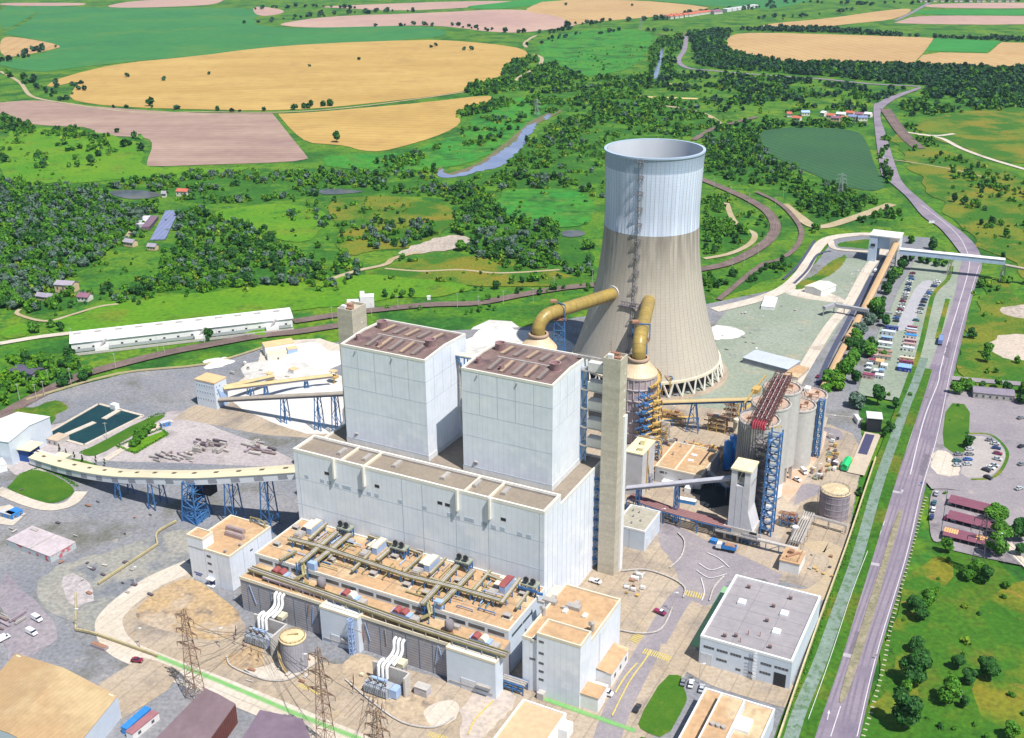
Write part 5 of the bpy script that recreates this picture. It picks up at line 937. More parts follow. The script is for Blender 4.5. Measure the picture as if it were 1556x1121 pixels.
# cooler stands against the main wall
for i, (x, y) in enumerate([(524.5,800),(608,830),(707,848),(806,886)]):
    u, v = UV(x, y+3, 22); v = min(v, 307.5); t = T('cooler_stand', ['first','second','third','last, brightest blue'][i]+' twin cowl cooler stand against the main wall, from the left', 'cooling unit', (u, v, 18.4), group='cooler stands on the hall roof')
    m = MB()
    for a in (-2.8, 2.8):
        for b in (-1.6, 1.6): m.beam((u+a, v+b, 18.4), (u+a, v+b, 22.4), .4)
        m.beam((u+a, v-1.6, 18.6), (u+a, v+1.6, 22), .25)
    m.beam((u-2.8, v-1.6, 18.6), (u, v-1.6, 22.3), .25); m.beam((u+2.8, v-1.6, 18.6), (u, v-1.6, 22.3), .25)
    if i == 3: m.box(u-4, u+4, v-2.4, v-2, 21, 22); m.beam((u+4, v-2.2, 21), (u+6, v-2.2, 21.2), .8)
    t.add('frame', m, BLUE); m = MB(); m.box(u-3.2, u+3.2, v-2, v+2, 22.4, 23); t.add('platform', m, M('tray_green_grey', (.3,.33,.27), sc=.6))
    for a in (-1.5, 1.3): m = MB(); m.path([(u+a, v, 23), (u+a, v, 24.2), (u+a+.3, v-.6, 25), (u+a+.5, v-1.6, 25.2)], [.8, .85, 1., 1.15], 12); t.add('fan_cowl', m, M('cowl_grey', (.26,.25,.26), sc=.6), smooth=50); m = MB(); m.tube((u+a+.5, v-1.6, 25.2), (u+a+.52, v-1.75, 25.22), 1., 12); t.add('cowl_mouth', m, DARK)
# long ventilation boxes on the hall
for i, (x, y, dm) in enumerate([(478,799,0),(577,828,0),(656,854,0),(770,886,1)]):
    u, v = UV(x, y, 20.5); t = T('ventilation_unit', ['first','second','third','fourth, red domed'][i]+' long ventilation box on the tan hall roof, from the left', 'ventilation unit', (u, v, 18.4), group='ventilation boxes on the hall roof')
    m = MB(); m.box(u-1.1, u+1.3, v-4, v+4, 18.4, 21.4); t.add('casing', m, LBLUE); m = MB(); m.extr([(v-4.1, 21.4), (v+4.1, 21.4), (v+3, 22.2), (v-3, 22.2)], 0, u-1.2, u+1.4); t.add('lid', m, MAROON if dm else CREAM)
    m = MB(); m.box(u-4.2, u-1.2, v-2.5, v+3.6, 18.4, 20.6); t.add('inlet_duct', m, CREAM); m = MB(); m.box(u-3.9, u-1.3, v-4.2, v-2.6, 18.4, 20.3); t.add('filter_box', m, DARK); m = MB(); m.box(u-4.4, u-1, v-8.2, v-4.3, 18.4, 20); m.box(u-4, u-1.4, v-7.8, v-4.7, 20, 20.3); t.add('grey_box', m, GREYM)
for i, (x, y) in enumerate([(450,801),(421,826),(534,822),(504,850),(567,871),(600,845),(640,836),(697,882),(727,856),(795,902),(771,935),(618,888),(552,858),(648,900)]):
    u, v = UV(x, y, 19.5); t = T('roof_unit', 'small grey ventilation box on the tan hall roof, '+['behind the first long box','by the left edge','inside the first tray pair','right of the first tray pair','in the middle bay','near the second stand','before the third long box','inside the second tray pair','by the last stand','near the right rear corner','near the right front corner','in the bay below the long tray','beside the second long box','left of the second tray pair'][i], 'ventilation unit', (u, v, 18.4), group='small boxes on the hall roof')
    m = MB(); m.cbox(u, v, 18.4, 3.4, 2.4, .3); t.add('kerb', m, CREAM); m = MB(); m.cbox(u, v, 18.7, 2.8, 1.8, 1.3); m.cbox(u, v, 20, 3, 2, .15); t.add('casing', m, GREYM); m = MB(); m.cbox(u, v-.92, 18.9, 2.2, .06, .8); t.add('grille', m, DARK)
for i, (x, y) in enumerate([(426,872),(532,907),(611,933),(731,973)]):
    u, v = UV(x, y, 16.5); t = T('air_handler', ['first','second','third','last'][i]+' blue air handler with twin maroon hoods on the annexe, counted from the left', 'ventilation unit', (u, v, 14.9), group='air handlers on the annexe')
    m = MB(); m.box(u-4, u+4, v-1.5, v+1.5, 15, 17.4); t.add('casing', m, LBLUE); 
    for a, mt in ((-1.9, MAROON), (1.0, CREAM if i % 2 else MAROON)):
        m = MB(); prof = [(u+a-1.4+1.4*(1-math.cos(q)), 17.4+1.3*math.sin(q)) for q in np.linspace(0, math.pi, 9)]; m.extr(prof[::-1], 1, v-1.5, v+1.6); t.add('hood', m, mt, smooth=40)
    m = MB(); m.box(u+4.1, u+7, v-1.4, v+1.4, 15, 16.8); t.add('filter_box', m, GREYM)
for i, (x, y) in enumerate([(489,892),(683,957)]):
    u, v = UV(x, y, 16); t = T('silencer', ['left','right'][i]+' round grey steam silencer on the annexe roof', 'silencer', (u, v, 14.9), group='steam silencers')
    m = MB(); m.lathe(u, v, [(1.3, 16.4), (1.7, 17), (1.7, 19.3), (1.2, 20), (.6, 20.1)], 18); t.add('drum', m, M('drum_grey', (.24,.22,.24), sc=.5), smooth=40); m = MB(); m.cyl(u, v, 14.9, 16.4, .9, n=12)
    for a in range(4): m.beam((u+1.5*math.cos(a*1.57), v+1.5*math.sin(a*1.57), 14.9), (u+1.2*math.cos(a*1.57), v+1.2*math.sin(a*1.57), 16.6), .2)
    t.add('stand', m, RUST)
# ---------------- service blocks ----------------
t = T('service_block', 'left white service block with a tan roof and a raised lift corner', 'building', (-280, 290, 0))
hull(t, -290.3, -269.2, 277, 302.5, 0, 15.9, 16.5, WHITE, ROOFT, CREAM, .5)
hull(t, -290.4, -282.2, 276.8, 283, 15.9, 20.3, 21, WHITE, ROOFT, CREAM, .4)
sm = MB()
for u in (-282, -275.5): sm.box(u-.06, u+.06, 276.94, 277.02, .5, 15.8)
for v in (285, 294): sm.box(-269.22, -269.14, v-.06, v+.06, .5, 15.8)
t.add('panel_seams', sm, SEAM)
windows(t, None, ('v', 277), [(-281, -279, z, z+.9) for z in (13, 9.6, 6)])
windows(t, None, ('u', -269.2), [(289, 290.5, 12, 12.6)])
for (a, b) in ((-280, 293.5), (-277.5, 290)): m = MB(); m.box(a-4.5, a+4.5, b-.9, b+.9, 15.9, 17.6); m.box(a-4.2, a+4.2, b-.6, b+.6, 17.6, 17.9); t.add('roof_duct', m, M('duct_mauve', (.3,.23,.23), (.36,.28,.27), sc=.5))
m = MB(); m.box(-281.5, -278, 275.2, 276.9, 3.2, 3.6); m.box(-281.4, -278.1, 275.3, 276.9, 0, .4); t.add('door_canopy', m, WPAINT); m = MB(); m.box(-281.2, -278.4, 276.8, 276.95, 0, 3); t.add('door', m, M('door_dark_blue', (.05,.06,.16), sc=1))
sg = MB()
for r_, (a, b, n) in enumerate(((-289, -284.5, 13), (-288.2, -285.3, 9))):
    for i in range(n): x = a+(b-a)*i/n; sg.box(x, x+.22, 276.9, 276.98, 3.4-r_*.9, 3.9-r_*.9)
t.add('wall_lettering', sg, M('sign_blue', (.05,.09,.3), sc=1))
m = MB(); m.path([(-271, 301, 15.9), (-271, 301, 18.5), (-274, 301.5, 19), (-279, 302, 18.5), (-279, 302, 16)], .35); t.add('roof_pipe', m, OLIVE)
for (a, b) in ((-273, 279.5), (-271, 286)): m = MB(); m.cyl(a, b, 15.9, 17, .3, n=8); m.cbox(a, b-.5, 16.6, .8, .8, .6); t.add('roof_cowl', m, GREYM)
t = T('service_block', 'right tall white service block with a tan roof beside the turbine hall', 'building', (-129, 294, 0))
hull(t, -140, -118.2, 276.4, 311.5, 0, 21.3, 22.1, WHITE, ROOFT, CREAM, .5)
hull(t, -134.2, -118.1, 275.6, 284.5, 0, 25, 25.8, WHITE, ROOFT, CREAM, .45)
windows(t, None, ('v', 275.6), [(-133.3, -131.6, z, z+.8) for z in (22.2, 17.5, 13.4, 10, 6.6)]); windows(t, None, ('v', 276.4), [(-137.2, -135.2, 13.4, 14.1)])
for (x, y) in ((836,913),(872,922)):
    u, v = UV(x, y, 22); m = MB(); m.box(u-2.6, u+2.6, v-1.2, v+1.2, 21.3, 22.8); m.box(u-4, u-1.5, v-2.2, v-1.3, 21.3, 22.3); m.box(u-.8, u+1, v+1.3, v+3.6, 21.3, 22.5); t.add('roof_unit', m, GREYM)
for (x, y) in ((859,927),(889,934),(813,969),(856,960)):
    u, v = UV(x, y, 22); m = MB(); m.cbox(u, v, 21.3, 1.6, 2.4, .8); t.add('roof_hatch', m, WTRIM)
for (x, y, r_) in ((826,932,.7),(900,956,.7)):
    u, v = UV(x, y, 22); m = MB(); m.cyl(u, v, 21.3, 23.8, r_, n=12); m.path([(u, v, 23.5), (u, v, 24.5), (u-.4, v-1.2, 24.9)], .8, 10); t.add('roof_cowl', m, GREYM)
m = MB(); m.box(-133, -130.5, 273.2, 275.5, 0, 3); t.add('porch', m, CONCG)
t.add('ladder', MB().rail([(-118.0, 292, 4), (-118.0, 292, 20)], .3), WPAINT)
m = MB(); m.box(-118.1, -117.9, 289, 290, 0, 2.4); t.add('door', m, GREYM)
t = T('lean_to', 'long low tan roofed lean-to along the right service block', 'annexe', (-115, 296, 0))
m = MB(); m.box(-118.1, -112.6, 290, 306, 0, 6.0); t.add('wall', m, WPAINT); m = MB(); m.extr([(-118.1, 6.7), (-112.3, 6.02), (-112.3, 6.22), (-118.1, 6.9)], 1, 289.8, 306.2); t.add('roof', m, ROOFT)
windows(t, None, ('u', -112.6), [(293, 294.4, 2.5, 4), (298, 299.4, 2.5, 4), (303, 304.4, 2.5, 4)])
t = T('lean_to', 'small tan roofed shed at the front corner of the right service block', 'annexe', (-115, 280, 0))
m = MB(); m.box(-118.1, -111.6, 276.0, 282.6, 0, 6.2); t.add('wall', m, WPAINT); m = MB(); m.box(-118.3, -111.3, 275.8, 282.8, 6.2, 6.45); t.add('roof', m, ROOFT); m = MB(); m.box(-118.1, -112, 283, 286.2, 0, 4.5); t.add('lobby', m, WPAINT)
t = T('connecting_block', 'plain white block with cream roof between hall and right service block', 'annexe', (-144, 312, 0))
m = MB(); m.box(-147.4, -140.1, 310.2, 318, 0, 15); t.add('wall', m, CONL and M('off_white', (.62,.64,.64), sc=.2)); m = MB(); m.box(-147.3, -140, 310.1, 318.1, 15, 15.4); t.add('roof', m, M('cream_roof', (.78,.7,.45), sc=.3))  # one even off-white over the walls, cream roof
# ---------------- hall with grey roof ----------------
t = T('workshop_hall', 'white workshop hall with a wide grey membrane roof and three bright skylights', 'building', (-73, 338, 0))
hull(t, -89.8, -57.2, 317, 360.3, 0, 11.5, 12.2, WHITE2, ROOFGR, WPAINT, .7)
for (x, y) in ((1127.5,913),(1192,930.5),(1180,958)):
    u, v = UV(x, y, 12.4); m = MB(); m.cbox(u, v, 11.5, 2.8, 3.0, .9); m.cbox(u, v, 12.4, 2.5, 2.7, .2); t.add('skylight', m, M('skylight_white', (.85,.88,.9), sc=1, r=.2))
for (x, y) in ((1139.5,892),(1203,909),(1177,921),(1167,943),(1103,966),(1120,966),(1172,983)):
    u, v = UV(x, y, 12); m = MB(); m.cyl(u, v, 11.5, 12.8, .3, n=8); m.cbox(u-.4, v-.3, 12.3, 1.2, .8, .7); t.add('roof_cowl', m, M('cowl_brown', (.25,.17,.16), sc=1))
for (x, y) in ((1125,974),(1137,963),(1155,965)): u, v = UV(x, y, 12); m = MB(); m.cyl(u, v, 11.5, 13.4, .15, n=6); t.add('vent_pipe', m, RUST)
sm = MB()
for u in (-79, -68): sm.box(u-.06, u+.06, 318, 359.5, 11.505, 11.53)
for v in (325, 332.5, 340, 347.5, 354): sm.box(-89, -58, v-.05, v+.05, 11.505, 11.525)
t.add('roof_seams', sm, M('membrane_seam', (.18,.17,.19), sc=1))
def stripw(x0, y0, x1, y1, n=4):
    a = PV(x0, y0, 317); b = PV(x1, y1, 317); d = (b[0]-a[0])/n
    for i in range(n): windows(t, None, ('v', 317), [(a[0]+d*i, a[0]+d*(i+.82), (a[1]+b[1])/2-.4, (a[1]+b[1])/2+.45)])
s6 = 5.605; X = lambda x: 1050+x/s6; Y = lambda y: 860+y/s6
for a in ((110,682,200,706),(222,713,315,740),(337,745,430,773),(455,778,545,806),(595,825,688,852),(713,857,833,890),(217,790,307,815),(380,876,424,888),(585,898,680,926),(488,905,530,917)): stripw(X(a[0]), Y(a[1]), X(a[2]), Y(a[3]), 4 if a[2]-a[0] > 60 else 2)
m = MB(); m.box(-89.3, -85.0, 316.9, 317.02, .3, 5.2); t.add('roller_door', m, M('pale_door', (.6,.62,.66), sc=.4))
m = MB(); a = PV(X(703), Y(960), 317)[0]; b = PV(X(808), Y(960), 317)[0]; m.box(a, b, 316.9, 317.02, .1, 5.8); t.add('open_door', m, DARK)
m = MB(); u = PV(X(555), Y(800), 317)[0]; 
for s in (-.5, .5): m.beam((u+s, 316.2, 0), (u+s, 316.2, 14), .14)
for z in np.arange(.5, 14, .8): m.beam((u-.5, 316.2, z), (u+.5, 316.2, z), .1)
for z in np.arange(3, 14, 1.4): m.rail([(u-.6, 315.6, z-1), (u+.6, 315.6, z-1)], .5)
t.add('cage_ladder', m, WPAINT)

# thin pipes and conduits criss-crossing the hall roof
q = random.Random(21)
for i in range(70):
    u = q.uniform(-252, -155); v = q.uniform(284, 306); a = q.random() < .5; L_ = q.uniform(4, 12); z = 18.9+q.random()*1.2; m = MB(); e_ = (u+L_, v, z) if a else (u, min(v+L_*.8, 308), z)
    e_ = (min(e_[0], -150), e_[1], e_[2]); m.path([(u, v, 18.4), (u, v, z), e_, (e_[0], e_[1], 18.4)], .16+.1*q.random(), 6)
    solo('conduit', m, q.choice((BLUE, OLIVE, OLIVE, GREYM, LBLUE)), 'thin conduit hoop on the tan turbine hall roof', 'pipe', (u, v, 18.4), group='thin conduits on the hall roof')
for i in range(14):
    u = q.uniform(-254, -152); v = q.uniform(271, 279); m = MB(); m.cbox(u, v, 14.9, q.uniform(1, 3), q.uniform(.8, 2), q.uniform(.5, 1.6)); solo('roof_box', m, q.choice((GREYM, OLIVE, RUST, CREAM)), 'little box among the pipes on the annexe roof', 'box', (u, v, 14.9), group='little boxes on the annexe')
for i in range(16):
    u = q.uniform(-256, -152); m = MB(); m.beam((u, 268.9, 4+q.random()*4), (u+q.uniform(-3, 3), 268.9, 13), .22, .22); solo('wall_conduit', m, q.choice((GREYM, LBLUE, RUST)), 'slanting conduit on the louvred annexe wall', 'pipe', (u, 268.9, 4), group='conduits on the louvred wall')
# ---------------- cooling tower ----------------
tx, ty = 78.5, 597.0
PROF = [(42.6, 9), (40.6, 15), (38.0, 23), (35.2, 32), (32.2, 44), (30.1, 54), (28.4, 65), (27.1, 76), (26.3, 87.5), (26.05, 98), (26.3, 110), (26.7, 121), (27.0, 128), (27.2, 128.6), (27.3, 129.6), (27.3, 130), (26.3, 130)]
def rad(z):
    for (r0, z0), (r1, z1) in zip(PROF[:-1], PROF[1:]):
        if z0 <= z <= z1: return r0+(r1-r0)*(z-z0)/(z1-z0+1e-9)
    return 27.2
t = T('cooling_tower', 'giant hyperbolic concrete cooling tower, its upper half painted pale blue white', 'cooling tower', (tx, ty, 0), 0)
def shellmat(name, c, c2, stain=None, zr_=None):
    m = M(name, c, c2, sc=.05, st=(1, 1, .25), fine=.5, fa=.05, r=.8, stripe=('z', 1.6, .10, .25))
    if stain:
        nt = m.node_tree; N = nt.nodes; L = nt.links; b = N['Principled BSDF']; src = b.inputs['Base Color'].links[0].from_socket
        tc = N.new('ShaderNodeTexCoord'); sx = N.new('ShaderNodeSeparateXYZ'); L.new(tc.outputs['Object'], sx.inputs[0])
        mr = N.new('ShaderNodeMapRange'); L.new(sx.outputs['Z'], mr.inputs[0]); mr.inputs[1].default_value, mr.inputs[2].default_value = zr_; mr.inputs[3].default_value = 0; mr.inputs[4].default_value = 1
        mp = N.new('ShaderNodeMapping'); mp.inputs['Scale'].default_value = (1, 1, .05); L.new(tc.outputs['Object'], mp.inputs[0]); ns = N.new('ShaderNodeTexNoise'); ns.inputs['Scale'].default_value = .35; ns.inputs['Detail'].default_value = 6; L.new(mp.outputs[0], ns.inputs['Vector'])
        m2 = N.new('ShaderNodeMapRange'); L.new(ns.outputs['Fac'], m2.inputs[0]); m2.inputs[1].default_value = .32; m2.inputs[2].default_value = .62
        mu = N.new('ShaderNodeMath'); mu.operation = 'MULTIPLY'; L.new(mr.outputs[0], mu.inputs[0]); L.new(m2.outputs[0], mu.inputs[1])
        mx = N.new('ShaderNodeMix'); mx.data_type = 'RGBA'; L.new(mu.outputs[0], mx.inputs[0]); L.new(src, mx.inputs[6]); mx.inputs[7].default_value = (*stain, 1); L.new(mx.outputs[2], b.inputs['Base Color'])
    return m
TC1 = shellmat('tower_concrete', (.47, .425, .35), (.43, .39, .325), (.235, .21, .18), (56, 84))
TC2 = shellmat('tower_white_paint', (.62, .70, .84), (.57, .65, .80), (.42, .47, .56), (127, 88))
TC3 = shellmat('tower_top_band', (.38, .47, .60), (.34, .43, .56))
def rings(z0, z1):
    zs = sorted(set([z0, z1]+[z for r, z in PROF if z0 < z < z1])); return [(rad(z), z) for z in zs]
m = MB(); m.lathe(tx, ty, rings(9, 87.5), 96, False); t.add('lower_shell', m, TC1, smooth=60)
m = MB(); m.lathe(tx, ty, [(rad(87.5)+.04, 87.5)]+rings(87.6, 121), 96, False); t.add('painted_shell', m, TC2, smooth=60)
m = MB(); m.lathe(tx, ty, rings(121, 128.6)+[(27.5, 128.9), (27.5, 129.8), (26.0, 129.8), (25.9, 129)], 96, False); t.add('top_band', m, TC3, smooth=40)
m = MB(); m.lathe(tx, ty, [(rad(z)-1.6, z) for z in (129.6, 121, 110, 98, 87.5, 76, 65, 54, 44, 32, 23, 15, 9)], 96, False); t.add('inner_lining', m, M('tower_inside', (.55, .58, .62), (.49, .52, .56), sc=.06, st=(1, 1, .2)), smooth=60)
m = MB(); m.lathe(tx, ty, [(42.0, 8.2), (43.3, 8.2), (43.3, 9.6), (42.4, 9.6)], 96, False); t.add('ring_beam', m, CREAM, smooth=40)
m = MB()
for k in range(36):
    a = 2*math.pi*k/36
    for s in (-.42, .42):
        b = a+s*2*math.pi/36; m.beam((tx+45.2*math.cos(a), ty+45.2*math.sin(a), .3), (tx+42.7*math.cos(b), ty+42.7*math.sin(b), 9), .85)
t.add('diagonal_columns', m, M('column_white', (.66,.64,.58), sc=.5))
m = MB(); m.lathe(tx, ty, [(43.8, -.2), (43.8, .9), (47.6, .9), (48, .3), (48.2, -.2)], 96, False); t.add('basin_rim', m, CONC, smooth=30)
m = MB(); m.cyl(tx, ty, -.2, 8.4, 39.5, n=64); t.add('cooling_fill', m, DARK); m = MB(); m.cyl(tx, ty, -.25, .25, 43.8, n=64); t.add('basin_water', m, DARK)
m = MB()
for k in range(72):
    a = 2*math.pi*k/72; P = [(tx+(r+.02)*math.cos(a), ty+(r+.02)*math.sin(a), z) for r, z in rings(9.6, 128.4)]
    for p, q in zip(P[:-1], P[1:]): m.beam(p, q, .09, .09)
t.add('meridian_ribs', m, M('rib_grey', (.33, .33, .34), sc=.5))
ca, sa = -.372, -.928
def sh(z, o=0., side=0.): r = rad(z)+o; return (tx+r*ca-sa*side, ty+r*sa+ca*side, z)
m = MB(); zs = list(np.arange(12, 130, 2.5))
for a, b in zip(zs[:-1], zs[1:]):
    for s in (-.5, .5): m.beam(sh(a, .9, s), sh(b, .9, s), .28)
    m.beam(sh(a, .9, -.5), sh(a, .9, .5), .2)
lad = t.add('ladder', m, M('ladder_steel', (.26,.25,.26), sc=.5))
for i, z in enumerate(np.arange(16, 128, 8.6)):
    m = MB(); c = Vector(sh(z, 1.2)); 
    P = [sh(z, .1, -1.5), sh(z, 2.1, -1.5), sh(z, 2.1, 1.5), sh(z, .1, 1.5)]
    for a, b in zip(P, P[1:]+P[:1]): m.beam(a, b, .22); m.beam((a[0], a[1], a[2]+1.1), (b[0], b[1], b[2]+1.1), .12); m.beam(a, (a[0], a[1], a[2]+1.1), .12)
    m.beam(P[1], sh(z-2.2, .1, -1.5), .15); m.beam(P[2], sh(z-2.2, .1, 1.5), .15); m.beam(sh(z, .2, -.2), sh(z, 2, -.2), .6, .1)
    t.add('ladder_platform', m, M('ladder_steel'  , (.26,.25,.26)), lad)
# ---------------- flue gas ducts and scrubbers ----------------
def duct(pts, r, lb, ex, collar):
    t = T('flue_duct', lb, 'duct', (pts[0][0], pts[0][1], pts[0][2]), 0, 'flue gas ducts'); Q = [Vector(p) for p in spline(pts, 8)]; m = MB(); m.path(Q, r, 28); t.add('pipe', m, GOLD, smooth=50)
    m = MB(); acc = 0
    for a, b in zip(Q[:-1], Q[1:]):
        acc += (b-a).length
        if acc > 3.2: acc = 0; d = (b-a).normalized(); m.tube(a-d*.12, a+d*.12, r+.1, 28)
    t.add('stiffener_rings', m, M('ring_ochre', (.36,.26,.09), sc=.5), smooth=40)
    a, b = Q[-1], Q[-2]; d = (a-b).normalized(); m = MB(); m.tube(a-d*.4-d*1.6, a-d*.2, r+1.1, 28); t.add('wall_collar', m, WPAINT, smooth=40)
CR = (63., 506.); CL = (14.1, 540.2)
e1 = (75.6, 571, 52.2); e2 = (57.6, 578.5, 53.2)
d1 = np.array([e1[0]-CR[0], e1[1]-CR[1]]); d1 /= np.hypot(*d1); d2 = np.array([e2[0]-CL[0], e2[1]-CL[1]]); d2 /= np.hypot(*d2)
duct([(*CR, 44), (*CR, 47.5), (CR[0]+d1[0]*2.5, CR[1]+d1[1]*2.5, 51.5), (CR[0]+d1[0]*7, CR[1]+d1[1]*7, 53.4), (CR[0]+d1[0]*14, CR[1]+d1[1]*14, 53.2), (CR[0]+d1[0]*30, CR[1]+d1[1]*30, 52.9), e1], 3.5, 'right ochre flue duct bending from its scrubber into the tower front', 0, 0)
duct([(*CL, 44), (*CL, 47.5), (CL[0]+d2[0]*2.5, CL[1]+d2[1]*2.5, 51.2), (CL[0]+d2[0]*7, CL[1]+d2[1]*7, 53.2), (CL[0]+d2[0]*14, CL[1]+d2[1]*14, 53.4), (CL[0]+d2[0]*30, CL[1]+d2[1]*30, 53.3), e2], 3.5, 'left ochre flue duct running along to the tower flank', 0, 0)
def scrubber(c, lb, stairs):
    x, y = c; t = T('scrubber', lb, 'vessel', (x, y, 0), 0, 'flue gas scrubbers')
    m = MB(); m.lathe(x, y, [(9.3, 0), (9.3, 36)], 40, False); t.add('vessel', m, M('vessel_mauve_grey', (.36,.31,.34), (.44,.37,.38), sc=.2), smooth=40)
    m = MB(); m.lathe(x, y, [(9.8, 36), (9.8, 36.6), (4.4, 42.8), (4.1, 43.4)], 40, False)
    for k in range(36): a = 2*math.pi*k/36; m.beam((x+9.7*math.cos(a), y+9.7*math.sin(a), 36.8), (x+4.4*math.cos(a), y+4.4*math.sin(a), 42.9), .22, .2)
    t.add('cone_roof', m, M('cone_tan', (.62,.48,.32), (.7,.57,.4), sc=.3, r=.45), smooth=25)
    m = MB(); m.lathe(x, y, [(5.2, 43), (5.4, 43.4), (5.4, 44), (5.2, 44.4), (4.2, 44.4), (4.2, 43)], 32, False); t.add('flange_gallery', m, M('flange', (.46,.33,.24), sc=.4), smooth=30)
    m = MB()
    for z in (6, 12, 18, 24, 30, 35.6): m.lathe(x, y, [(9.3, z-.2), (9.8, z-.2), (9.8, z+.25), (9.3, z+.25)], 40, False)
    for k in range(20): a = 2*math.pi*k/20; m.beam((x+9.5*math.cos(a), y+9.5*math.sin(a), 0), (x+9.5*math.cos(a), y+9.5*math.sin(a), 36), .35, .35)
    t.add('stiffening_grid', m, M('grid_grey', (.55,.50,.50), sc=.4))
    if stairs:
        m = MB()
        for j, z in enumerate((8, 14, 20, 26, 32)):
            a0 = math.radians(-95+j*8); n = 12
            P = [(x+12*math.cos(a0+math.radians(120*i/n)), y+12*math.sin(a0+math.radians(120*i/n)), z+i*.25) for i in range(n+1)]; P2 = [(x+9.8*math.cos(a0+math.radians(120*i/n)), y+9.8*math.sin(a0+math.radians(120*i/n)), z+i*.25) for i in range(n+1)]
            for i in range(n): m.add([P[i], P[i+1], P2[i+1], P2[i], *[(p[0], p[1], p[2]-.25) for p in (P[i], P[i+1], P2[i+1], P2[i])]], [(0, 1, 2, 3), (7, 6, 5, 4), (0, 4, 5, 1), (1, 5, 6, 2), (2, 6, 7, 3), (3, 7, 4, 0)])
            m.rail(P, 1.2, .2); t.add('spiral_platform', m, YEL); m = MB()
        m = MB()
        for k in range(9):
            a = math.radians(-70+k*16); m.beam((x+11.5*math.cos(a), y+11.5*math.sin(a), 0), (x+11.5*math.cos(a), y+11.5*math.sin(a), 33), .3)
        for k in range(7):
            z = 3+k*4.2; m.beam((x-2, y-14, z), (x+6, y-12.5, z+2), .5); m.beam((x+5, y-14.5, z), (x-1, y-12, z+3), .45); m.cbox(x+1+(k % 3), y-14, z, 2.2, 2, 1.6)
        t.add('support_steel', m, BLUE)
        m = MB()
        for k in range(6): z = 4+k*4.; m.tube((x+3, y-14, z), (x+11, y-9, z+1), .5, 8); m.tube((x+11, y-9, z+1), (x+12, y-6, z-3), .45, 8); m.cbox(x+8, y-11.5, z+.5, 2.5, 2, 1.2)
        t.add('slurry_pipes', m, YEL)
    return t
scrubber(CR, 'right round scrubber vessel with a tan cone roof and ochre platforms', True)
scrubber(CL, 'left round scrubber vessel with a tan cone roof, peeping over the boiler roofs', False)
def mast(t, x, y, z0, z1, w0, w1, mat, n=8, name='lattice', br=.25):
    m = MB(); c = [(-1, -1), (1, -1), (1, 1), (-1, 1)]
    zs = [z0+(z1-z0)*i/n for i in range(n+1)]; ws = [w0+(w1-w0)*i/n for i in range(n+1)]
    for i in range(n):
        for k in range(4):
            a, b = c[k], c[(k+1) % 4]; wa, wb = ws[i]/2, ws[i+1]/2
            m.beam((x+a[0]*wa, y+a[1]*wa, zs[i]), (x+a[0]*wb, y+a[1]*wb, zs[i+1]), br)
            if (i+k) % 2: m.beam((x+a[0]*wa, y+a[1]*wa, zs[i]), (x+b[0]*wb, y+b[1]*wb, zs[i+1]), br*.7)
            else: m.beam((x+b[0]*wa, y+b[1]*wa, zs[i]), (x+a[0]*wb, y+a[1]*wb, zs[i+1]), br*.7)
            m.beam((x+a[0]*wb, y+a[1]*wb, zs[i+1]), (x+b[0]*wb, y+b[1]*wb, zs[i+1]), br*.7)
    return t.add(name, m, mat) if t else m
for c, d, k, lb in ((CR, d1, 12., 'blue lattice trestle under the right flue duct'), (CL, d2, 15, 'blue lattice trestle under the left flue duct')):
    x, y = c[0]+d[0]*k, c[1]+d[1]*k; t = T('duct_trestle', lb, 'trestle', (x, y, 0), 0, 'duct trestles'); mast(t, x, y, 0, 48.6, 8, 5.5, BLUE, 9, br=.45)
    m = MB(); m.cbox(x, y, 48.7, 7.5, 6, .4); m.rail([(x-3.7, y-3, 49.1), (x+3.7, y-3, 49.1), (x+3.7, y+3, 49.1)]); t.add('platform', m, RUST)
    m = MB(); 
    for s in (-4.3, 4.3): m.beam((x-d[1]*s, y+d[0]*s, 49), (x-d[1]*s, y+d[0]*s, 57.5), .5); 
    m.beam((x-d[1]*4.3, y+d[0]*4.3, 57.4), (x+d[1]*4.3, y-d[0]*4.3, 57.4), .6); t.add('yoke', m, BLUE)
    m = MB(); m.cbox(x-3, y+1, 57.7, 3.4, 3, 1.2); m.rail([(x-5, y-1, 57.7), (x, y-1, 57.7)]); t.add('top_deck', m, RUST)
t = T('duct_walkway', 'grey lattice walkway between the two duct collars on the tower face', 'walkway', (66, 566, 49), 0); m = MB(); a, b = Vector((60, 571, 49)), Vector((72.5, 563, 49)); m.beam(a, b, 1.4, .3)
for dz in (0, 2.4): m.beam(a+Vector((0, 0, dz)), b+Vector((0, 0, dz)), .3)
for i in range(9): p = a+(b-a)*i/9; q = a+(b-a)*(i+1)/9; m.beam(p, q+Vector((0, 0, 2.4)), .22); m.beam(p+Vector((0, 0, 2.4)), q, .22)
t.add('truss', m, M('truss_grey', (.3,.27,.32), sc=.5))
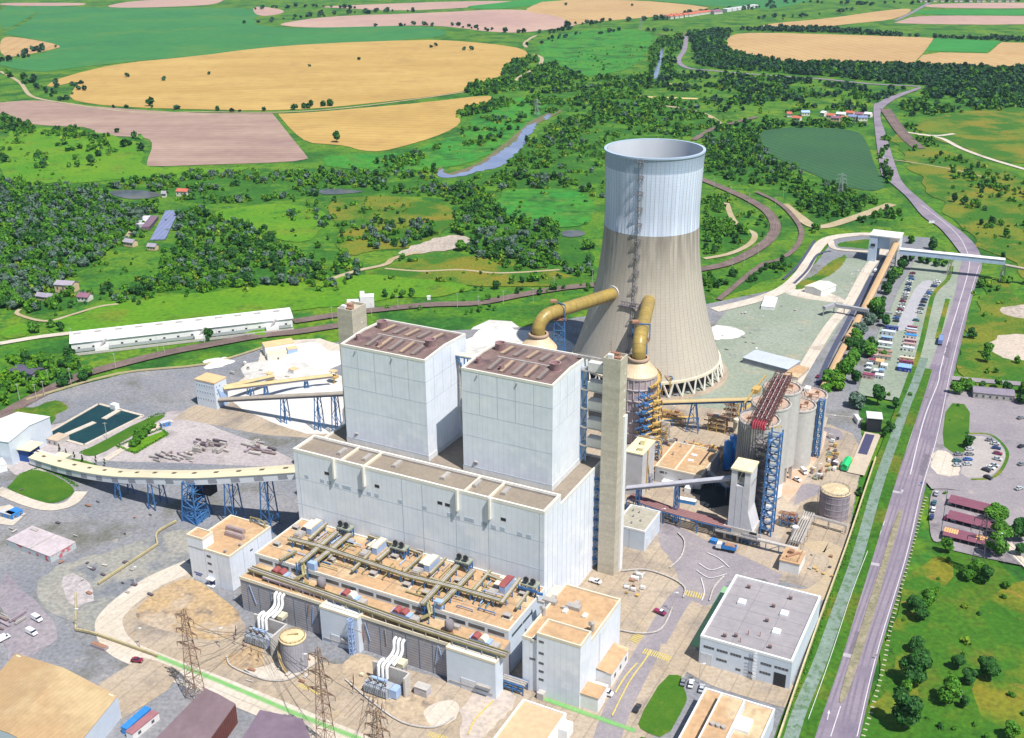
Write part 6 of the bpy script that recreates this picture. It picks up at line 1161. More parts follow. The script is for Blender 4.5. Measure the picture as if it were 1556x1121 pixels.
# pump house behind the scrubbers
t = T('pump_house', 'dark blue clad pump house left of the cooling tower foot', 'building', (31, 566, 0), 0); m = MB(); m.box(19, 38, 560, 580, 0, 13); t.add('wall', m, M('blue_cladding', (.05,.15,.33), (.07,.19,.38), sc=.2)); m = MB(); m.box(18.6, 38.4, 559.6, 580.4, 13, 13.5); t.add('roof', m, M('blue_roof', (.12,.24,.42), sc=.2))
t = T('fan_house', 'tall plain white house with rooftop plant hidden behind the stair tower', 'building', (-156, 428, 0))
m = MB(); m.box(-160, -151.5, 420, 436, 0, 22); t.add('wall', m, M('off_white2', (.56,.56,.58), sc=.2)); m = MB(); m.box(-160.2, -151.3, 419.8, 436.2, 22, 22.5); m.cbox(-154, 424, 22.5, 2.5, 3, 1.6); m.cbox(-155, 430, 22.5, 2, 3, 2.5); t.add('roof', m, M('cream_roof', (.78,.7,.45), sc=.3))  # even greyish white walls under a cream roof
m = MB(); m.beam((-151.2, 426, 1), (-151.2, 426, 22), .5); m.beam((-151.2, 429, 8), (-151.2, 426, 16), .4); t.add('drain_pipe', m, YEL)
# ---------------- silos ----------------
SILO = M('silo_concrete', (.42, .41, .40), (.48, .47, .45), sc=.1, st=(1, 1, .2), fine=.6, fa=.08, r=.8, c3=(.36,.35,.34), sc3=.06, lo3=.58, hi3=.75)
TANTOP = M('silo_top_tan', (.40, .28, .22), (.50, .38, .29), sc=.2, fine=1, fa=.25, c3=(.24,.17,.15), sc3=.2, lo3=.58, hi3=.68)
def silo(u, v, r, h, lb, legs=True):
    t = T('silo', lb, 'silo', (u, v, 0), group='grey storage silos'); m = MB(); m.lathe(u, v, [(r, 8 if legs else 0), (r, h-.8), (r+.25, h-.7), (r+.25, h), (r-.5, h), (r-.5, h-.5)], 48, False); t.add('shell', m, SILO, smooth=40)
    m = MB(); m.lathe(u, v, [(r-.5, h-.5), (.1, h+.4)], 48, False); t.add('top', m, TANTOP, smooth=40)
    m = MB(); n = 20; P = [(u+(r-.2)*math.cos(2*math.pi*i/n), v+(r-.2)*math.sin(2*math.pi*i/n), h) for i in range(n+1)]; m.rail(P, 1.2, .13); t.add('handrail', m, M('rail_grey', (.35,.33,.32), sc=1))
    m = MB(); 
    for i in range(4): a = .6+i*1.5; m.cbox(u+r*.5*math.cos(a), v+r*.5*math.sin(a), h, 1.6, 1.2, 1.1+.4*(i % 2))
    m.path([(u+r*.6, v-r*.3, h+.4), (u+r*.6, v-r*.3, h+1.6), (u, v-r*.5, h+1.8), (u-r*.2, v, h+1.2)], .25, 6); t.add('roof_equipment', m, RUST)
    if legs:
        for k in range(10): m = MB(); a = 2*math.pi*k/10; m.beam((u+(r-.9)*math.cos(a), v+(r-.9)*math.sin(a), 0), (u+(r-.9)*math.cos(a), v+(r-.9)*math.sin(a), 8), 1.2); t.add('leg', m, CONCG)
        m = MB(); m.cyl(u, v, 1, 8, r-2.5, 2, 24) if False else m.lathe(u, v, [(2, 2), (r-1.2, 8)], 24, False); t.add('hopper', m, DARK)
    return t
s1 = silo(-102.9, 431, 8.7, 46, 'front tall silo under the maroon pipe rack, nearest the hopper tower')
silo(-102.9, 450, 8.7, 46, 'middle tall silo under the maroon pipe rack')
silo(-102.9, 469, 8.7, 46, 'rear tall silo under the far end of the maroon pipe rack')
silo(-98.5, 487, 8.4, 31, 'shorter silo with a bare tan top behind the three tall ones', False)
sC = silo(-97.5, 505, 8.9, 29.5, 'rearmost low wide silo with railings and a white hut on top', False)
m = MB(); m.cbox(-99, 508, 29.7, 2.6, 4, 1.8); sC.add('roof_hut', m, WPAINT)
for v in (431, 450): 
    m = MB(); a0 = math.radians(-60); m.lathe(-102.9, v, [(8.95, 1.2), (8.95, 8.2)], 48, False); m.v = m.v; m.f = [f for i, f in enumerate(m.f) if -75 < ((i % 48)*7.5-360 if (i % 48)*7.5 > 180 else (i % 48)*7.5) < -10]
    s1.add('apron_panel', m, WPAINT) if v == 431 else s1.add('apron_panel', m, WPAINT)
m = MB()
for k in range(9): a = math.radians(-150+k*7); m.beam((-102.9+9*math.cos(a), 431+9*math.sin(a), 8), (-102.9+9*math.cos(a), 431+9*math.sin(a), 45), .4)
s1.add('drop_pipes', m, GREYM)
t = T('pipe_rack', 'maroon pipe rack lying across the three tall silo tops', 'pipe rack', (-103, 440, 46.5))
RK = M('rack_pipe_maroon', (.15, .05, .06), (.22, .09, .09), sc=.6, fine=2, fa=.3); XL = lambda v: -102.6-(v-411.5)*.075
m = MB()
for i in range(6): m.tube((XL(421)+.4+i*1.0, 421, 48.6), (XL(477)+.4+i*1.0, 477, 48.6), .36, 8)
t.add('pipes', m, RK, smooth=50)
m = MB()
for i in range(6): x = XL(421)+.4+i*1.0; m.path([(x, 423, 49), (x, 420.6, 48.8), (x, 419.8, 48.2), (x, 419.6, 46.4)], .42, 8)
t.add('pipe_bends', m, M('bend_red', (.34,.05,.07), sc=1), smooth=50); m = MB()
for i in range(6): x = XL(421)+.4+i*1.0; m.tube((x, 419.6, 46.4), (x, 420.8, 12), .2, 6)
t.add('drop_pipes', m, GREYM); m = MB()
for i in range(3): m.tube((XL(424)+1+i*2, 424, 49.8), (XL(476)+1+i*2, 476, 49.8), .2, 6)
t.add('upper_pipes', m, M('pale_pipe', (.5,.42,.42), sc=1))
m = MB()
for v in np.arange(422, 478, 4.2):
    x = XL(v); m.beam((x-.6, v, 47.8), (x+6.6, v, 47.8), .4); m.beam((x-.6, v, 46.2), (x-.6, v, 50.6), .3); m.beam((x+6.6, v, 46.2), (x+6.6, v, 50.6), .3); m.beam((x-.6, v, 50.6), (x+6.6, v, 50.6), .25); m.beam((x-.6, v, 47.8), (x+6.6, v+4.2, 47.8), .2); m.cbox(x+1+(v*7 % 4), v+1.5, 48.9, 1.1, 1.4, .8)
for o in (-.6, 6.6): m.beam((XL(421)+o, 421, 50.6), (XL(477)+o, 477, 50.6), .25); m.beam((XL(421)+o, 421, 47.8), (XL(477)+o, 477, 47.8), .3)
t.add('steel_frame', m, M('rack_brown', (.11,.06,.06), (.16,.09,.08), sc=.5))
m = MB(); m.box(-113.5, -110.3, 455, 460, 46.3, 48.5); m.rail([(-112.5, 440, 46.6), (-112.5, 476, 46.6)], 1.4, .3); m.rail([(-96, 421, 46.4), (-92, 425, 46.4)], 1.2, .2); t.add('side_platform', m, YEL)
# blue stair towers
def bstair(u, v, h, lb, w_=5., name='stair_tower'):
    t = T(name, lb, 'stair tower', (u, v, 0)); m = MB()
    for a in (-w_/2, w_/2):
        for b in (-w_/2, w_/2): m.beam((u+a, v+b, 0), (u+a, v+b, h), .55)
    n = int(h/3.4)
    for i in range(n):
        z = 3.4*(i+1)
        for s in (-1, 1): m.beam((u-w_/2, v+s*w_/2, z), (u+w_/2, v+s*w_/2, z), .35); m.beam((u+s*w_/2, v-w_/2, z), (u+s*w_/2, v+w_/2, z), .35)
    t.add('frame', m, BLUE); m = MB()
    for i in range(n):
        z = 3.4*i; s = 1 if i % 2 else -1; m.beam((u-s*w_*.4, v-w_*.25*s, z), (u+s*w_*.4, v-w_*.25*s, z+3.4), 1.2, .25); m.box(u+s*w_*.2, u+s*w_*.2+s*w_*.3, v-w_*.45, v+w_*.45, z+3.35, z+3.5) if s > 0 else m.box(u-w_*.5, u-w_*.2, v-w_*.45, v+w_*.45, z+3.35, z+3.5)
    t.add('stairs', m, M('stair_light_blue', (.2,.33,.55), sc=1)); m = MB()
    for i in range(n): z = 3.4*(i+1); m.rail([(u-w_/2, v-w_/2, z), (u+w_/2, v-w_/2, z)], 1., .14); m.rail([(u+w_/2, v-w_/2, z), (u+w_/2, v+w_/2, z)], 1., .14)
    t.add('handrails', m, BLUE); return t
bstair(-91.8, 415.2, 49.5, 'tall blue stair tower in front of the first silo', 4.6)
bstair(-89.4, 497, 31, 'slim blue stair tower against the rearmost silo', 2.4)
t = T('ash_plant', 'dark steel equipment frame squeezed between hopper tower and silo', 'structure', (-96, 419, 0)); mast(t, -97.5, 418.5, 0, 44, 5.5, 5.5, M('steel_dark', (.12,.11,.14), sc=1), 11, 'frame', .35)
m = MB(); 
for i in range(10): m.cbox(-97.5, 418.5, 3+i*4.1, 4.2, 4.2, 1.7)
t.add('equipment', m, M('steel_dark2', (.2,.18,.2), (.3,.26,.24), sc=.6))
# hopper tower
t = T('hopper_tower', 'grey clad hopper tower with a cream roof, flaring out over a truck bay', 'tower', (-101, 408, 0))
m = MB(); m.extr([(-105.8, 7), (-105.8, 27), (-97.6, 27), (-97.6, 15.5), (-95, 7)][::-1], 1, 402.6, 412.8); wh = t.add('hopper_body', m, M('hopper_cladding', (.48,.48,.52), (.54,.53,.55), sc=.15, fine=.5, fa=.06))
m = MB()
for (a, b) in ((-105.8, -103.3), (-100.1, -97.6)): m.box(a, b, 402.6, 412.8, 27, 34.2)
m.box(-105.8, -97.6, 404.5, 412.8, 27, 28) ; t.add('head_house', m, M('hopper_white', (.62,.62,.64), sc=.2))
m = MB(); m.box(-106.2, -97.2, 402.2, 413.2, 34.2, 34.9); t.add('roof', m, M('cream_roof', (.78,.7,.45)))
m = MB(); m.box(-107.5, -94.6, 402.3, 413.2, 4.6, 7.1); t.add('base', m, CONCG); m = MB(); m.box(-96, -93, 402.1, 402.35, 4.9, 6.8); t.add('window', m, DARK)
m = MB(); [m.beam((a, b, 0), (a, b, 4.6), 1.0) for a in (-106.8, -101, -95.4) for b in (403, 412.5)]; t.add('legs', m, CONCG)
m = MB(); m.beam((-103, 403.5, 28), (-101.5, 403.5, 33.5), .4); m.cbox(-101.7, 405.5, 28, 3, 2, 2.5); t.add('hoist', m, GREYM)
m = MB(); m.box(-110.5, -92.4, 400.6, 402.2, 4.2, 4.6); m.rail([(-110.5, 400.7, 4.6), (-92.4, 400.7, 4.6)], 1.1, .14); t.add('gallery', m, GREYM)
m = MB(); [m.box(a, a+.06, 402.5, 402.6, 8, 26.8) for a in (-103.1, -100.4)]; t.add('panel_seams', m, SEAM, wh)
t = T('pipe_bridge', 'low grey pipe bridge on thin posts right of the hopper tower', 'bridge', (-84, 401, 0)); m = MB(); m.box(-92.3, -75, 400.4, 402, 4.4, 5.2); t.add('deck', m, CONCG); m = MB(); [m.beam((u, 401.2, 0), (u, 401.2, 4.4), .3) for u in (-88.5, -83, -78)]; m.beam((-88.5, 401.2, .4), (-83, 401.2, 4), .2); m.beam((-83, 401.2, .4), (-78, 401.2, 4), .2); t.add('legs', m, BLUE)
# ---------------- auxiliary buildings between tower and silos ----------------
t = T('gypsum_hall', 'low hall with a broad tan roof between stair tower and silos', 'building', (-139, 455, 0))
hull(t, -151.5, -129, 437.6, 466, 0, 8.2, 8.7, M('wall_grey_white', (.52,.53,.56), sc=.2), ROOFT, CREAM, .5)
m = MB(); m.box(-142.3, -141.6, 438.2, 465.4, 8.2, 8.75); t.add('roof_ridge', m, CREAM)
m = MB(); m.box(-156, -152, 436.5, 464, 0, 5.6); t.add('side_wing', m, M('wall_grey_white', (.52,.53,.56))); m = MB(); m.box(-156.2, -151.7, 436.3, 464.2, 5.6, 6.1); t.add('wing_roof', m, ROOFT)
for x, y in ((1049.5,698),(1055,690)): u, v = UV(x, y, 9); m = MB(); m.cbox(u, v, 8.2, 2.6, 1.8, .6); t.add('skylight', m, WPAINT)
for x, y in ((1035,677),(1023,689)): u, v = UV(x, y, 9); m = MB(); m.cyl(u, v, 8.2, 10, .35, n=8); t.add('roof_cowl', m, GREYM)
windows(t, None, ('v', 437.6), [(-149, -147, 5.6, 6.6), (-146.4, -145.6, 5.8, 6.4)])
m = MB(); m.box(-139.5, -136.5, 437.4, 437.65, .2, 4.4); t.add('roller_door', m, DARK); m = MB(); m.box(-147, -141, 434.4, 437.5, 0, 3); m.box(-135.6, -132.6, 434, 437.5, 0, 2.6); t.add('lean_to', m, WPAINT)
t = T('pump_skid', 'open deck crammed with pumps and pipes behind the tan roofed hall', 'equipment', (-139, 472, 0)); m = MB(); m.box(-151, -129, 466.3, 478, 0, 4.2); t.add('plinth', m, ROOFT)
for nm, mt, sd, n in (('pumps', GREYM, 1, 16), ('valves', YEL, 2, 12), ('motors', RUST, 3, 8), ('blue_motors', BLUE, 4, 5)):
    q = random.Random(sd); m = MB()
    for i in range(n):
        u, v = q.uniform(-150, -131), q.uniform(467.3, 477)
        if i % 2: m.cbox(u, v, 4.2, q.uniform(.8, 2.4), q.uniform(.8, 2), q.uniform(.6, 2.2))
        else: m.tube((u, v, 4.9), (u+q.uniform(-5, 5), v+q.uniform(-2, 2), 5.4), .35, 8)
    o = t.add(nm, m, mt); o['kind'] = 'stuff'
for i, (u, v, h) in enumerate(((-124.5, 464, 15.6), (-123.2, 468.6, 16.6))):
    t = T('blue_tank', ['nearer','farther'][i]+' slim bright blue upright tank beside the tan roofed hall', 'tank', (u, v, 0), group='blue tanks'); m = MB(); m.lathe(u, v, [(2.1, 1.2), (2.1, h-.5), (1.9, h), (.1, h+.5)], 24, False); t.add('shell', m, M('bright_blue_paint', (.03,.20,.62), (.04,.24,.66), sc=.4, r=.4), smooth=40); m = MB(); m.cyl(u, v, h+.2, h+.9, .5, n=10); m.rail([(u-1.6, v-1.2, h), (u+1.6, v-1.2, h), (u+1.6, v+1.2, h)], .9, .12); t.add('top_fittings', m, GREYM); m = MB(); m.cyl(u, v, 0, 1.3, 1.7, n=16); t.add('skirt', m, DARK)
t = T('white_tank', 'round white tank half hidden behind the blue tanks', 'tank', (-119.5, 474, 0)); m = MB(); m.lathe(-119.5, 474, [(4, 0), (4, 12), (3.8, 12.3), (.1, 13)], 28, False); t.add('shell', m, WPAINT, smooth=40); m = MB(); m.rail([(-122.5, 472, 12.4), (-119.5, 470.5, 12.4), (-116.6, 472, 12.4)]); m.cbox(-119, 473, 12.8, 2, 2, 1.4); t.add('top_fittings', m, YEL)
t = T('switchgear_block', 'small white block with a grey gravel roof at the foot of the stair tower', 'building', (-139, 386, 0))
hull(t, -147.4, -133.8, 377.5, 396.2, 0, 9.6, 10.2, WHITE2, M('gravel_roof', (.33,.31,.25), (.4,.37,.3), sc=.1, fine=.8, fa=.15), WPAINT, .4)
for x, y in ((963,775),(972,778),(963,784),(974,791),(960,794)): u, v = UV(x, y, 10); m = MB(); m.cyl(u, v, 9.6, 10.9, .35, n=8); t.add('roof_cowl', m, GREYM)
m = MB(); m.box(-133.85, -133.7, 386, 390.5, .2, 6); m.box(-133.85, -133.7, 379.5, 382, .2, 5.4); t.add('roller_doors', m, M('pale_door', (.6,.62,.66), sc=.4)); m = MB(); m.box(-140.6, -140.5, 377.42, 377.5, .3, 9.4); t.add('panel_seams', m, SEAM)
t = T('filtrate_tank', 'round mauve grey tank with a tan domed lid near the canal fence', 'tank', (-66.5, 447, 0))
u, v = UV(1262, 790); v += 4; t.e.location = tuple(W(u, v, 0)); t.o = (u, v, 0)
m = MB(); m.lathe(u, v, [(6.4, 0), (6.4, 13)], 40, False); t.add('shell', m, M('tank_mauve', (.22,.19,.23), (.30,.26,.29), sc=.3), smooth=40); m = MB(); m.lathe(u, v, [(6.6, 13), (6.6, 13.3), (3, 14.1), (.1, 14.4)], 40, False); t.add('lid', m, M('tank_lid', (.45,.36,.22), (.6,.48,.32), sc=.6, fine=1.5, fa=.25), smooth=40)
m = MB(); 
for z in (3, 6, 9, 12): m.lathe(u, v, [(6.4, z-.1), (6.55, z-.1), (6.55, z+.1), (6.4, z+.1)], 40, False)
for k in range(16): a = 2*math.pi*k/16; m.beam((u+6.45*math.cos(a), v+6.45*math.sin(a), 0), (u+6.45*math.cos(a), v+6.45*math.sin(a), 13), .12)
t.add('hoops', m, M('hoop_grey', (.38,.35,.38), sc=1)); m = MB(); n = 20; m.rail([(u+6.2*math.cos(2*math.pi*i/n), v+6.2*math.sin(2*math.pi*i/n), 13.3) for i in range(n+1)], 1, .12); t.add('handrail', m, M('rail_grey', (.35,.33,.32)))
m = MB(); [m.beam((u-6.3+s, v-3, 0), (u-6.3+s, v-3, 14), .15) for s in (-.4, .4)]; [m.beam((u-6.7, v-3, z), (u-5.9, v-3, z), .1) for z in np.arange(.5, 14, .7)]; t.add('ladder', m, GREYM)
# L shaped pipe rack and small houses near the tank
def rack(pts, h, w_, lb, mat=GREYM, n=5, legm=None, cat='pipe rack'):
    P = [UV(x, y) for x, y in pts]; t = T('pipe_rack', lb, cat, (P[0][0], P[0][1], 0)); m = MB(); g = MB(); l = MB()
    for (a, b), (c, d) in zip(P[:-1], P[1:]):
        L_ = math.hypot(c-a, d-b); txx, tyy = (c-a)/L_, (d-b)/L_
        for k in range(n): o = (k-(n-1)/2)*w_/n; g.tube((a-tyy*o, b+txx*o, h+.4), (c-tyy*o, d+txx*o, h+.4), w_/n*.36, 8)
        for s in (-1, 1): m.beam((a-tyy*s*w_/2, b+txx*s*w_/2, h), (c-tyy*s*w_/2, d+txx*s*w_/2, h), .3)
        q = max(1, int(L_/6))
        for i in range(q+1):
            f = i/q; x, y = a+(c-a)*f, b+(d-b)*f; m.beam((x-tyy*w_/2, y+txx*w_/2, h-.1), (x+tyy*w_/2, y-txx*w_/2, h-.1), .3)
            for s in (-1, 1): l.beam((x-tyy*s*w_/2, y+txx*s*w_/2, 0), (x-tyy*s*w_/2, y+txx*s*w_/2, h), .3)
    t.add('pipes', g, mat, smooth=50); t.add('cross_beams', m, legm or GREYM); t.add('legs', l, legm or GREYM); return t
rack([(1228,793),(1207,838)], 4.5, 5, 'grey pipe rack leading from the tank to the small white house')
rack([(1232,797),(1284,812)], 4.5, 1.5, 'thin grey pipe rack along the front of the round tank', n=2)
rack([(957,772),(1012,792),(1062,806),(1112,818)], 6, 6, 'wide pipe rack with maroon pipes on blue steel behind the small white block', M('pipe_plum', (.32,.17,.17), sc=1), 5, BLUE)

# steelwork, pipes and skids between the scrubber and the tan roofed hall
q = random.Random(31)
def frame(x, y, a, b, h, lb, mat=BLUE, mat2=YEL, n=3):
    u, v = UV(x, y); t = T('process_unit', lb, 'steel frame', (u, v, 0), group='steel frames of the process area'); m = MB()
    for i in (-1, 0, 1):
        for j in (-1, 1): m.beam((u+i*a/2, v+j*b/2, 0), (u+i*a/2, v+j*b/2, h), .35)
    for k in range(1, n+1):
        z = h*k/n
        for j in (-1, 1): m.beam((u-a/2, v+j*b/2, z), (u+a/2, v+j*b/2, z), .3); m.beam((u-a/2, v+j*b/2, z-h/n), (u, v+j*b/2, z), .2)
        for i in (-1, 0, 1): m.beam((u+i*a/2, v-b/2, z), (u+i*a/2, v+b/2, z), .3)
    t.add('frame', m, mat); m = MB()
    for k in range(1, n+1):
        z = h*k/n+.4
        for c in range(3): o = (c-1)*b*.28; m.path([(u-a/2-q.uniform(0, 3), v+o, z), (u+a*.2, v+o, z), (u+a/2, v+o+q.uniform(-1, 1), z), (u+a/2+.6, v+o, z-q.uniform(1, 3))], .22+.12*q.random(), 6)
    t.add('pipes', m, mat2, smooth=50); m = MB()
    for k in range(1, n+1): z = h*k/n; m.cbox(u+q.uniform(-a*.3, a*.3), v, z+.2, q.uniform(1.2, 2.6), b*.5, q.uniform(.8, 1.8)); m.rail([(u-a/2, v-b/2, z), (u+a/2, v-b/2, z)], 1., .1)
    t.add('equipment', m, q.choice((GREYM, RUST, CREAM)))
for x, y, a, b, h, lb, m1, m2, n in [(988,712,9,5,16,'tall blue and ochre pipe frame at the foot of the scrubber', BLUE, YEL, 4), (1003,668,8,5,9,'ochre pipe frame right of the scrubber', YEL, GREYM, 3), (978,740,7,4,7,'low blue pipe frame beside the stair tower', BLUE, GREYM, 2), (1022,640,10,4,5,'low rusty pipe frame behind the tan roofed hall', RUST, YEL, 2), (1090,655,9,4,8,'ochre pipe frame behind the blue tanks', YEL, RUST, 3), (1112,640,6,4,12,'grey steel frame between blue tanks and silos', GREYM, YEL, 4), (1140,828,7,3,5,'small blue frame under the hopper tower bridge', BLUE, GREYM, 2), (1198,800,6,4,6,'blue grey pump frame left of the long pipe rack', BLUE, RUST, 2), (1008,600,9,5,12,'ochre conveyor frame where the beige conveyor starts', YEL, BLUE, 3)]: frame(x, y, a, b, h, lb, m1, m2, n)
for i, (a, b) in enumerate((((1010,700),(1085,742)), ((1000,650),(1060,645)), ((1120,640),(1150,625)), ((1075,735),(1105,760)))): rack([a, b], 3.5+i, 2.2, ['rusty pipe run across the yard in front of the tan roofed hall', 'ochre pipe run behind the tan roofed hall', 'ochre pipe run toward the first silo', 'dark pipe run behind the hopper tower'][i], (RUST, YEL, YEL, GREYM)[i], 3, (BLUE, BLUE, GREYM, BLUE)[i])
for i, (x, y, r, h, mt, lb) in enumerate([(1003,700,1.5,4,WPAINT,'small white round tank near the scrubber foot'), (1012,712,1.2,3,GREYM,'small grey round tank near the scrubber foot'), (1118,655,1.6,7,CREAM,'cream round tank left of the first silo'), (1207,815,1.4,5,WPAINT,'small white tank beside the long pipe rack'), (1222,800,2.,4.5,CREAM,'cream tank left of the round mauve tank')]):
    u, v = UV(x, y); m = MB(); m.lathe(u, v, [(r, 0), (r, h), (r*.6, h+.4), (.05, h+.5)], 20, False); solo('small_tank', m, mt, lb, 'tank', (u, v, 0), smooth=40)
# ---------------- belt conveyors and galleries ----------------
def gallery(name, lb, P, w_, h, walls, roof, legs=None, legat=(), legm=BLUE, tubeish=False, group=None, hh=None, win=0, frame_ang=TH, lw=3.0):
    """P: points (x,y,z underside) in the frame"""
    t = T(name, lb, 'conveyor', (P[0][0], P[0][1], 0), frame_ang, group); n = len(P)
    def ring(i):
        a = np.array(P[max(i-1, 0)][:2]); b = np.array(P[min(i+1, n-1)][:2]); d = (b-a)/np.hypot(*(b-a)); return np.array([-d[1], d[0]])
    m = MB(); vs = []
    for i in range(n):
        q = ring(i)*w_/2; x, y, z = P[i]; vs += [(x-q[0], y-q[1], z), (x+q[0], y+q[1], z), (x+q[0], y+q[1], z+h), (x-q[0], y-q[1], z+h)]
    fs = [(4*i+k, 4*i+(k+1) % 4, 4*i+4+(k+1) % 4, 4*i+4+k) for i in range(n-1) for k in range(4)]+[(3, 2, 1, 0), (4*n-4, 4*n-3, 4*n-2, 4*n-1)]
    m.add(vs, [tuple(reversed(f)) for f in fs]); t.add('casing', m, walls)
    m = MB(); vs = []; hr = hh or .5; e = w_/2+.35
    for i in range(n):
        q = ring(i); x, y, z = P[i]; z += h
        if tubeish:
            for k in range(7): a = math.pi*k/6; vs.append((x-q[0]*math.cos(a)*e, y-q[1]*math.cos(a)*e, z+math.sin(a)*hr*1.2))
        else: vs += [(x-q[0]*e, y-q[1]*e, z+.02), (x-q[0]*e, y-q[1]*e, z+.25), (x, y, z+.25+hr), (x+q[0]*e, y+q[1]*e, z+.25), (x+q[0]*e, y+q[1]*e, z+.02)]
    k_ = 7 if tubeish else 5
    fs = [(k_*i+k, k_*i+(k+1) % k_, k_*i+k_+(k+1) % k_, k_*i+k_+k) for i in range(n-1) for k in range(k_)]+[tuple(range(k_))[::-1], tuple(range(k_*n-k_, k_*n))]
    m.add(vs, fs); t.add('roof', m, roof, smooth=30 if tubeish else None)
    if win:
        L_ = 0; cum = [0]
        for a, b in zip(P[:-1], P[1:]): cum.append(cum[-1]+math.dist(a, b))
        k = 0; d = win*.6; m = MB(); m2 = MB()
        while d < cum[-1]-2:
            i = max(j for j in range(n) if cum[j] <= d); i = min(i, n-2); f = (d-cum[i])/(cum[i+1]-cum[i]); p = np.array(P[i])+(np.array(P[i+1])-np.array(P[i]))*f
            dr = (np.array(P[i+1])-np.array(P[i])); dr /= np.linalg.norm(dr); q = ring(i)
            c = p+np.array([0, 0, h+.25+hr*.55]); m.beam(c-dr*1.1-np.array([q[0], q[1], 0])*0, c+dr*1.1, 1.3, .7)
            for s in (-1,): 
                c = p+np.array([q[0]*s*(w_/2), q[1]*s*(w_/2), h*.45]); m2.beam(c-dr*2.2, c+dr*2.2, .16, h*.55)
            d += win
        t.add('roof_vents', m, M('vent_brown', (.13,.10,.08), sc=1)); t.add('side_panels', m2, M('gallery_grey_panel', (.30,.31,.36), sc=1))
    for j, (i, br) in enumerate(legat):
        x, y, z = P[i] if isinstance(i, int) else i; l = MB(); q = ring(min(max(i if isinstance(i, int) else 1, 1), n-2)); tt = np.array([q[1], -q[0]])
        for s in (-1, 1):
            for f in (-1, 1): l.beam((x+q[0]*s*(w_/2+.3)+tt[0]*f*lw/2*br, y+q[1]*s*(w_/2+.3)+tt[1]*f*lw/2*br, 0), (x+q[0]*s*w_/2.2+tt[0]*f*lw/4, y+q[1]*s*w_/2.2+tt[1]*f*lw/4, z), .42)
            k = max(2, int(z/4.5))
            for a in range(k):
                z0, z1 = z*a/k, z*(a+1)/k; f = 1 if a % 2 else -1; w0 = lw/2*br*(1-a/k)+lw/4*(a/k); w1 = lw/2*br*(1-(a+1)/k)+lw/4*((a+1)/k)
                l.beam((x+q[0]*s*(w_/2)+tt[0]*f*w0, y+q[1]*s*(w_/2)+tt[1]*f*w0, z0), (x+q[0]*s*(w_/2)-tt[0]*f*w1, y+q[1]*s*(w_/2)-tt[1]*f*w1, z1), .22)
        k = max(2, int(z/5))
        for a in range(k): s = 1 if a % 2 else -1; l.beam((x+q[0]*s*w_/2, y+q[1]*s*w_/2, z*a/k), (x-q[0]*s*w_/2, y-q[1]*s*w_/2, z*(a+1)/k), .22)
        t.add('trestle', l, legm)
    return t
Pm = [np.array(p, float) for p in [(-430, 320, 1.2), (-414, 319.2, 1.6), (-402, 318.2, 2.6), (-385, 316.6, 5.0), (-366, 315, 8.6), (-345, 314.6, 13.4), (-322, 316, 18.0), (-304, 319, 21.6), (-287, 322.5, 25), (-272, 326, 28), (-259.6, 329, 30.4)]]
Q = spline(Pm, 4)
gallery('conveyor_gallery', 'long curved cream roofed conveyor gallery climbing on blue trestles to the main building', [tuple(q) for q in Q], 7.2, 3.4, M('gallery_white', (.66,.68,.72), (.6,.62,.68), sc=.3), M('gallery_cream_roof', (.68,.61,.42), (.60,.54,.38), sc=.1, r=.6, fine=.4, fa=.05), legat=[(16, 1), (20, 1), (24, 2.2), (28, 1.2), (32, 1.2)], win=11.5, lw=4.2)
t = T('drive_station', 'heavy blue lattice tower with belt drive under the middle of the gallery', 'trestle', (-324, 314, 0)); mast(t, -321.5, 313.5, 0, 19.5, 8.5, 5.5, BLUE, 5, 'lattice', .5); m = MB(); m.cbox(-319, 319, 12, 9, 5, 3.6); m.cbox(-322, 316, 9.5, 5, 4, 2.5); t.add('drive_housing', m, M('soot_black', (.05,.04,.05), sc=1)); m = MB(); m.cbox(-321.5, 313.5, .1, 7.6, 7.6, 2.2); t.add('skirt', m, BLUE)
t = T('gallery_annexe', 'short white double gallery end beside the curved lawn', 'conveyor', (-428, 320, 0)); m = MB(); m.box(-440, -418, 321.5, 324.5, 1, 4.2); t.add('casing', m, WHITE2); m = MB(); m.box(-440.2, -417.8, 321.3, 324.7, 4.2, 4.6); t.add('roof', m, WPAINT); m = MB(); m.box(-436, -420, 322.6, 323.4, 4.6, 4.8); t.add('roof_vents', m, M('vent_brown', (.13,.10,.08), sc=1))
# crusher tower
u0, v0 = UV(303, 615); u1, _ = UV(331, 623)
t = T('crusher_tower', 'white windowed crusher tower with an orange tan roof on the concrete apron', 'tower', (u0+5, v0+5, 0))
a = UV(303, 615); b = UV(331, 626); c = UV(345, 617)
x0, x1, y0, y1 = a[0], a[0]+13.5, a[1]-1, a[1]+8.5
m = MB(); m.box(x0, x1, y0, y1, 0, 15.5); w_ = t.add('wall', m, WHITE2); m = MB(); m.box(x0-.2, x1+.2, y0-.2, y1+.2, 15.5, 16.1); t.add('roof', m, M('orange_tan_roof', (.72,.48,.26), sc=.2))
for z in (12.6, 8.6, 4.6):
    for i in range(7): windows(t, w_, ('v', y0), [(x0+.8+i*1.8, x0+1.5+i*1.8, z, z+1.1)], M('window_blue', (.25,.35,.5), sc=1), WPAINT)
for z in (12.6, 8.6): windows(t, w_, ('u', x1), [(y0+1, y0+1.9, z, z+1.1), (y0+3.4, y0+4.3, z, z+1.1)], M('window_blue', (.25,.35,.5)), WPAINT)
m = MB(); m.box(x1, x1+.3, y0+3, y1-1, 0, 9); m.beam((x1+.3, y0+2, 12), (x1+.3, y0+5, 3), .8); t.add('cladding_chute', m, LBLUE); xc, yc = x1, (y0+y1)/2
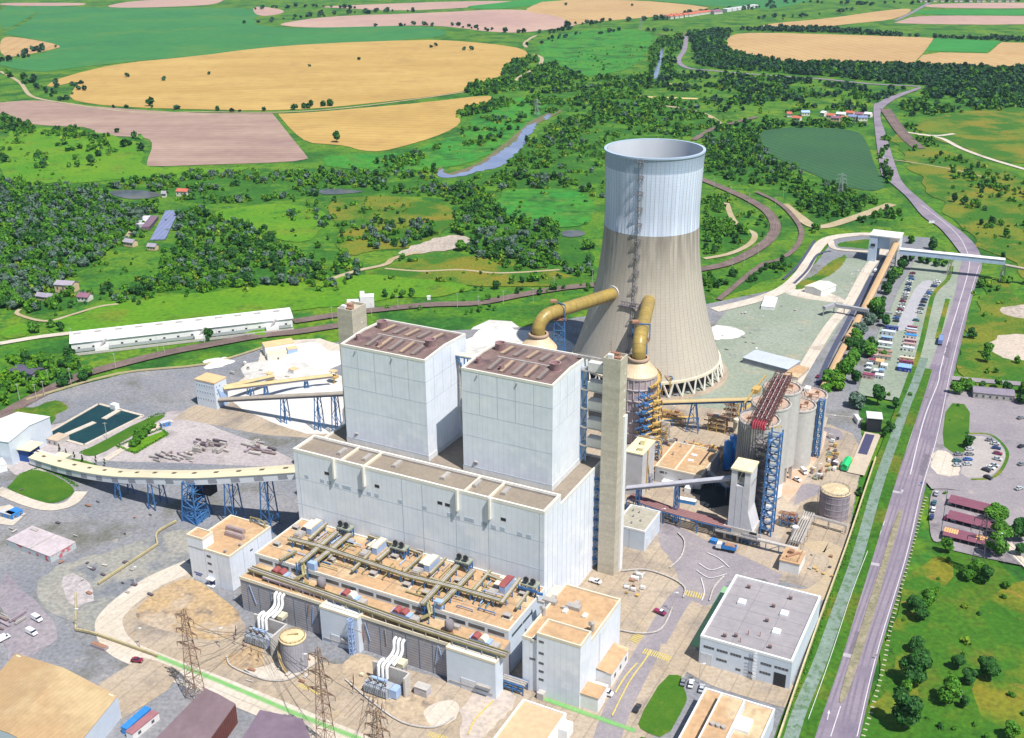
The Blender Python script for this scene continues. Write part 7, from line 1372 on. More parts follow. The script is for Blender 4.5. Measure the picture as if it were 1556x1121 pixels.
HB = M('hood_tan', (.52,.40,.20), (.58,.46,.26), sc=.3, r=.5); HB2 = M('hood_grey', (.40,.35,.29), sc=.3, r=.5); CS = M('conveyor_side_dark', (.22,.22,.26), sc=1)
def cv(name, lb, p0, p1, w_=2.4, h=1.2, roof=HB, n=8, legs=(), legm=BLUE, side=CS, lw=2.5, tub=True, hh=.9):
    P = [tuple(np.array(p0)+(np.array(p1)-np.array(p0))*i/n) for i in range(n+1)]
    return gallery(name, lb, P, w_, h, side, roof, legat=[(i, 1) for i in legs], tubeish=tub, legm=legm, hh=hh, lw=lw)
e = lambda x, y, z: (*UV(x, y, z), z)
cv('belt_conveyor', 'upper tan hooded limestone conveyor ending at a yellow head', (xc, yc+2, 9), e(505, 573, 6), legs=(3, 6))
cv('belt_conveyor', 'short upper tan conveyor branching just behind the first', (xc, yc+3, 9.5), e(415, 574, 5), legs=(4,))
cv('belt_conveyor', 'grey hooded conveyor climbing from the crusher tower behind the left boiler house', (xc, yc-2, 4), e(535, 600, 24), w_=2.8, roof=HB2, legs=(4, 6, 7), lw=4)
for (x, y), lb in (((507, 570), 'yellow conveyor head house at the end of the upper conveyor'), ((410, 573), 'small yellow conveyor head beside the short upper conveyor')):
    u, v = UV(x, y, 5); t = T('conveyor_station', lb, 'machine', (u, v, 0)); m = MB(); m.cbox(u, v, 7.5, 4, 3.4, .4); t.add('roof', m, M('orange_tan_roof', (.72,.48,.26))); m = MB(); m.cbox(u, v, 3.4, 4.4, 3.6, 1.4); m.beam((u-1.6, v, 4), (u-1.6, v, 7.5), .4); m.beam((u+1.6, v, 4), (u+1.6, v, 7.5), .4); m.beam((u+1, v-1.4, 0), (u+1, v-1.4, 4), .4); m.beam((u-1, v+1.4, 0), (u-1, v+1.4, 4), .4); t.add('machine_frame', m, YEL)
# limestone intake buildings
def house(name, lb, cat, a_px, b_px, dep, h, wm, rm, kind='flat', z=0, group=None, rh=1.5, over=.3, wins=0, door=0, flip=1):
    """a building on the ground edge a-b (photo bearings), reaching dep metres back"""
    a, b = G(*a_px)[:2], G(*b_px)[:2]; ang = math.atan2(b[1]-a[1], b[0]-a[0]); c, s = math.cos(-ang), math.sin(-ang)
    x0, y0 = a[0]*c-a[1]*s, a[0]*s+a[1]*c; x1 = b[0]*c-b[1]*s; t = T(name, lb, cat, ((x0+x1)/2, y0+dep/2, z), ang, group); y1 = y0+dep; m = MB(); z1 = z+h
    if kind == 'gable': m.extr([(y0, z), (y1, z), (y1, z1), ((y0+y1)/2, z1+rh), (y0, z1)], 0, x0, x1)
    elif kind == 'gablex': m.extr([(x0, z), (x1, z), (x1, z1), ((x0+x1)/2, z1+rh), (x0, z1)], 1, y0, y1)
    elif kind == 'mono': m.extr([(y0, z), (y1, z), (y1, z1+rh), (y0, z1)], 0, x0, x1)
    else: m.box(x0, x1, y0, y1, z, z1)
    w_ = t.add('wall', m, wm); m = MB(); o = over; th_ = .25
    if kind == 'gable':
        ym = (y0+y1)/2; k = rh/(ym-y0); m.extr([(y0-o, z1-o*k+.03), (ym, z1+rh+.03), (y1+o, z1-o*k+.03), (y1+o, z1-o*k+th_), (ym, z1+rh+th_), (y0-o, z1-o*k+th_)], 0, x0-o, x1+o)
    elif kind == 'gablex':
        xm = (x0+x1)/2; k = rh/(xm-x0); m.extr([(x0-o, z1-o*k+.03), (xm, z1+rh+.03), (x1+o, z1-o*k+.03), (x1+o, z1-o*k+th_), (xm, z1+rh+th_), (x0-o, z1-o*k+th_)], 1, y0-o, y1+o)
    elif kind == 'mono': m.extr([(y0-o, z1+.03), (y1+o, z1+rh+.03), (y1+o, z1+rh+th_), (y0-o, z1+th_)], 0, x0-o, x1+o)
    else: m.box(x0-o*.3, x1+o*.3, y0-o*.3, y1+o*.3, z1, z1+th_)
    t.add('roof', m, rm)
    L_ = x1-x0
    for i in range(wins): xx = x0+L_*(i+.5)/wins; windows(t, w_, ('v', y0), [(xx-.55, xx+.55, z+h*.4, z+h*.75)])
    if door: m = MB(); m.box(x0+L_*.08, x0+L_*.08+1, y0-.06, y0+.02, z+.1, z+min(2.1, h*.8)); t.add('door', m, GREYM, w_)
    t.x0, t.x1, t.y0, t.y1, t.ang = x0, x1, y0, y1, ang
    return t
OT = M('orange_tan_roof', (.72,.48,.26))
house('intake_house', 'limestone intake shed with an ochre roof beyond the conveyors', 'building', (404,543), (449,536), 9, 6.5, WPAINT, OT, 'flat')
house('intake_house', 'cream lower intake block in front of the ochre roofed shed', 'building', (407,549), (437,545), 5, 4.5, M('cream_wall', (.74,.7,.6), sc=.3), M('cream_roof', (.78,.7,.45)))
house('intake_house', 'small hut with an ochre roof and bright blue tank', 'building', (438,542), (453,540), 5, 4.5, LBLUE, OT)
house('control_cabin', 'small white cabin with a dark opening on the pale yard', 'cabin', (439,569), (447,572), 4, 3.6, WPAINT, OT)
house('control_cabin', 'low white cabin right of the intake house', 'cabin', (476,541), (496,537), 3, 2.6, WPAINT, WPAINT)
# long white shed row
ls = house('storage_shed', 'very long white shed with a pale lean-to roof along the railway', 'shed', (110,536), (445,497), 14, 6.2, WPAINT, M('white_sheet_roof', (.74,.76,.76), sc=.2), 'mono', rh=2.2, over=.8)
L_ = ls.x1-ls.x0
for i in range(11): x = ls.x0+L_*(i+.3)/11; m = MB(); m.cbox(x, ls.y0+11, 8.0, 4.5, 1.6, .8); ls.add('roof_vent', m, GREYM)
m = MB(); m.box(ls.x0+1, ls.x1-1, ls.y0-.1, ls.y0+.02, .2, 2.2); ls.add('lower_band', m, M('shed_band_grey', (.42,.44,.46), sc=1))  # plain grey band along the lower front wall
for i in range(16): x = ls.x0+L_*(i+.5)/16; m = MB(); m.box(x-.7, x+.7, ls.y0-.15, ls.y0+.02, 2.4, 3.3); ls.add('window', m, DARK)
for f, lb in ((.13, 'left'), (.57, 'middle'), (.9, 'right')):
    x = ls.x0+L_*f; t = T('stair_annexe', lb+' white stair annexe in front of the very long shed', 'annexe', (x, ls.y0-4, 0), ls.ang, 'stair annexes of the long shed'); m = MB(); m.box(x-4, x+4, ls.y0-5, ls.y0-.2, 0, 3.4); t.add('wall', m, WPAINT); m = MB(); m.beam((x-1, ls.y0-4, 3.4), (x+3, ls.y0-.5, 7), 1.4, .4); t.add('stair', m, GREYM)
m = MB(); c_ = ls.x0; m.box(ls.x0-1, ls.x1, ls.y0-6, ls.y0-5.6, 0, 1.6); solo('yard_wall', m, CONCG, 'low stained concrete wall in front of the very long shed', 'wall', (ls.x0, ls.y0-6, 0), ls.ang)
hb = house('signal_house', 'stepped white signal house beside the second stair tower', 'building', (548,469), (569,468), 7, 8, WPAINT, WPAINT); m = MB(); m.box(hb.x0-9, hb.x0-.1, hb.y0+.5, hb.y1-.5, 0, 5); m.box(hb.x0-.05, hb.x0+3, hb.y1, hb.y1+1, 8.2, 10); hb.add('lower_wing', m, WPAINT)
house('trackside_hut', 'tiny white hut among the bushes by the double track', 'hut', (649,456), (654,456), 2, 2.6, WPAINT, WPAINT)
# left edge white building
t = house('pump_building', 'big white gabled building cut by the left edge', 'building', (-30,700), (20,708), 30, 13, WHITE2, M('white_sheet_roof', (.74,.76,.76)), 'gable', rh=2)
m = MB(); m.box(t.x1+.2, t.x1+8, t.y0+4, t.y0+14, 7, 7.4); t.add('canopy', m, M('cream_roof', (.78,.7,.45))); m = MB(); m.box(t.x1, t.x1+6, t.y0+5, t.y0+13, 0, 7); t.add('loading_bay', m, M('deep_blue', (.03,.09,.3), sc=1))
house('gate_house', 'small white house by the left edge below the gallery', 'building', (-10,722), (12,716), 8, 4, WPAINT, WPAINT); 
house('pond_house', 'low sandy roofed pump house at the near corner of the pond', 'building', (72,675), (88,679), 8, 3, CONCG, M('sand_roof', (.5,.4,.3), sc=.3), wins=2)
house('shelter', 'small cream roofed shelter behind the gallery start', 'shelter', (79,703), (96,707), 6, 3, GREYM, M('cream_roof', (.78,.7,.45)))
m = MB(); u, v = UV(175, 622); m.cbox(u, v, 0, 4, 3, 3.4); solo('pond_hut', m, WPAINT, 'little white hut at the far rim of the dark pond', 'hut', (u, v, 0))
# cabins, containers
CB = M('cabin_blue', (.03,.19,.52), (.05,.23,.55), sc=.5, r=.5)
def cab(a, b, dep, h, wm, rm, lb, kind='flat', wins=2, name='site_cabin', cat='cabin', grp='blue site cabins', z=0): return house(name, lb, cat, a, b, dep, h, wm, rm, kind, z=z, group=grp, wins=wins, door=1, rh=.5)
cab((246,651), (260,647), 2.5, 2.7, CB, M('cabin_grey_roof', (.5,.52,.56), sc=1), 'small blue cabin near the hedged garden')
cab((0,786), (18,791), 2.6, 2.7, CB, M('cabin_grey_roof', (.5,.52,.56)), 'front blue cabin of the pair at the left edge'); cab((20,791), (36,783), 5, 2.7, CB, CB, 'right blue cabin of the pair at the left edge')
bl = house('container_block', 'flat block of patched grey containers standing alone on the left yard', 'container', (12,830), (78,856), 13, 3.2, M('patched_wall', (.45,.5,.52), (.5,.12,.14), sc=.25, lo=.55, hi=.58), M('patched_roof', (.42,.36,.38), (.5,.44,.46), sc=.15, fine=.6, fa=.1), 'flat')
m = MB(); m.beam((bl.x0+(bl.x1-bl.x0)*.55, bl.y0, 3.5), (bl.x0+(bl.x1-bl.x0)*.55, bl.y1, 3.5), .4); m.cbox(bl.x0+4, bl.y1-2, 3.45, 4, 1.5, .5); bl.add('roof_clutter', m, GREYM)
house('shipping_container', 'bright blue shipping container by the brown shed in the lower left', 'container', (195,1119), (231,1087), 2.6, 2.9, CB, CB, group='lower left containers')
house('site_cabin', 'white cabin with a maroon roof beside the bright blue container', 'cabin', (203,1127), (243,1094), 3., 2.9, WPAINT, M('maroon_roof', (.28,.12,.14), (.34,.16,.17), sc=.3), group='lower left containers', wins=2)
# bottom sheds
def bigroof(name, lb, corners, z, zr_, wm, rm, cat='shed', ridge=True):
    """roof corners (photo bearings at eave height z) front-left, front-right, back-right, back-left"""
    P = [G(x, y, z) for x, y in corners]; t = T(name, lb, cat, (P[0][0], P[0][1], 0), 0); m = MB(); a, b, c, d = P; v = [tuple(p) for p in P]
    e1_, e2_ = (a+d)/2+np.array([0, 0, zr_]), (b+c)/2+np.array([0, 0, zr_]); lo = [(p[0], p[1], 0) for p in P]
    m.add([*lo, *v, tuple(e1_), tuple(e2_)], [(0, 1, 5, 4), (1, 2, 6, 9, 5), (2, 3, 7, 6), (3, 0, 4, 8, 7)]); w_ = t.add('wall', m, wm)
    m = MB(); up = np.array([0, 0, .25]); o = [(p+up) for p in (a, b, c, d, e1_, e2_)]
    m.add([tuple(x) for x in o]+[tuple(x-up*.8) for x in o], [(0, 1, 5, 4), (4, 5, 2, 3), (6, 7, 1, 0), (8, 9, 3, 2), (7, 11, 5, 1), (11, 8, 2, 5), (10, 6, 0, 4), (9, 10, 4, 3)]); rf = t.add('roof', m, rm); t.P = (a, b, c, d, e1_, e2_); return t, rf, w_
TS = M('tan_sheet_roof', (.44,.29,.15), (.38,.27,.15), sc=.04, fine=.4, fa=.08, stripe=(-25, 1.6, .1, .3), c3=(.48,.36,.2), sc3=.03)
t, rf, w_ = bigroof('warehouse', 'huge warehouse with a tan ribbed roof in the lower left corner', [(96,1160),(179,1058),(24,993),(-60,1090)], 9, 2.5, WHITE2, TS)
m = MB(); a, b, c, d, e1_, e2_ = t.P
for i in range(7): p = c+(b-c)*(i+.2)/7+np.array([0, 0, .5]); q = c+(b-c)*(i+.8)/7+np.array([0, 0, .5]); m.beam(tuple(p*.97+d*.03), tuple(q*.97+a*.03), .5, .2)
t.add('roof_lights', m, M('rooflight_cream', (.8,.72,.55), sc=1), rf)
BR = M('brown_sheet_roof', (.17,.12,.135), (.21,.15,.165), sc=.06, fine=.5, fa=.08)
t, rf, w_ = bigroof('brown_shed', 'long brown roofed shed with a slatted maroon gable at the lower left', [(250,1220),(358,1070),(312,1046),(180,1180)], 8, .4, M('maroon_slats', (.15,.05,.05), (.19,.07,.06), sc=.3, stripe=(60, 1.2, .5, .4)), BR)
t, rf, w_ = bigroof('brown_shed', 'wide dark purple roofed shed at the bottom edge left of centre', [(330,1200),(500,1200),(460,1093),(395,1079)], 7, 1.5, GREYM, M('purple_brown_roof', (.16,.115,.16), (.2,.15,.19), sc=.08, fine=.4, fa=.1))
# office blocks at the bottom right
def office(lb, a, b, dep, h, wm, rm, penthouse=None, z=0):
    pa, pb = UV(*a, h), UV(*b, h); x0, x1, y0 = pa[0], pb[0], min(pa[1], pb[1]); t = T('office_block', lb, 'building', ((x0+x1)/2, y0+dep/2, 0)); hull(t, x0, x1, y0, y0+dep, 0, h-.7, h, wm, rm, WPAINT, .4); t.b = (x0, x1, y0, y0+dep); return t
t = T('office_block', 'white office block with a tan roof and a stepped penthouse at the bottom right', 'building', (-66, 270, 0))
p = [UV(1072, 1045, 8), UV(1180, 1072, 8)]; x0, x1, y1 = p[0][0], p[1][0], p[0][1]
hull(t, x0, x1, y1-34, y1, 0, 7.6, 8.2, WHITE2, ROOFT, WPAINT, .5)
xa = UV(1092, 1062, 11)[0]; hull(t, xa, xa+8, y1-30, y1-4, 7.6, 11, 11.5, WHITE2, ROOFT, WPAINT, .4)
u, v = UV(1126, 1097, 9); m = MB(); m.cbox(u, v, 7.6, 6.5, 6.5, 1.2); m.cbox(u, v, 8.8, 5, 5, .4); t.add('skylight', m, WPAINT)
for i in range(3): m = MB(); m.cyl(xa+2+i*1.8, y1-20, 11, 12, .8, n=14); t.add('fan', m, GREYM)
t = T('low_block', 'low building with an orange tan roof at the bottom edge, centre', 'building', (-125, 250, 0)); p0, p1 = UV(795, 1062, 6), UV(862, 1082, 6); hull(t, p0[0], p1[0], p0[1]-26, p0[1], 0, 5.6, 6.1, WPAINT, M('orange_roof', (.64,.40,.24), (.58,.38,.24), sc=.08, fine=.5, fa=.1), WPAINT, .5)
m = MB(); m.box(p1[0]+.1, p1[0]+3, p0[1]-6, p0[1]-1, 0, 4.4); t.add('side_porch', m, WPAINT); m = MB(); m.box(p1[0]+.1, p1[0]+2.6, p0[1]-18, p0[1]-9, 0, 3); t.add('side_shed', m, WPAINT)
# small white house with pipes near canal
t = T('pump_house', 'small white pump house with pipes on its tan roof near the plant fence', 'building', (-76, 390, 0)); p0, p1 = UV(1184, 866), UV(1211, 869); m = MB(); m.box(p0[0], p0[0]+8, p0[1]-1, p0[1]+10, 0, 5.2); t.add('wall', m, WPAINT); m = MB(); m.box(p0[0]-.2, p0[0]+8.2, p0[1]-1.2, p0[1]+10.2, 5.2, 5.6); t.add('roof', m, ROOFT); m = MB(); m.rail([(p0[0]+1, p0[1], 5.6), (p0[0]+7, p0[1], 5.6), (p0[0]+7, p0[1]+9, 5.6)]); m.tube((p0[0]+2, p0[1]+2, 6), (p0[0]+6, p0[1]+7, 6), .5, 8); m.cbox(p0[0]+3, p0[1]+6, 5.6, 2, 2, 1.4); t.add('roof_pipes', m, RUST)
# fan building right of tower with flat greyish roof, and tan shed
house('ash_store', 'low grey roofed store on the green gravel lot right of the tower', 'shed', (1128,552), (1196,570), 16, 3.6, M('store_wall', (.28,.3,.36), sc=.4), M('store_roof', (.42,.46,.54), (.46,.5,.58), sc=.1, fine=.5, fa=.06), 'flat', over=.8)
house('ash_store', 'tan roofed lean-to at the right end of the grey roofed store', 'shed', (1190,575), (1212,580), 18, 2.4, CONCG, ROOFT)
house('white_shed', 'long white shed with a cream roof inside the loading loop', 'shed', (1222,444), (1247,451), 18, 4.5, WPAINT, M('cream_white_roof', (.78,.76,.62), sc=.2), 'gablex', rh=1.2)
house('flat_shed', 'flat white shed on the dusty ground left of the loading loop', 'shed', (1156,470), (1176,472), 22, 2.2, WPAINT, M('flat_white_roof', (.66,.70,.74), sc=.2))
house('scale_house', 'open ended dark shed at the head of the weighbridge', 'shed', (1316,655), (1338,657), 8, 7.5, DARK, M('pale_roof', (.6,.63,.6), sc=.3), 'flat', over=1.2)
m = MB(); a, b = G(1300, 642)[:2], G(1311, 650)[:2]; m.box(a[0], b[0], a[1]-3, a[1]+4, 0, 3.2); solo('kiosk', m, WPAINT, 'small white kiosk left of the open ended shed', 'kiosk', (a[0], a[1], 0), 0)
ribbon('weighbridge', [(1322,662),(1310,692)], 4.4, M('scale_dark', (.06,.06,.13), sc=1), 'dark weighbridge plate in front of the open ended shed', 'weighbridge', n=1, z=ZL[0]+.06)
ribbon('ramp', [(1326,660),(1300,722)], 8, M('ramp_concrete', (.5,.42,.33), sc=.2), 'concrete ramp carrying the weighbridge', 'road', n=1, z=ZL[0]+.03)
# right side low building and carports
house('roadside_canteen', 'low building with a dark grey roof beside the visitors car park', 'building', (1478,606), (1540,612), 9, 4, GREYM, M('slate_roof', (.19,.17,.22), (.24,.21,.26), sc=.2, fine=1, fa=.1), 'gable', rh=1.4, wins=6)
CP = M('carport_maroon', (.18,.065,.10), (.22,.085,.12), sc=.1, fine=.7, fa=.1)
for i, (a, b, lb) in enumerate(((((1440,762)), (1512,780), 'uppermost maroon carport beside the road'), ((1438,786), (1516,806), 'middle maroon carport beside the road'), ((1432,812), (1514,832), 'lowest maroon carport, patched with orange panels'))):
    a3, b3 = G(*a, 2.8), G(*b, 2.8); ang = math.atan2(b3[1]-a3[1], b3[0]-a3[0]); c, s = math.cos(-ang), math.sin(-ang); x0, y0 = a3[0]*c-a3[1]*s, a3[0]*s+a3[1]*c; x1 = b3[0]*c-b3[1]*s
    t = T('carport', lb, 'carport', ((x0+x1)/2, y0+3, 0), ang, 'maroon carports'); m = MB(); m.extr([(y0, 2.6), (y0+6.4, 3.4), (y0+6.4, 3.5), (y0, 2.7)], 0, x0, x1); rf = t.add('roof', m, CP)
    m = MB()
    for k in range(7): x = x0+.4+(x1-x0-.8)*k/6; m.beam((x, y0+.4, 0), (x, y0+.4, 2.6), .18); m.beam((x, y0+6.2, 0), (x, y0+6.2, 3.3), .18)
    t.add('posts', m, GREYM); m = MB(); m.box(x0, x1, y0+6.2, y0+6.35, 0, 3.2); t.add('back_wall', m, M('carport_wall', (.12,.08,.1), sc=1))
    if i == 2:
        m = MB()
        for (f0, f1) in ((.0, .27), (.6, .95)):
            n = 6
            for k in range(n): xa_ = x0+(x1-x0)*(f0+(f1-f0)*k/n); m.extr([(y0+2.6, 3.06), (y0+6., 3.48), (y0+6., 3.53), (y0+2.6, 3.11)], 0, xa_, xa_+(x1-x0)*(f1-f0)/n*.8)
        t.add('orange_panels', m, M('orange_panel', (.75,.42,.18), sc=.5), rf)
house('garden_hut', 'tiny pale grey hut among the trees in the lower right grass', 'hut', (1455,1060), (1461,1060), 6, 2.2, M('hut_wall', (.45,.47,.5), sc=1), M('hut_roof', (.5,.54,.58), sc=.5), 'flat')
# ---------------- right hand transfer tower and conveyors ----------------
a, b = (1320,392), (1340,398)
t = T('transfer_tower', 'white and blue transfer tower standing at the loading loop', 'tower', (-118, 850, 0)); x0, x1, y0, y1 = -129.5, -108, 840, 856
m = MB(); m.extr([(y0+2, 12), (y0+2, 20), (y0, 20), (y0, 14)], 0, x0, x1) if False else m.box(x0, x0+6, y0, y1, 0, 20.5); m.box(x0+6, x1, y0+2, y1, 11, 20.5); t.add('wall', m, M('transfer_blue_white', (.42,.52,.68), (.48,.57,.7), sc=.15)); m = MB(); m.box(x1-7, x1+.1, y0+1.9, y1+.1, 11, 20.6); t.add('white_end', m, WPAINT)
m = MB(); m.box(x0-.4, x1+.5, y0-.4, y1+.4, 20.6, 21.3); t.add('roof', m, WPAINT); m = MB(); [m.beam((u, v, 0), (u, v, 11), 1.3) for u in (x1-6, x1-1) for v in (y0+3, y1-1)]; m.box(x1-6.5, x1-5.4, y0+3, y1-1, 0, 11); t.add('legs', m, WPAINT)
m = MB(); m.box(x0+1.6, x0+4.6, y0-.4, y0, 12.5, 14.5); t.add('window', m, DARK)
TAN = M('conveyor_tan', (.50,.32,.17), (.55,.37,.21), sc=.1, r=.5, stripe=(0, 3, .15, .3))
pts = [(*UV(1366, 361, 18), 15), (*UV(1312, 470, 6), 4.0)]
pts[0] = (pts[0][0], pts[0][1], 15.5)
n = 14; P = [tuple(np.array(pts[0])*(1-i/n)+np.array(pts[1])*i/n) for i in range(n+1)]
gallery('belt_conveyor', 'long orange tan conveyor falling from the transfer tower along the trees', P, 3.6, 2, M('conveyor_tan_side', (.42,.24,.12), sc=1), TAN, legat=[(2, 1), (5, 1), (8, 1), (11, 1)], tubeish=True, legm=GREYM, hh=.8)
P = [(*UV(*p, 4), 2.2) for p in ((1306,480),(1296,500),(1288,512))]
gallery('belt_conveyor', 'short tan conveyor link under the footbridge', P, 3.4, 2, M('conveyor_tan_side', (.42,.24,.12)), TAN, tubeish=True, hh=.8)
P = [(*UV(*p, 4), 1.5) for p in ((1288,514),(1272,545),(1256,578),(1242,604))]
gallery('belt_conveyor', 'lower tan conveyor reaching the plant between lane and trees', P, 3.2, 2, M('conveyor_tan_side', (.42,.24,.12)), TAN, tubeish=True, hh=.8)
n = 8; p0 = np.array((*UV(1368, 374, 18), 12.5)); p1 = np.array((*UV(1527, 397, 14), 12.)); P = [tuple(p0+(p1-p0)*i/n) for i in range(n+1)]
gallery('conveyor_gallery', 'pale blue white enclosed gallery bridging the main road', P, 5, 3.6, M('gallery_blue_side', (.45,.56,.74), sc=.3), WPAINT, legat=[(4, 1), (8, 1)], legm=GREYM, hh=.4)
p0 = np.array((*UV(1528, 399, 14), 11.5)); p1 = np.array((*UV(1620, 418, 10), 8.)); P = [tuple(p0+(p1-p0)*i/5) for i in range(6)]
gallery('belt_conveyor', 'open grey conveyor carrying on beyond the road to the right edge', P, 3, 1, GREYM, HB2, legat=[(2, 1), (4, 1)], legm=GREYM)
# footbridge
t = T('footbridge', 'grey covered footbridge on posts crossing the plant lane near the car park', 'bridge', (*UV(1280, 470), 0)); A_, B_, C_ = [np.array((*UV(x, y, 6), 6.)) for x, y in ((1252,468),(1268,463),(1320,472))]; m = MB(); m.beam(A_, B_, 2.4, 2.2); m.beam(B_, C_, 2.4, 2.2); t.add('deck', m, M('bridge_grey', (.36,.37,.4), sc=.5)); m = MB()
for f in (.0, .3, .9): p = B_+(C_-B_)*f; m.beam((p[0], p[1], 0), p, .5)
p = A_; m.beam((p[0], p[1], 0), p, .5); t.add('legs', m, GREYM)
P = [(*UV(1322, 472, 5), 5), (*UV(1356, 476, 5), 5)]; m = MB(); m.beam(P[0], P[1], 1.6, 1.4); solo('footbridge_ramp', m, M('bridge_grey', (.36,.37,.4)), 'narrow end of the footbridge reaching the car park', 'bridge')
# beige conveyor to silos, grey conveyor to hopper tower
p0 = np.array((*UV(1000, 609, 15), 13.)); p1 = np.array((*UV(1150, 604, 24), 22.)); n = 8; P = [tuple(p0+(p1-p0)*i/n) for i in range(n+1)]
gallery('belt_conveyor', 'beige hooded conveyor rising from the scrubber to the silo tops', P, 2.6, 1.2, BLUE, HB, legat=[(3, 1.6), (7, .8)], tubeish=True, hh=.8, lw=4)
p0 = np.array((*UV(952, 741, 12), 11.)); p1 = np.array((*UV(1112, 716, 30), 26.)); P = [tuple(p0+(p1-p0)*i/n) for i in range(n+1)]
gallery('belt_conveyor', 'grey hooded conveyor climbing from the stair tower to the hopper tower', P, 2.4, 1.2, M('conveyor_grey', (.42,.42,.48), sc=.5), M('conveyor_grey_top', (.5,.5,.56), sc=.5), legat=[(1, .6), (4, .6)], legm=BLUE, tubeish=True, hh=.6)
# ---------------- transformers ----------------
TB = M('transformer_blue_grey', (.30,.34,.40), (.38,.41,.45), sc=.5, r=.5); INS = M('insulator_brown', (.14,.05,.04), sc=1, r=.3); PORC = M('bushing_cream', (.66,.62,.45), sc=1)
for i, (x, y) in enumerate(((396,975), (578,1050))):
    u, v = UV(x, y+2); t = T('transformer', ['left','right'][i]+' big blue grey transformer with cooling banks and cream bushings', 'transformer', (u, v, ZY), group='big transformers')
    m = MB(); m.box(u-5, u+5, v-1.8, v+1.8, .6, 4.4); m.box(u-5.4, u+5.4, v-2.2, v+2.2, .2, .7); t.add('tank', m, TB)
    m = MB(); [m.box(u-4.8+k*.8, u-4.4+k*.8, v-3, v-1.85, 1, 4) for k in range(12)]; t.add('radiators', m, TB)
    m = MB(); m.box(u+5.1, u+7.6, v-1.5, v+2, .8, 4.2); m.tube((u-3, v, 5.6), (u+3, v, 5.9), .6, 12); t.add('conservator', m, LBLUE, smooth=40)
    for k, a in enumerate((-3, 0, 3)): m = MB(); m.tube((u+a, v-.8, 4.4), (u+a+.3, v-2.6, 7.2), .32, 8, .12); t.add('bushing', m, INS); 
    for a in (-3.6, -1.4, 1.4): m = MB(); m.beam((u+a-1, v+.6, 4.6), (u+a+1, v-.4, 5.2), .6, .7); t.add('cable_box', m, PORC)
    m = MB(); m.box(u-6, u+8, v-3.6, v+2.6, 0, .25); t.add('oil_pit', m, M('oil_dark', (.07,.06,.06), sc=1))
    t = T('fire_wall', ['left','right'][i]+' grey concrete fire wall around the transformer bay', 'wall', (u+4, v+4, ZY), group='transformer fire walls'); m = MB(); m.box(u-5.5, u+9, v+4, v+4.7, 0, 8.6); t.add('back_wall', m, CONCG); m = MB(); m.box(u+9, u+9.7, v-5, v+4.7, 0, 8.6) if i == 0 else m.box(u+9, u+9.7, v+1, v+4.7, 0, 8.4); t.add('side_wall', m, CONCG)
    t = T('bus_duct', ['left','right'][i]+' set of three white bus ducts reaching over the fire wall', 'bus duct', (u, v+6, ZY), group='white bus ducts')
    for k in range(3):
        a = u-1.8+k*1.7; m = MB(); m.path([(a, v+2.2, 5), (a, v+2.4, 9.4), (a, v+3.2, 9.9), (a, v+4.6, 10), (a+.2, v+5.4, 9.8)], .62, 12); t.add('lower_duct', m, WPAINT, smooth=45)
        b = a+.6; m = MB(); m.path([(b, v+5.2, 8.4), (b, v+9.5, 8.8), (b, v+11, 9.6), (b, v+11.6, 11), (b, v+11.7, 13.4), (b, v+12.3, 14), (b, v+13, 14)], .62, 12); t.add('upper_duct', m, WPAINT, smooth=45)
    m = MB(); m.cbox(u+1, v+9.6, 6.2, 7, 3.4, 1.5); t.add('support_box', m, PORC); m = MB(); [m.beam((u+a, v+8.4+b, 0), (u+a, v+8.4+b, 6.2), .3) for a in (-2, 4) for b in (0, 2.4)]; t.add('support_frame', m, GREYM)
    for k, (a, b) in enumerate(((-9, -3), (-7.5, -5.5), (-2, -7), (2.5, -8), (7, -9.5), (-10.5, -1))):
        t = T('disconnector_post', 'slim dark insulator post standing in the '+['left','right'][i]+' transformer yard', 'post', (u+a, v+b, ZY), group=['left','right'][i]+' yard insulator posts'); m = MB(); m.cyl(u+a, v+b, 0, 2.6, .12, n=6); t.add('column', m, GREYM); m = MB(); m.tube((u+a, v+b, 2.6), (u+a+.5, v+b-.4, 5.4), .22, 8, .1); t.add('insulator', m, INS)
    for k in range(2):
        a = u-3+k*4.5; m = MB(); [m.beam((a+s, v-16, .35), (a+s, v-5, .35), .22) for s in (-.75, .75)]; solo('transformer_rails', m, RAILM, ['first','second'][k]+' pair of rails in front of the '+['left','right'][i]+' transformer', 'rails', (a, v-10, ZY), smooth=None)
u, v = UV(449, 1012); t = T('storage_tank', 'upright grey ribbed tank with a tan lid beside the left fire wall', 'tank', (u, v, ZY)); m = MB(); m.lathe(u, v, [(4.6, 0), (4.6, 12.4)], 40, False); t.add('shell', m, M('tank_grey_blue', (.30,.29,.34), (.36,.35,.39), sc=.4, stripe=(30, .9, .2, .3)), smooth=40); m = MB(); m.lathe(u, v, [(4.8, 12.4), (4.8, 12.8), (2, 13.5), (.1, 13.7)], 40, False); t.add('lid', m, M('tank_lid2', (.6,.46,.26), (.68,.55,.33), sc=.4, fine=1.4, fa=.15), smooth=40)
m = MB(); n = 18; m.rail([(u+4.4*math.cos(6.283*i/n), v+4.4*math.sin(6.283*i/n), 12.8) for i in range(n+1)], .9, .1); m.beam((u-1.5, v-1, 13.7), (u+2, v+1, 14.2), .3); t.add('handrail', m, M('rail_ochre', (.4,.3,.15), sc=1))
m = MB(); P = [(u+5.3*math.cos(math.radians(a)), v+5.3*math.sin(math.radians(a)), z) for a, z in zip(range(-190, -75, 12), np.linspace(12, .4, 10))]
for a, b in zip(P[:-1], P[1:]): m.beam(a, b, 1., .25)
m.rail(P, 1, .1); t.add('spiral_stair', m, M('rail_ochre', (.4,.3,.15)))
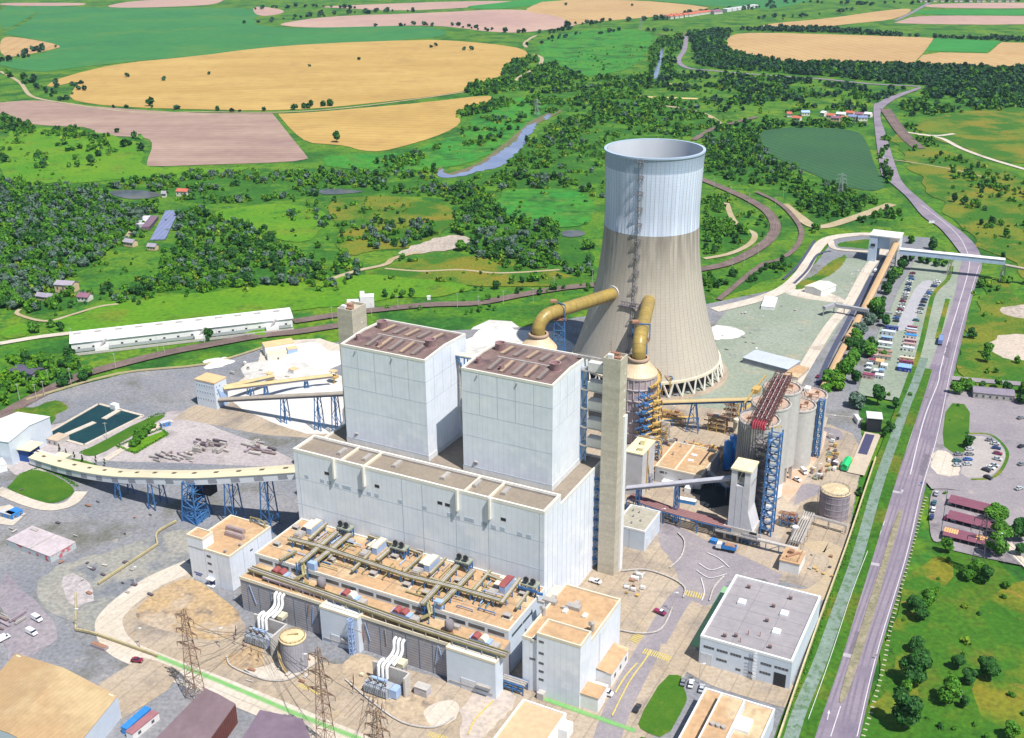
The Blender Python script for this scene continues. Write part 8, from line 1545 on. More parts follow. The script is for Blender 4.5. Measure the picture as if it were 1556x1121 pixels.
u, v = UV(640, 1058); t = T('kiosk', 'grey switch kiosk right of the right transformer', 'kiosk', (u, v, ZY)); m = MB(); m.cbox(u, v+1, 0, 5, 3, 3.6); t.add('casing', m, M('kiosk_grey', (.46,.44,.47), sc=.4)); m = MB(); m.cbox(u, v+1, 3.6, 5.3, 3.3, .25); t.add('roof', m, CONCG); m = MB(); m.box(u+.4, u+1.6, v-.58, v-.48, .2, 2.4); t.add('door', m, GREYM)
u = UV(541, 990)[0]; t = T('ladder_mast', 'light blue lattice ladder mast between the two annexe walls', 'mast', (u, 265, 0)); mast(t, u, 265.2, 0, 15.5, 1.6, 1.6, LBLUE, 10, br=.25); m = MB(); m.beam((u, 265.2, 12), (u+6, 263.5, 12.8), .25); t.add('bracket', m, GREYM)
u, v = UV(775, 1052); t = T('pipe_stand', 'blue steel pipe stand at the end of the annexe', 'equipment', (u+2, v+4, 0)); m = MB(); [m.beam((u+a, v+b, 0), (u+a, v+b, 4), .35) for a in (-3, 1, 5) for b in (0, 3.5)]; [m.beam((u-3, v+b, z), (u+5, v+b, z), .35) for b in (0, 3.5) for z in (2, 4)]; m.beam((u-3, v, 2), (u+1, v, 4), .25); m.beam((u+1, v, 2), (u+5, v, 4), .25); t.add('frame', m, BLUE); m = MB(); [m.tube((u-3.5, v+.6+k, 4.4), (u+5.5, v+.6+k, 4.4), .4, 8) for k in range(3)]; t.add('pipes', m, GREYM, smooth=50)
# ---------------- lattice masts, poles ----------------
def pylon(px, top, lb, w0, arms, mat, side=0, name='lattice_mast'):
    g = G(*px); # height from the sight line to the top
    zs = [z for z in np.arange(5, 70, .25)]; z1 = min(zs, key=lambda z: abs(fwd(g[0], g[1], z)[1]-top[1])); t = T(name, lb, 'lattice mast', (g[0], g[1], ZY), TH); u, v = inv(g)
    mast(t, u, v, 0, z1, w0, w0*.22, mat, 11, 'lattice', .18)
    for k, f in enumerate((.6, .76, .92)[:arms]):
        z = z1*f
        for s in ((-1, 1) if side == 0 else (side,)):
            L_ = 5.2-k*.7; m = MB(); m.beam((u+s*.5, v-.5, z), (u+s*L_, v, z+.2), .22); m.beam((u+s*.5, v+.5, z), (u+s*L_, v, z+.2), .22); m.beam((u+s*.5, v, z+1.6), (u+s*L_, v, z+.2), .2); m.tube((u+s*L_, v, z+.1), (u+s*L_, v, z-1.6), .16, 6); t.add('cross_arm', m, mat)
    return t, z1
RM = M('mast_rust', (.24,.15,.11), (.33,.22,.16), sc=1); BM = M('mast_dark', (.10,.09,.12), sc=1)
pylon((298,1060), (272,927), 'leftmost rusty lattice mast beside the dark brown shed', 4.8, 3, RM)
pylon((497,1145), (490,985), 'middle rusty lattice mast in front of the right transformer yard', 4.8, 3, RM)
pylon((579,1190), (576,1078), 'rusty lattice mast cut by the bottom edge, right of the middle one', 4.6, 3, RM)
pylon((1482,872), (1500,782), 'black lattice mast beside the lowest maroon carport', 5.5, 3, BM)
for x, y, ty_, lb in ((455,90,68,'a'), (1276,300,263,'pale far pylon at the edge of the dark green crop'), (816,175,150,'pale far pylon in the river meadow'), (973,46,28,'pale far pylon in the distant meadow')):
    if lb != 'a': pylon((x, y), (x, ty_), lb, 5, 3, M('mast_pale', (.4,.46,.46), sc=1))
LP = {}
def pole(x, y, h, lb, grp, lamp=True, mat=None, name=None):
    g = G(x, y); t = T(name or ('street_lamp' if lamp else 'pole'), lb, 'street lamp' if lamp else 'pole', (g[0], g[1], 0), 0, grp); m = MB(); m.tube((g[0], g[1], -.3), (g[0], g[1], h), .17, 6, .1); t.add('post', m, mat or M('pole_grey', (.5,.5,.48), sc=1)); m = MB()
    if lamp: m.beam((g[0], g[1], h), (g[0]+1.2, g[1]-.4, h+.25), .12); m.cbox(g[0]+1.3, g[1]-.4, h+.1, .9, .45, .25); t.add('lamp_head', m, WPAINT)
    else: m.beam((g[0]-1, g[1], h-.6), (g[0]+1, g[1], h-.6), .15); t.add('cross_bar', m, mat or M('pole_grey', (.5,.5,.48)))
for x, y in [(206,890),(118,955),(213,985),(335,985),(394,905),(462,1025)]: pole(x, y, 9, 'tall grey lamp post on the left plant yard', 'lamps of the left yard')
for x, y in [(1004,800),(1062,1040),(1022,930),(972,900),(1130,660),(1240,730),(1262,655),(1020,640),(1120,640)]: pole(x, y, 9, 'grey lamp post on the beige eastern yard', 'lamps of the eastern yard')
for x, y in [(75,585),(30,608),(56,608),(68,603),(108,583),(163,668),(240,535),(250,537),(176,560),(110,520),(330,515),(377,512),(311,522),(395,500),(440,495),(505,487),(565,482),(605,470),(695,466),(727,470),(765,462),(810,458),(842,440),(900,428)]: pole(x, y, 10, 'thin catenary pole beside the curving railway', 'catenary poles', False, name='catenary_pole')
for x, y in [(1112,410),(1130,404),(1152,388),(1165,372),(1175,350),(1168,330),(1138,310),(1110,298),(1085,285),(1178,315),(1190,300)]: pole(x, y, 10, 'thin catenary pole on the rail curve right of the tower', 'catenary poles of the rail curve', False, name='catenary_pole')
for x, y in [(1290,430),(1300,425),(1312,415),(1290,445),(1270,470),(1513,832)]: pole(x, y, 7, 'thin lamp post by the lanes on the right', 'lamps on the right side')
# ---------------- walls, fences, kerbs ----------------
def wallrun(name, px, h, w_, mat, lb, cat='wall', z=0, step=None):
    P = spline([G(*p)[:2] for p in px], 4); m = MB()
    for a, b in zip(P[:-1], P[1:]):
        d = (b-a)/np.hypot(*(b-a))*.05; m.beam((a[0]-d[0], a[1]-d[1], z+h/2), (b[0]+d[0], b[1]+d[1], z+h/2), w_, h)
    return solo(name, m, mat, lb, cat, ang=0)
wallrun('boundary_wall', [(1178,1140),(1212,1040),(1245,945),(1285,835),(1315,745),(1330,700)], 2.4, .5, M('wall_yellow', (.55,.47,.25), (.45,.4,.28), sc=.2, fine=.8, fa=.2), 'yellowish boundary wall between the plant and the canal hedge')
wallrun('guard_rail', [(1228,1095),(1262,1000),(1295,900),(1318,840)], .75, .15, M('guard_rail_white', (.72,.75,.7), sc=1), 'white guard rail along the canal side of the main road', 'guard rail', .3)
wallrun('yard_kerb', [(1310,640),(1245,632),(1244,640)], 1.6, .4, CONCG, 'low grey wall behind the silos below the trees')
for px, lb in [([(116,905),(116,960)], 'ochre pipe trench wall standing upright in the left yard'), ([(116,960),(150,968),(240,1000)], 'dark pipe trench kerb running to the green walkway'), ([(150,890),(240,830)], 'ochre kerb slanting across the left yard'), ([(240,830),(240,812),(268,795)], 'ochre kerb near the drive station'), ([(40,610),(180,570),(310,556),(400,530)], 'concrete kerb along the grass bank of the railway')]: wallrun('yard_kerb', px, .9, .7, M('kerb_ochre', (.45,.38,.2), (.36,.32,.2), sc=.3), lb, 'kerb', ZY)
for px, lb in [([(1030,812),(1040,825),(1035,848),(1018,865)], 'curved kerb near the white switchgear block'), ([(945,870),(980,868),(1018,880),(1040,895),(1038,910)], 'curved kerb round the parking bay under the stair tower'), ([(940,960),(975,965),(1005,958),(1022,925)], 'kerb closing the bay where the pickup stands'), ([(1100,878),(1085,895),(1078,915)], 'kerb left of the grey roofed hall'), ([(372,1020),(400,1035),(440,1035),(480,1010)], 'curved kerb of the gravel bed around the grey tank'), ([(525,1035),(560,1065),(610,1100),(660,1108),(690,1092)], 'curved kerb around the right transformer yard'), ([(345,1000),(352,1015),(390,1032)], 'curved kerb around the left transformer yard')]: wallrun('kerb', px, .35, .5, CONCG, lb, 'kerb', ZY)
for px, lb in [([(775,1125),(750,1090),(735,1075)], 'x'), ([(712,1118),(722,1095),(750,1067)], 'yellow line beside the annexe'), ([(968,1010),(950,1030),(935,1055)], 'upper yellow kerb line by the lean-tos'), ([(990,990),(975,1012),(955,1040),(930,1090)], 'outer yellow kerb line by the plant road')]:
    if lb != 'x': ribbon('road_marking', px, .5, YPAINT, lb, 'road marking', n=2, z=ZY+.05)
# white marker slabs along the right verge
sb = MB(); sb.box(-.65, .65, -.3, .3, 0, .2); me_s = mesh_of('slab', sb.v, sb.f); me_s.materials.append(M('slab_cream', (.46,.43,.32), (.36,.34,.25), sc=1))
Q = spline([G(*p)[:2] for p in ((1312,1118),(1330,1060),(1344,1005),(1352,960),(1366,905),(1380,855),(1392,810),(1403,768),(1408,755))], 12); acc = 0; k = 0
for a, b in zip(Q[:-1], Q[1:]):
    d = np.hypot(*(b-a)); 
    while acc < d:
        p = a+(b-a)*acc/d; o = bpy.data.objects.new('drain_slab', me_s); COL.objects.link(o); o.location = (p[0], p[1], .05); o.rotation_euler = (0, 0, math.atan2((b-a)[1], (b-a)[0])+math.pi/2); tag(o, 'short cream concrete slab in the long row on the right verge', 'slab', 'slabs along the road verge'); acc += 3.1; k += 1
    acc -= d
# ---------------- vehicles ----------------
TYRE = M('tyre', (.03,.03,.03), sc=1); CGL = M('car_glass', (.03,.04,.06), sc=1, r=.1, spec=.6)
CARP = {}
COLS = {'white': (.78,.79,.80), 'silver': (.46,.48,.51), 'grey': (.22,.23,.25), 'black': (.03,.03,.04), 'navy': (.03,.06,.18), 'blue': (.04,.14,.45), 'dark red': (.22,.02,.05), 'red': (.5,.03,.03), 'teal': (.04,.15,.18), 'maroon': (.25,.03,.09)}
def car_mesh(col, kind='car'):
    if (col, kind) in CARP: return CARP[col, kind]
    cm = M('car_'+col.replace(' ', '_'), COLS[col], COLS[col], sc=1, r=.3, spec=.6); L_, W_ = 4.35, 1.78
    def sect(prof, w0, w1, name, mat):            # side profile closed polygon; top narrows
        zs = [p[1] for p in prof]; zt, zb = max(zs), min(zs); m = MB(); n = len(prof); V = []
        for s in (-1, 1): V += [(x, s*(w0+(w1-w0)*(z-zb)/(zt-zb+1e-6))/2, z) for x, z in prof]
        m.add(V, [tuple(range(n)), tuple(range(n, 2*n))[::-1]]+[(i, n+i, n+(i+1) % n, (i+1) % n) for i in range(n)]); me = mesh_of(name, m.v, m.f); me.materials.append(mat); return me
    if kind == 'car':
        body = sect([(-2.15,.35),(-2.17,.75),(-2.05,.98),(-1.2,1.02),(.75,1.0),(1.75,.86),(2.12,.7),(2.17,.4),(2.1,.28),(-2.1,.28)], W_, W_-.14, 'body', cm)
        glass = sect([(-1.75,.98),(-1.15,1.4),(.1,1.43),(.95,.98)], W_-.2, W_-.5, 'windows', CGL); roof = sect([(-1.2,1.4),(-1.1,1.47),(.0,1.5),(.15,1.42)], W_-.42, W_-.52, 'roof', cm)
    elif kind == 'van':
        body = sect([(-2.4,.35),(-2.45,1.9),(-2.3,2.05),(1.0,2.0),(1.6,1.25),(2.3,1.0),(2.45,.4),(-2.3,.28)], 1.9, 1.75, 'body', cm); glass = sect([(.6,1.2),(.75,1.9),(1.12,1.85),(1.68,1.25)], 1.86, 1.8, 'windows', CGL); roof = sect([(-2.3,2.0),(-2.2,2.1),(.9,2.08),(1.0,2.0)], 1.7, 1.6, 'roof', cm)
    else:
        body = sect([(-2.5,.5),(-2.55,1.05),(.3,1.05),(1.6,1.02),(2.3,.9),(2.4,.45),(-2.4,.4)], 1.85, 1.75, 'body', cm); glass = sect([(-.2,1.03),(.0,1.65),(.95,1.66),(1.5,1.03)], 1.7, 1.4, 'windows', CGL); roof = sect([(.0,1.62),(.05,1.72),(.9,1.73),(1.0,1.62)], 1.5, 1.4, 'roof', COLS and M('car_white', COLS['white']))
    w_ = MB(); w_.tube((0, -.11, 0), (0, .11, 0), .33, 12); wh = mesh_of('wheel', w_.v, w_.f); wh.materials.append(TYRE)
    l = MB(); l.box(0, .06, -.2, .2, -.08, .08); lt = mesh_of('headlight', l.v, l.f); lt.materials.append(WPAINT)
    CARP[col, kind] = (body, glass, roof, wh, lt); return CARP[col, kind]
def car(x, y, ang, col, lb, grp=None, kind='car', z=ZL[0]+.02, name='parked_car', cat='car', raw=False, sc=1.):
    p = (x, y) if raw else G(x, y); body, glass, roof, wh, lt = car_mesh(col, kind); e = bpy.data.objects.new(name, None); COL.objects.link(e); e.location = (p[0], p[1], z); e.rotation_euler = (0, 0, ang); e.scale = (sc,)*3; tag(e, lb, cat, grp)
    for nm, me, loc in [('body', body, (0, 0, 0)), ('windows', glass, (0, 0, .01)), ('roof', roof, (0, 0, 0))]+[('wheel', wh, (a, b, .33)) for a in (-1.35, 1.35) for b in (-.82, .82)]+[('headlight', lt, (2.1, b, .62)) for b in (-.6, .6)]:
        o = bpy.data.objects.new(nm, me); COL.objects.link(o); o.parent = e; o.location = loc
    return e
def adir(a, b): p, q = G(*a), G(*b); return math.atan2(q[1]-p[1], q[0]-p[0])
RD = adir((1359,488), (1388,416)); q = random.Random(4)
lc = ['maroon','grey','blue','white','navy','silver','navy','white','silver','grey','dark red','silver','white','maroon','white','grey','blue','black']
for i, c in enumerate(lc):
    f = i/(len(lc)-1); x, y = 1387+(1361-1387)*f, 417+(490-417)*f; car(x+q.uniform(-1, 1), y, RD-math.pi/2+q.uniform(-.05, .05)+(math.pi if q.random() < .4 else 0), c, c+' car in the left row, place '+['one','two','three','four','five','six','seven','eight','nine','ten','eleven','twelve','thirteen','fourteen','fifteen','sixteen','seventeen','eighteen'][i]+' from its far end', 'cars in the long car park')
rc = ['white','silver','navy','silver','blue','silver','navy','black','navy','grey','silver','teal']
rp = [(1424,430),(1421,434),(1419,437),(1413,444),(1411,448),(1408,452),(1405,457),(1403,461),(1401,466),(1399,471),(1397,477),(1392,489)]
for i, (c, (x, y)) in enumerate(zip(rc, rp)): car(x, y, RD-math.pi/2+q.uniform(-.06, .06), c, c+' car in the right row, place '+['one','two','three','four','five','six','seven','eight','nine','ten','eleven','twelve'][i]+' from its far end', 'cars in the long car park')
car(1400, 400, adir((1390,400), (1408,401)), 'black', 'black car alone at the far end of the long car park')
s3 = 3.865; X4 = lambda x: 1156+x/s3; Y4 = lambda y: 560+y/s3
AH = adir((1470,668), (1485,669))
for x, y, c, lb in [(1235,418,'black','black car at the top of the inner row'),(1215,452,'silver','silver car, second of the inner row'),(1225,484,'silver','silver car in the middle of the inner row'),(1225,514,'grey','dark grey car of the inner row'),(1160,514,'grey','dark grey car just left of the inner row'),(1215,545,'blue','bright blue car near the end of the inner row'),(1150,553,'teal','dark teal car left of the bright blue one'),(1212,572,'silver','silver car below the bright blue one'),(1152,578,'silver','silver car at the lower left of the oval'),(1345,432,'grey','dark car at the top of the outer arc'),(1375,452,'silver','silver car, second of the outer arc'),(1382,478,'navy','navy car on the outer arc'),(1390,510,'maroon','plum coloured car on the outer arc'),(1388,543,'silver','silver car, fifth of the outer arc'),(1370,580,'silver','silver car low on the outer arc'),(1348,594,'white','white car low on the outer arc'),(1322,608,'black','black car at the low end of the outer arc'),(1333,652,'black','black car outside the lower rim of the oval'),(1530,468,'black','black car at the right edge of the visitors asphalt'),(1530,572,'grey','grey car at the right edge under the trees'),(1515,716,'silver','silver car at the right edge beside the carports'),(1525,300,'grey','grey car near the low dark roofed building')]:
    dx = x-1300; a = AH+(0.25 if x < 1300 else -.25-(y-480)/300 if x < 1440 else .6); car(X4(x), Y4(y), a, c, lb+' in the visitors car park' if 'visitors' not in lb else lb, 'cars of the visitors car park')
for x, y, c, lb in [(1030,745,'silver','silver car, uppermost on the verge beside the carports'),(1018,799,'teal','dark teal car, second on the verge beside the carports'),(1012,840,'white','white car, third on the verge beside the carports'),(1003,882,'navy','navy car, lowest on the verge beside the carports')]: car(X4(x), Y4(y), adir((1412,790), (1420,752)), c, lb, 'cars on the carport verge')
for x, y, c in [(1110,795,'silver'),(1145,800,'navy'),(1185,806,'grey'),(1215,812,'silver'),(1090,888,'maroon'),(1130,892,'white'),(1205,908,'grey'),(1240,915,'teal'),(1285,922,'white'),(1125,994,'white'),(1160,1002,'red')]: car(X4(x), Y4(y), adir((1440,800), (1446,785)), c, c+' car parked half under the '+('upper' if y < 850 else 'middle' if y < 950 else 'lowest')+' maroon carport'+(', at its right end' if x > 1220 else ''), 'cars under the carports')
PR = adir((962,1030), (1000,965))
car(209, 1007, adir((200,1006), (218,1008)), 'dark red', 'dark red car on the beige slab at the lower left', z=ZY)
car(968, 1080, PR, 'black', 'black car driving on the plant road beside the lawn island', z=ZY); car(921, 1057, adir((914,1054), (929,1059)), 'white', 'white van parked at the lean-tos', None, 'van', ZY, 'parked_van', 'van')
for x, y, c, lb in ((1038,1040,'grey','dark grey car left of the office block row'), (1050,1043,'white','white car between two others above the office block'), (1066,1050,'silver','silver car touching the corner of the office block')): car(x, y, adir((1036,1050), (1042,1028)), c, lb, 'cars above the office block', z=ZY)
car(1003, 934, adir((996,931), (1012,938)), 'maroon', 'plum pickup with a white bed parked in the kerbed bay', None, 'pickup', ZY, 'pickup_truck', 'pickup'); car(905, 887, adir((896,884), (914,890)), 'white', 'white pickup with a brown bed at the foot of the main building', None, 'pickup', ZY, 'pickup_truck', 'pickup')
car(1342, 241, adir((1342,250), (1337,230)), 'white', 'white car far up the main road near the bend'); car(1330, 414, adir((1328,418), (1334,408)), 'white', 'white van beside the upper end of the tan conveyor', None, 'van', name='parked_van', cat='van')
car(1243, 574, adir((1240,580), (1248,566)), 'maroon', 'dark red truck cab on the lane beside the lower conveyor'); car(1211, 732, adir((1206,730), (1216,735)), 'white', 'white car at the foot of the silos'); car(1221, 720, adir((1217,716), (1225,724)), 'white', 'white van behind the car at the silo foot', None, 'van', name='parked_van', cat='van')
car(57, 944, adir((50,940), (64,948)), 'white', 'white van, upper of three at the left edge', None, 'van', ZY, 'parked_van', 'van'); car(49, 965, adir((44,962), (56,968)), 'white', 'white van, middle one of three at the left edge', None, 'van', ZY, 'parked_van', 'van'); car(6, 974, adir((0,976), (12,970)), 'white', 'white van cut by the left edge, lowest of the three', None, 'van', ZY, 'parked_van', 'van')
def truck(x, y, ang, cab, bed, lb, load=None, z=0, L_=8.5, box=False, bh=1.5):
    g = G(x, y); c, s = math.cos(-ang), math.sin(-ang); a, b = g[0]*c-g[1]*s, g[0]*s+g[1]*c; t = T('truck', lb, 'truck', (a, b, z), ang); m = MB(); m.extr([(a+L_/2-2.3, .9+z), (a+L_/2, .9+z), (a+L_/2, 2+z), (a+L_/2-.4, 3+z), (a+L_/2-2.2, 3.1+z)], 1, b-1.2, b+1.2); t.add('cab', m, cab); m = MB(); m.box(a+L_/2-.5, a+L_/2+.04, b-1.05, b+1.05, 2+z, 2.8+z); t.add('windscreen', m, CGL)
    m = MB(); m.box(a-L_/2, a+L_/2-2.5, b-1.25, b+1.25, 1.1+z, 1.25+z)
    if box: m.box(a-L_/2, a+L_/2-2.6, b-1.25, b+1.25, 1.25+z, 3.6+z)
    else: [m.box(*q_, 1.25+z, 1.25+bh+z) for q_ in ((a-L_/2, a+L_/2-2.5, b-1.25, b-1.17), (a-L_/2, a+L_/2-2.5, b+1.17, b+1.25), (a-L_/2, a-L_/2+.08, b-1.17, b+1.17), (a+L_/2-2.6, a+L_/2-2.5, b-1.17, b+1.17))]
    t.add('bed', m, bed)
    if not box: m = MB(); m.extr([(a-L_/2+.3, 1.3+z), (a+L_/2-2.8, 1.3+z), (a+L_/2-3.6, 2.9+z), (a-L_/2+1.4, 3.0+z)], 1, b-1.1, b+1.1); t.add('load', m, load or RUST)
    m = MB(); m.box(a-L_/2, a+L_/2-.4, b-.5, b+.5, .6+z, 1.1+z); t.add('chassis', m, DARK)
    for xx in (a-L_/2+1, a-L_/2+2.3, a+L_/2-1.3):
        for yy in (b-1.05, b+1.05): m = MB(); m.tube((xx, yy-.15, .5+z), (xx, yy+.15, .5+z), .5, 12); t.add('wheel', m, TYRE)
truck(1103, 838, adir((1118,840), (1088,834)), WPAINT, CB, 'blue dump truck with a white cab in front of the hopper tower', z=ZY)
truck(1429, 521, adir((1427,532), (1432,512)), M('truck_cab_dark', (.03,.03,.05), sc=1), M('truck_blue', (.18,.26,.5), sc=1), 'big blue covered truck driving on the main road', z=zr, L_=13, box=True)
t = house('tarpaulin_truck', 'green covered railcar standing on the lane below the weighbridge', 'railcar', (1277,716), (1286,718), 9, 3.4, M('bright_green_tarp', (.02,.45,.14), (.03,.5,.18), sc=.5), M('bright_green_tarp', (.02,.45,.14)), 'gablex', rh=.8); m = MB(); m.box(t.x0-.2, t.x1+.2, t.y1, t.y1+3, .6, 2.6); t.add('front', m, YEL)
m = MB(); m.box(t.x0, t.x1, t.y0-.5, t.y1+3, 0, .9); t.add('chassis', m, DARK)
house('skip', 'small blue skip near the hopper tower truck', 'skip', (1078,826), (1087,829), 2.4, 1.8, CB, CB, 'flat'); 
# ---------------- cabins in the car park lane ----------------
RA = RD-math.pi/2
def cabin(x, y, L_, D_, h, wm, rm, lb, kind='flat'):
    g = G(1290+x/8.625, 480+y/8.625); c, s = math.cos(-RA), math.sin(-RA); a, b = g[0]*c-g[1]*s, g[0]*s+g[1]*c; t = T('site_cabin', lb, 'cabin', (a, b, 0), RA, 'cabins in the car park lane'); m = MB(); m.box(a-L_/2, a+L_/2, b-D_/2, b+D_/2, 0, h); w_ = t.add('wall', m, wm); m = MB(); m.box(a-L_/2-.1, a+L_/2+.1, b-D_/2-.1, b+D_/2+.1, h, h+.25)
    if kind == 'g': m.extr([(b-D_/2-.1, h+.25), (b+D_/2+.1, h+.25), (b, h+1)], 0, a-L_/2, a+L_/2)
    t.add('roof', m, rm)
    for k in (-.28, .1): windows(t, w_, ('v', b-D_/2), [(a+L_*k-.4, a+L_*k+.4, 1.1, 2)])
    m = MB(); m.box(a+L_*.3, a+L_*.3+.8, b-D_/2-.06, b-D_/2+.02, .1, 2.1); t.add('door', m, GREYM, w_)
pal = {'db': (.06,.08,.22), 'lg': (.55,.6,.68), 'w': (.74,.74,.74), 'be': (.6,.5,.4), 'gg': (.4,.48,.42), 'br': (.35,.22,.18), 'pk': (.5,.32,.32), 'mr': (.26,.06,.12), 'bl': (.04,.25,.65), 'or': (.62,.4,.2), 'lb': (.25,.42,.68), 'nb': (.02,.05,.35)}
pm = {k: M('cabin_tone_'+k, c_, tuple(x_*.85 for x_ in c_), sc=.8, fine=2, fa=.1) for k, c_ in pal.items()}
for x, y, L_, D_, h, a, b, lb in [(555,180,8,2.6,2.7,'nb','db','dark blue cabin, topmost of the left column'),(515,240,8,3.4,2.8,'lg','lg','wide pale grey cabin, second of the left column'),(490,315,6.5,2.6,2.6,'db','lb','blue windowed cabin, third of the left column'),(470,388,8,3,2.7,'lg','w','white roofed cabin, fourth of the left column'),(450,445,8.5,2.4,2.5,'gg','gg','greenish grey low cabin in the left column'),(460,495,9,2.6,2.6,'be','br','brown roofed cabin under the little tree'),(470,565,7,3,2.6,'gg','br','dark open shed below the little tree'),(335,545,3.4,4,2.7,'pk','pk','small pink cabin at the left fence'),(300,610,3.4,3,2.6,'w','mr','tiny cabin with a dark red roof'),(265,665,3.4,3,2.6,'lg','lg','tiny pale grey cabin at the left fence'),(400,630,4.6,5,2.8,'be','or','orange roofed square cabin'),(455,680,3.6,4,2.7,'w','w','bright white square cabin'),(350,750,2.6,3,2.6,'lb','w','small white and blue cabin'),(420,745,3,3,2.6,'lg','lb','small steel blue cabin'),(250,810,6.4,3.4,2.8,'pk','mr','plum roofed cabin, lowest of the left column'),(395,815,4.6,3.2,2.8,'lg','w','white cabin beside the plum roofed one'),(255,720,2.6,2.6,2.5,'db','lg','dark fronted hut above the plum roofed cabin'),
   (825,175,6,1.6,2.5,'mr','mr','thin dark red cabin, topmost of the right column'),(820,205,6,1.8,2.5,'lg','lg','thin pale cabin, second of the right column'),(815,240,6,2,2.6,'pk','pk','pink cabin, third of the right column'),(810,290,6.8,2.8,2.8,'w','bl','bright blue roofed cabin of the right column'),(800,350,7,2.2,2.6,'mr','pk','dark red cabin below the bright blue one'),(785,400,7,2.4,2.6,'be','pk','faded pink cabin of the right column'),(775,455,6.6,3,2.8,'w','lg','white cabin with two round windows'),(775,540,7.6,1.2,.6,'gg','gg','pale low pallet stack beside the verge'),(750,585,8,2.2,2.5,'or','be','tan cabin above the last blue one'),(745,632,8,1.8,2.6,'mr','mr','dark red strip cabin above the last blue one'),(725,710,7.4,6,3.2,'nb','lb','large blue tent-like cabin, lowest of the right column')]: cabin(x, y+10, L_, D_, h, pm[a], pm[b], lb)
g = G(1342.5, 543); place_tree(g[0], g[1], .45, 'broad', 'little tree growing between the cabins', 1)
# ---------------- far houses ----------------
RR = M('red_tile_roof', (.42,.10,.07), (.5,.16,.1), sc=.3, fine=1, fa=.2); RG = M('grey_tile_roof', (.28,.26,.32), (.34,.3,.36), sc=.3, fine=1, fa=.15); PL = M('plaster_ochre', (.62,.46,.28), (.55,.42,.28), sc=.3); PW = M('plaster_white', (.70,.67,.6), sc=.3); RP = M('plum_roof', (.26,.12,.18), sc=.4)
def fh(a, b, dep, h, wm, rm, lb, kind='gable', grp=None, name='house', cat='house', rh=1.8): return house(name, lb, cat, a, b, dep, h, wm, rm, kind, rh=rh, group=grp, over=.5, wins=3)
fh((84,444), (110,446), 9, 6, PL, RG, 'ochre house with a grey roof in the trees at the left'); fh((118,458), (134,459), 7, 3.6, PW, RP, 'small white house with a plum roof beside the ochre one'); fh((55,455), (68,457), 5, 3, PL, RG, 'small grey roofed outbuilding left of the ochre house'); fh((70,457), (84,458), 5, 3, PW, RG, 'low outbuilding between the two others by the ochre house')
fh((188,374), (202,376), 6, 4, PL, RG, 'ochre hut with a grey roof at the end of the forest lane'); fh((224,380), (236,381), 5, 3.4, PL, RG, 'ochre hut right of the forest lane'); fh((268,298), (284,299), 8, 5, PW, RR, 'white farmhouse with a red roof by the dark pond'); fh((246,300), (252,300), 4, 4, PW, RG, 'tiny white shed beside the red roofed farmhouse'); fh((17,572), (50,578), 9, 4, RG, M('dark_shed_roof', (.10,.09,.14), sc=.3), 'dark roofed shed among the trees at the left edge', rh=1)
for i, (a, b) in enumerate((((213,346),(225,333)), ((222,350),(236,333)))): 
    p, q2 = G(*a)[:2], G(*b)[:2]; m = MB(); z0 = 3.2; m.beam((p[0], p[1], z0), (q2[0], q2[1], z0), 7, .4); m.beam((p[0], p[1], 1.6), (q2[0], q2[1], 1.6), 6, 2.8); solo('barn', m, M('barn_roof_pale', (.55,.54,.58), (.45,.43,.5), sc=.2) if i == 0 else M('barn_roof_plum', (.2,.13,.18), sc=.3), ['pale','dark'][i]+' long barn roof in the clearing of the left forest', 'barn', ang=0)
p, q2 = G(240,365)[:2], G(262,321)[:2]; m = MB(); m.beam((p[0], p[1], .6), (q2[0], q2[1], .6), 12, 1); solo('solar_field', m, M('panel_blue', (.17,.2,.34), (.2,.23,.38), sc=.1, stripe=(0, 4, .3, .3)), 'long slate blue panel bed lying in the grass by the barns', 'panel bed', ang=0)
p, q2 = G(190,372)[:2], G(216,332)[:2]; ribbon('path', [(188,370),(200,350),(216,332)], 3.5, TRACK, 'pale lane beside the barns', 'path', n=2, z=ZL[0])
vil = [(1218,176,1230,176,'lb'),(1196,178,1203,178,'r'),(1203,184,1215,185,'r'),(1255,180,1266,181,'r'),(1262,184,1275,185,'m'),(1270,178,1283,179,'w'),(1284,176,1296,177,'r'),(1288,182,1300,183,'b'),(1298,178,1310,179,'m'),(1304,184,1318,184,'b'),(1312,178,1322,179,'w'),(1276,184,1286,185,'r'),(1246,176,1252,177,'w')]
for i, (x0_, y0_, x1_, y1_, c) in enumerate(vil): fh((x0_, y0_), (x1_, y1_), 9, 4.5, PW if c != 'm' else PL, {'lb': LBLUE, 'r': RR, 'm': RP, 'w': M('flat_white_roof', (.66,.70,.74)), 'b': M('blue_roof2', (.2,.24,.42), sc=1)}[c], {'lb': 'pale blue roofed', 'r': 'red roofed', 'm': 'plum roofed', 'w': 'white roofed', 'b': 'slate blue roofed'}[c]+' house in the hamlet left of the road bend', grp='houses of the roadside hamlet')
for i in range(24):
    f = i/23; x = 1012+f*80; y = 29-f*9+rnd.uniform(-1, 1); fh((x, y), (x+rnd.uniform(4, 7), y-.3), 14, 6, PW, RR if i < 20 else RP, 'red roofed house in the distant village on the skyline', grp='houses of the distant village', rh=3)
for i in range(6):
    x = 1105+i*8; y = 18-i*1.2; fh((x, y), (x+7, y-.8), 16, 7, M('factory_white', (.7,.7,.72), sc=1), M('factory_white2', (.76,.76,.78), sc=1), 'long white factory hall beyond the distant village', 'flat', 'white halls beyond the village', 'factory_hall', 'hall')
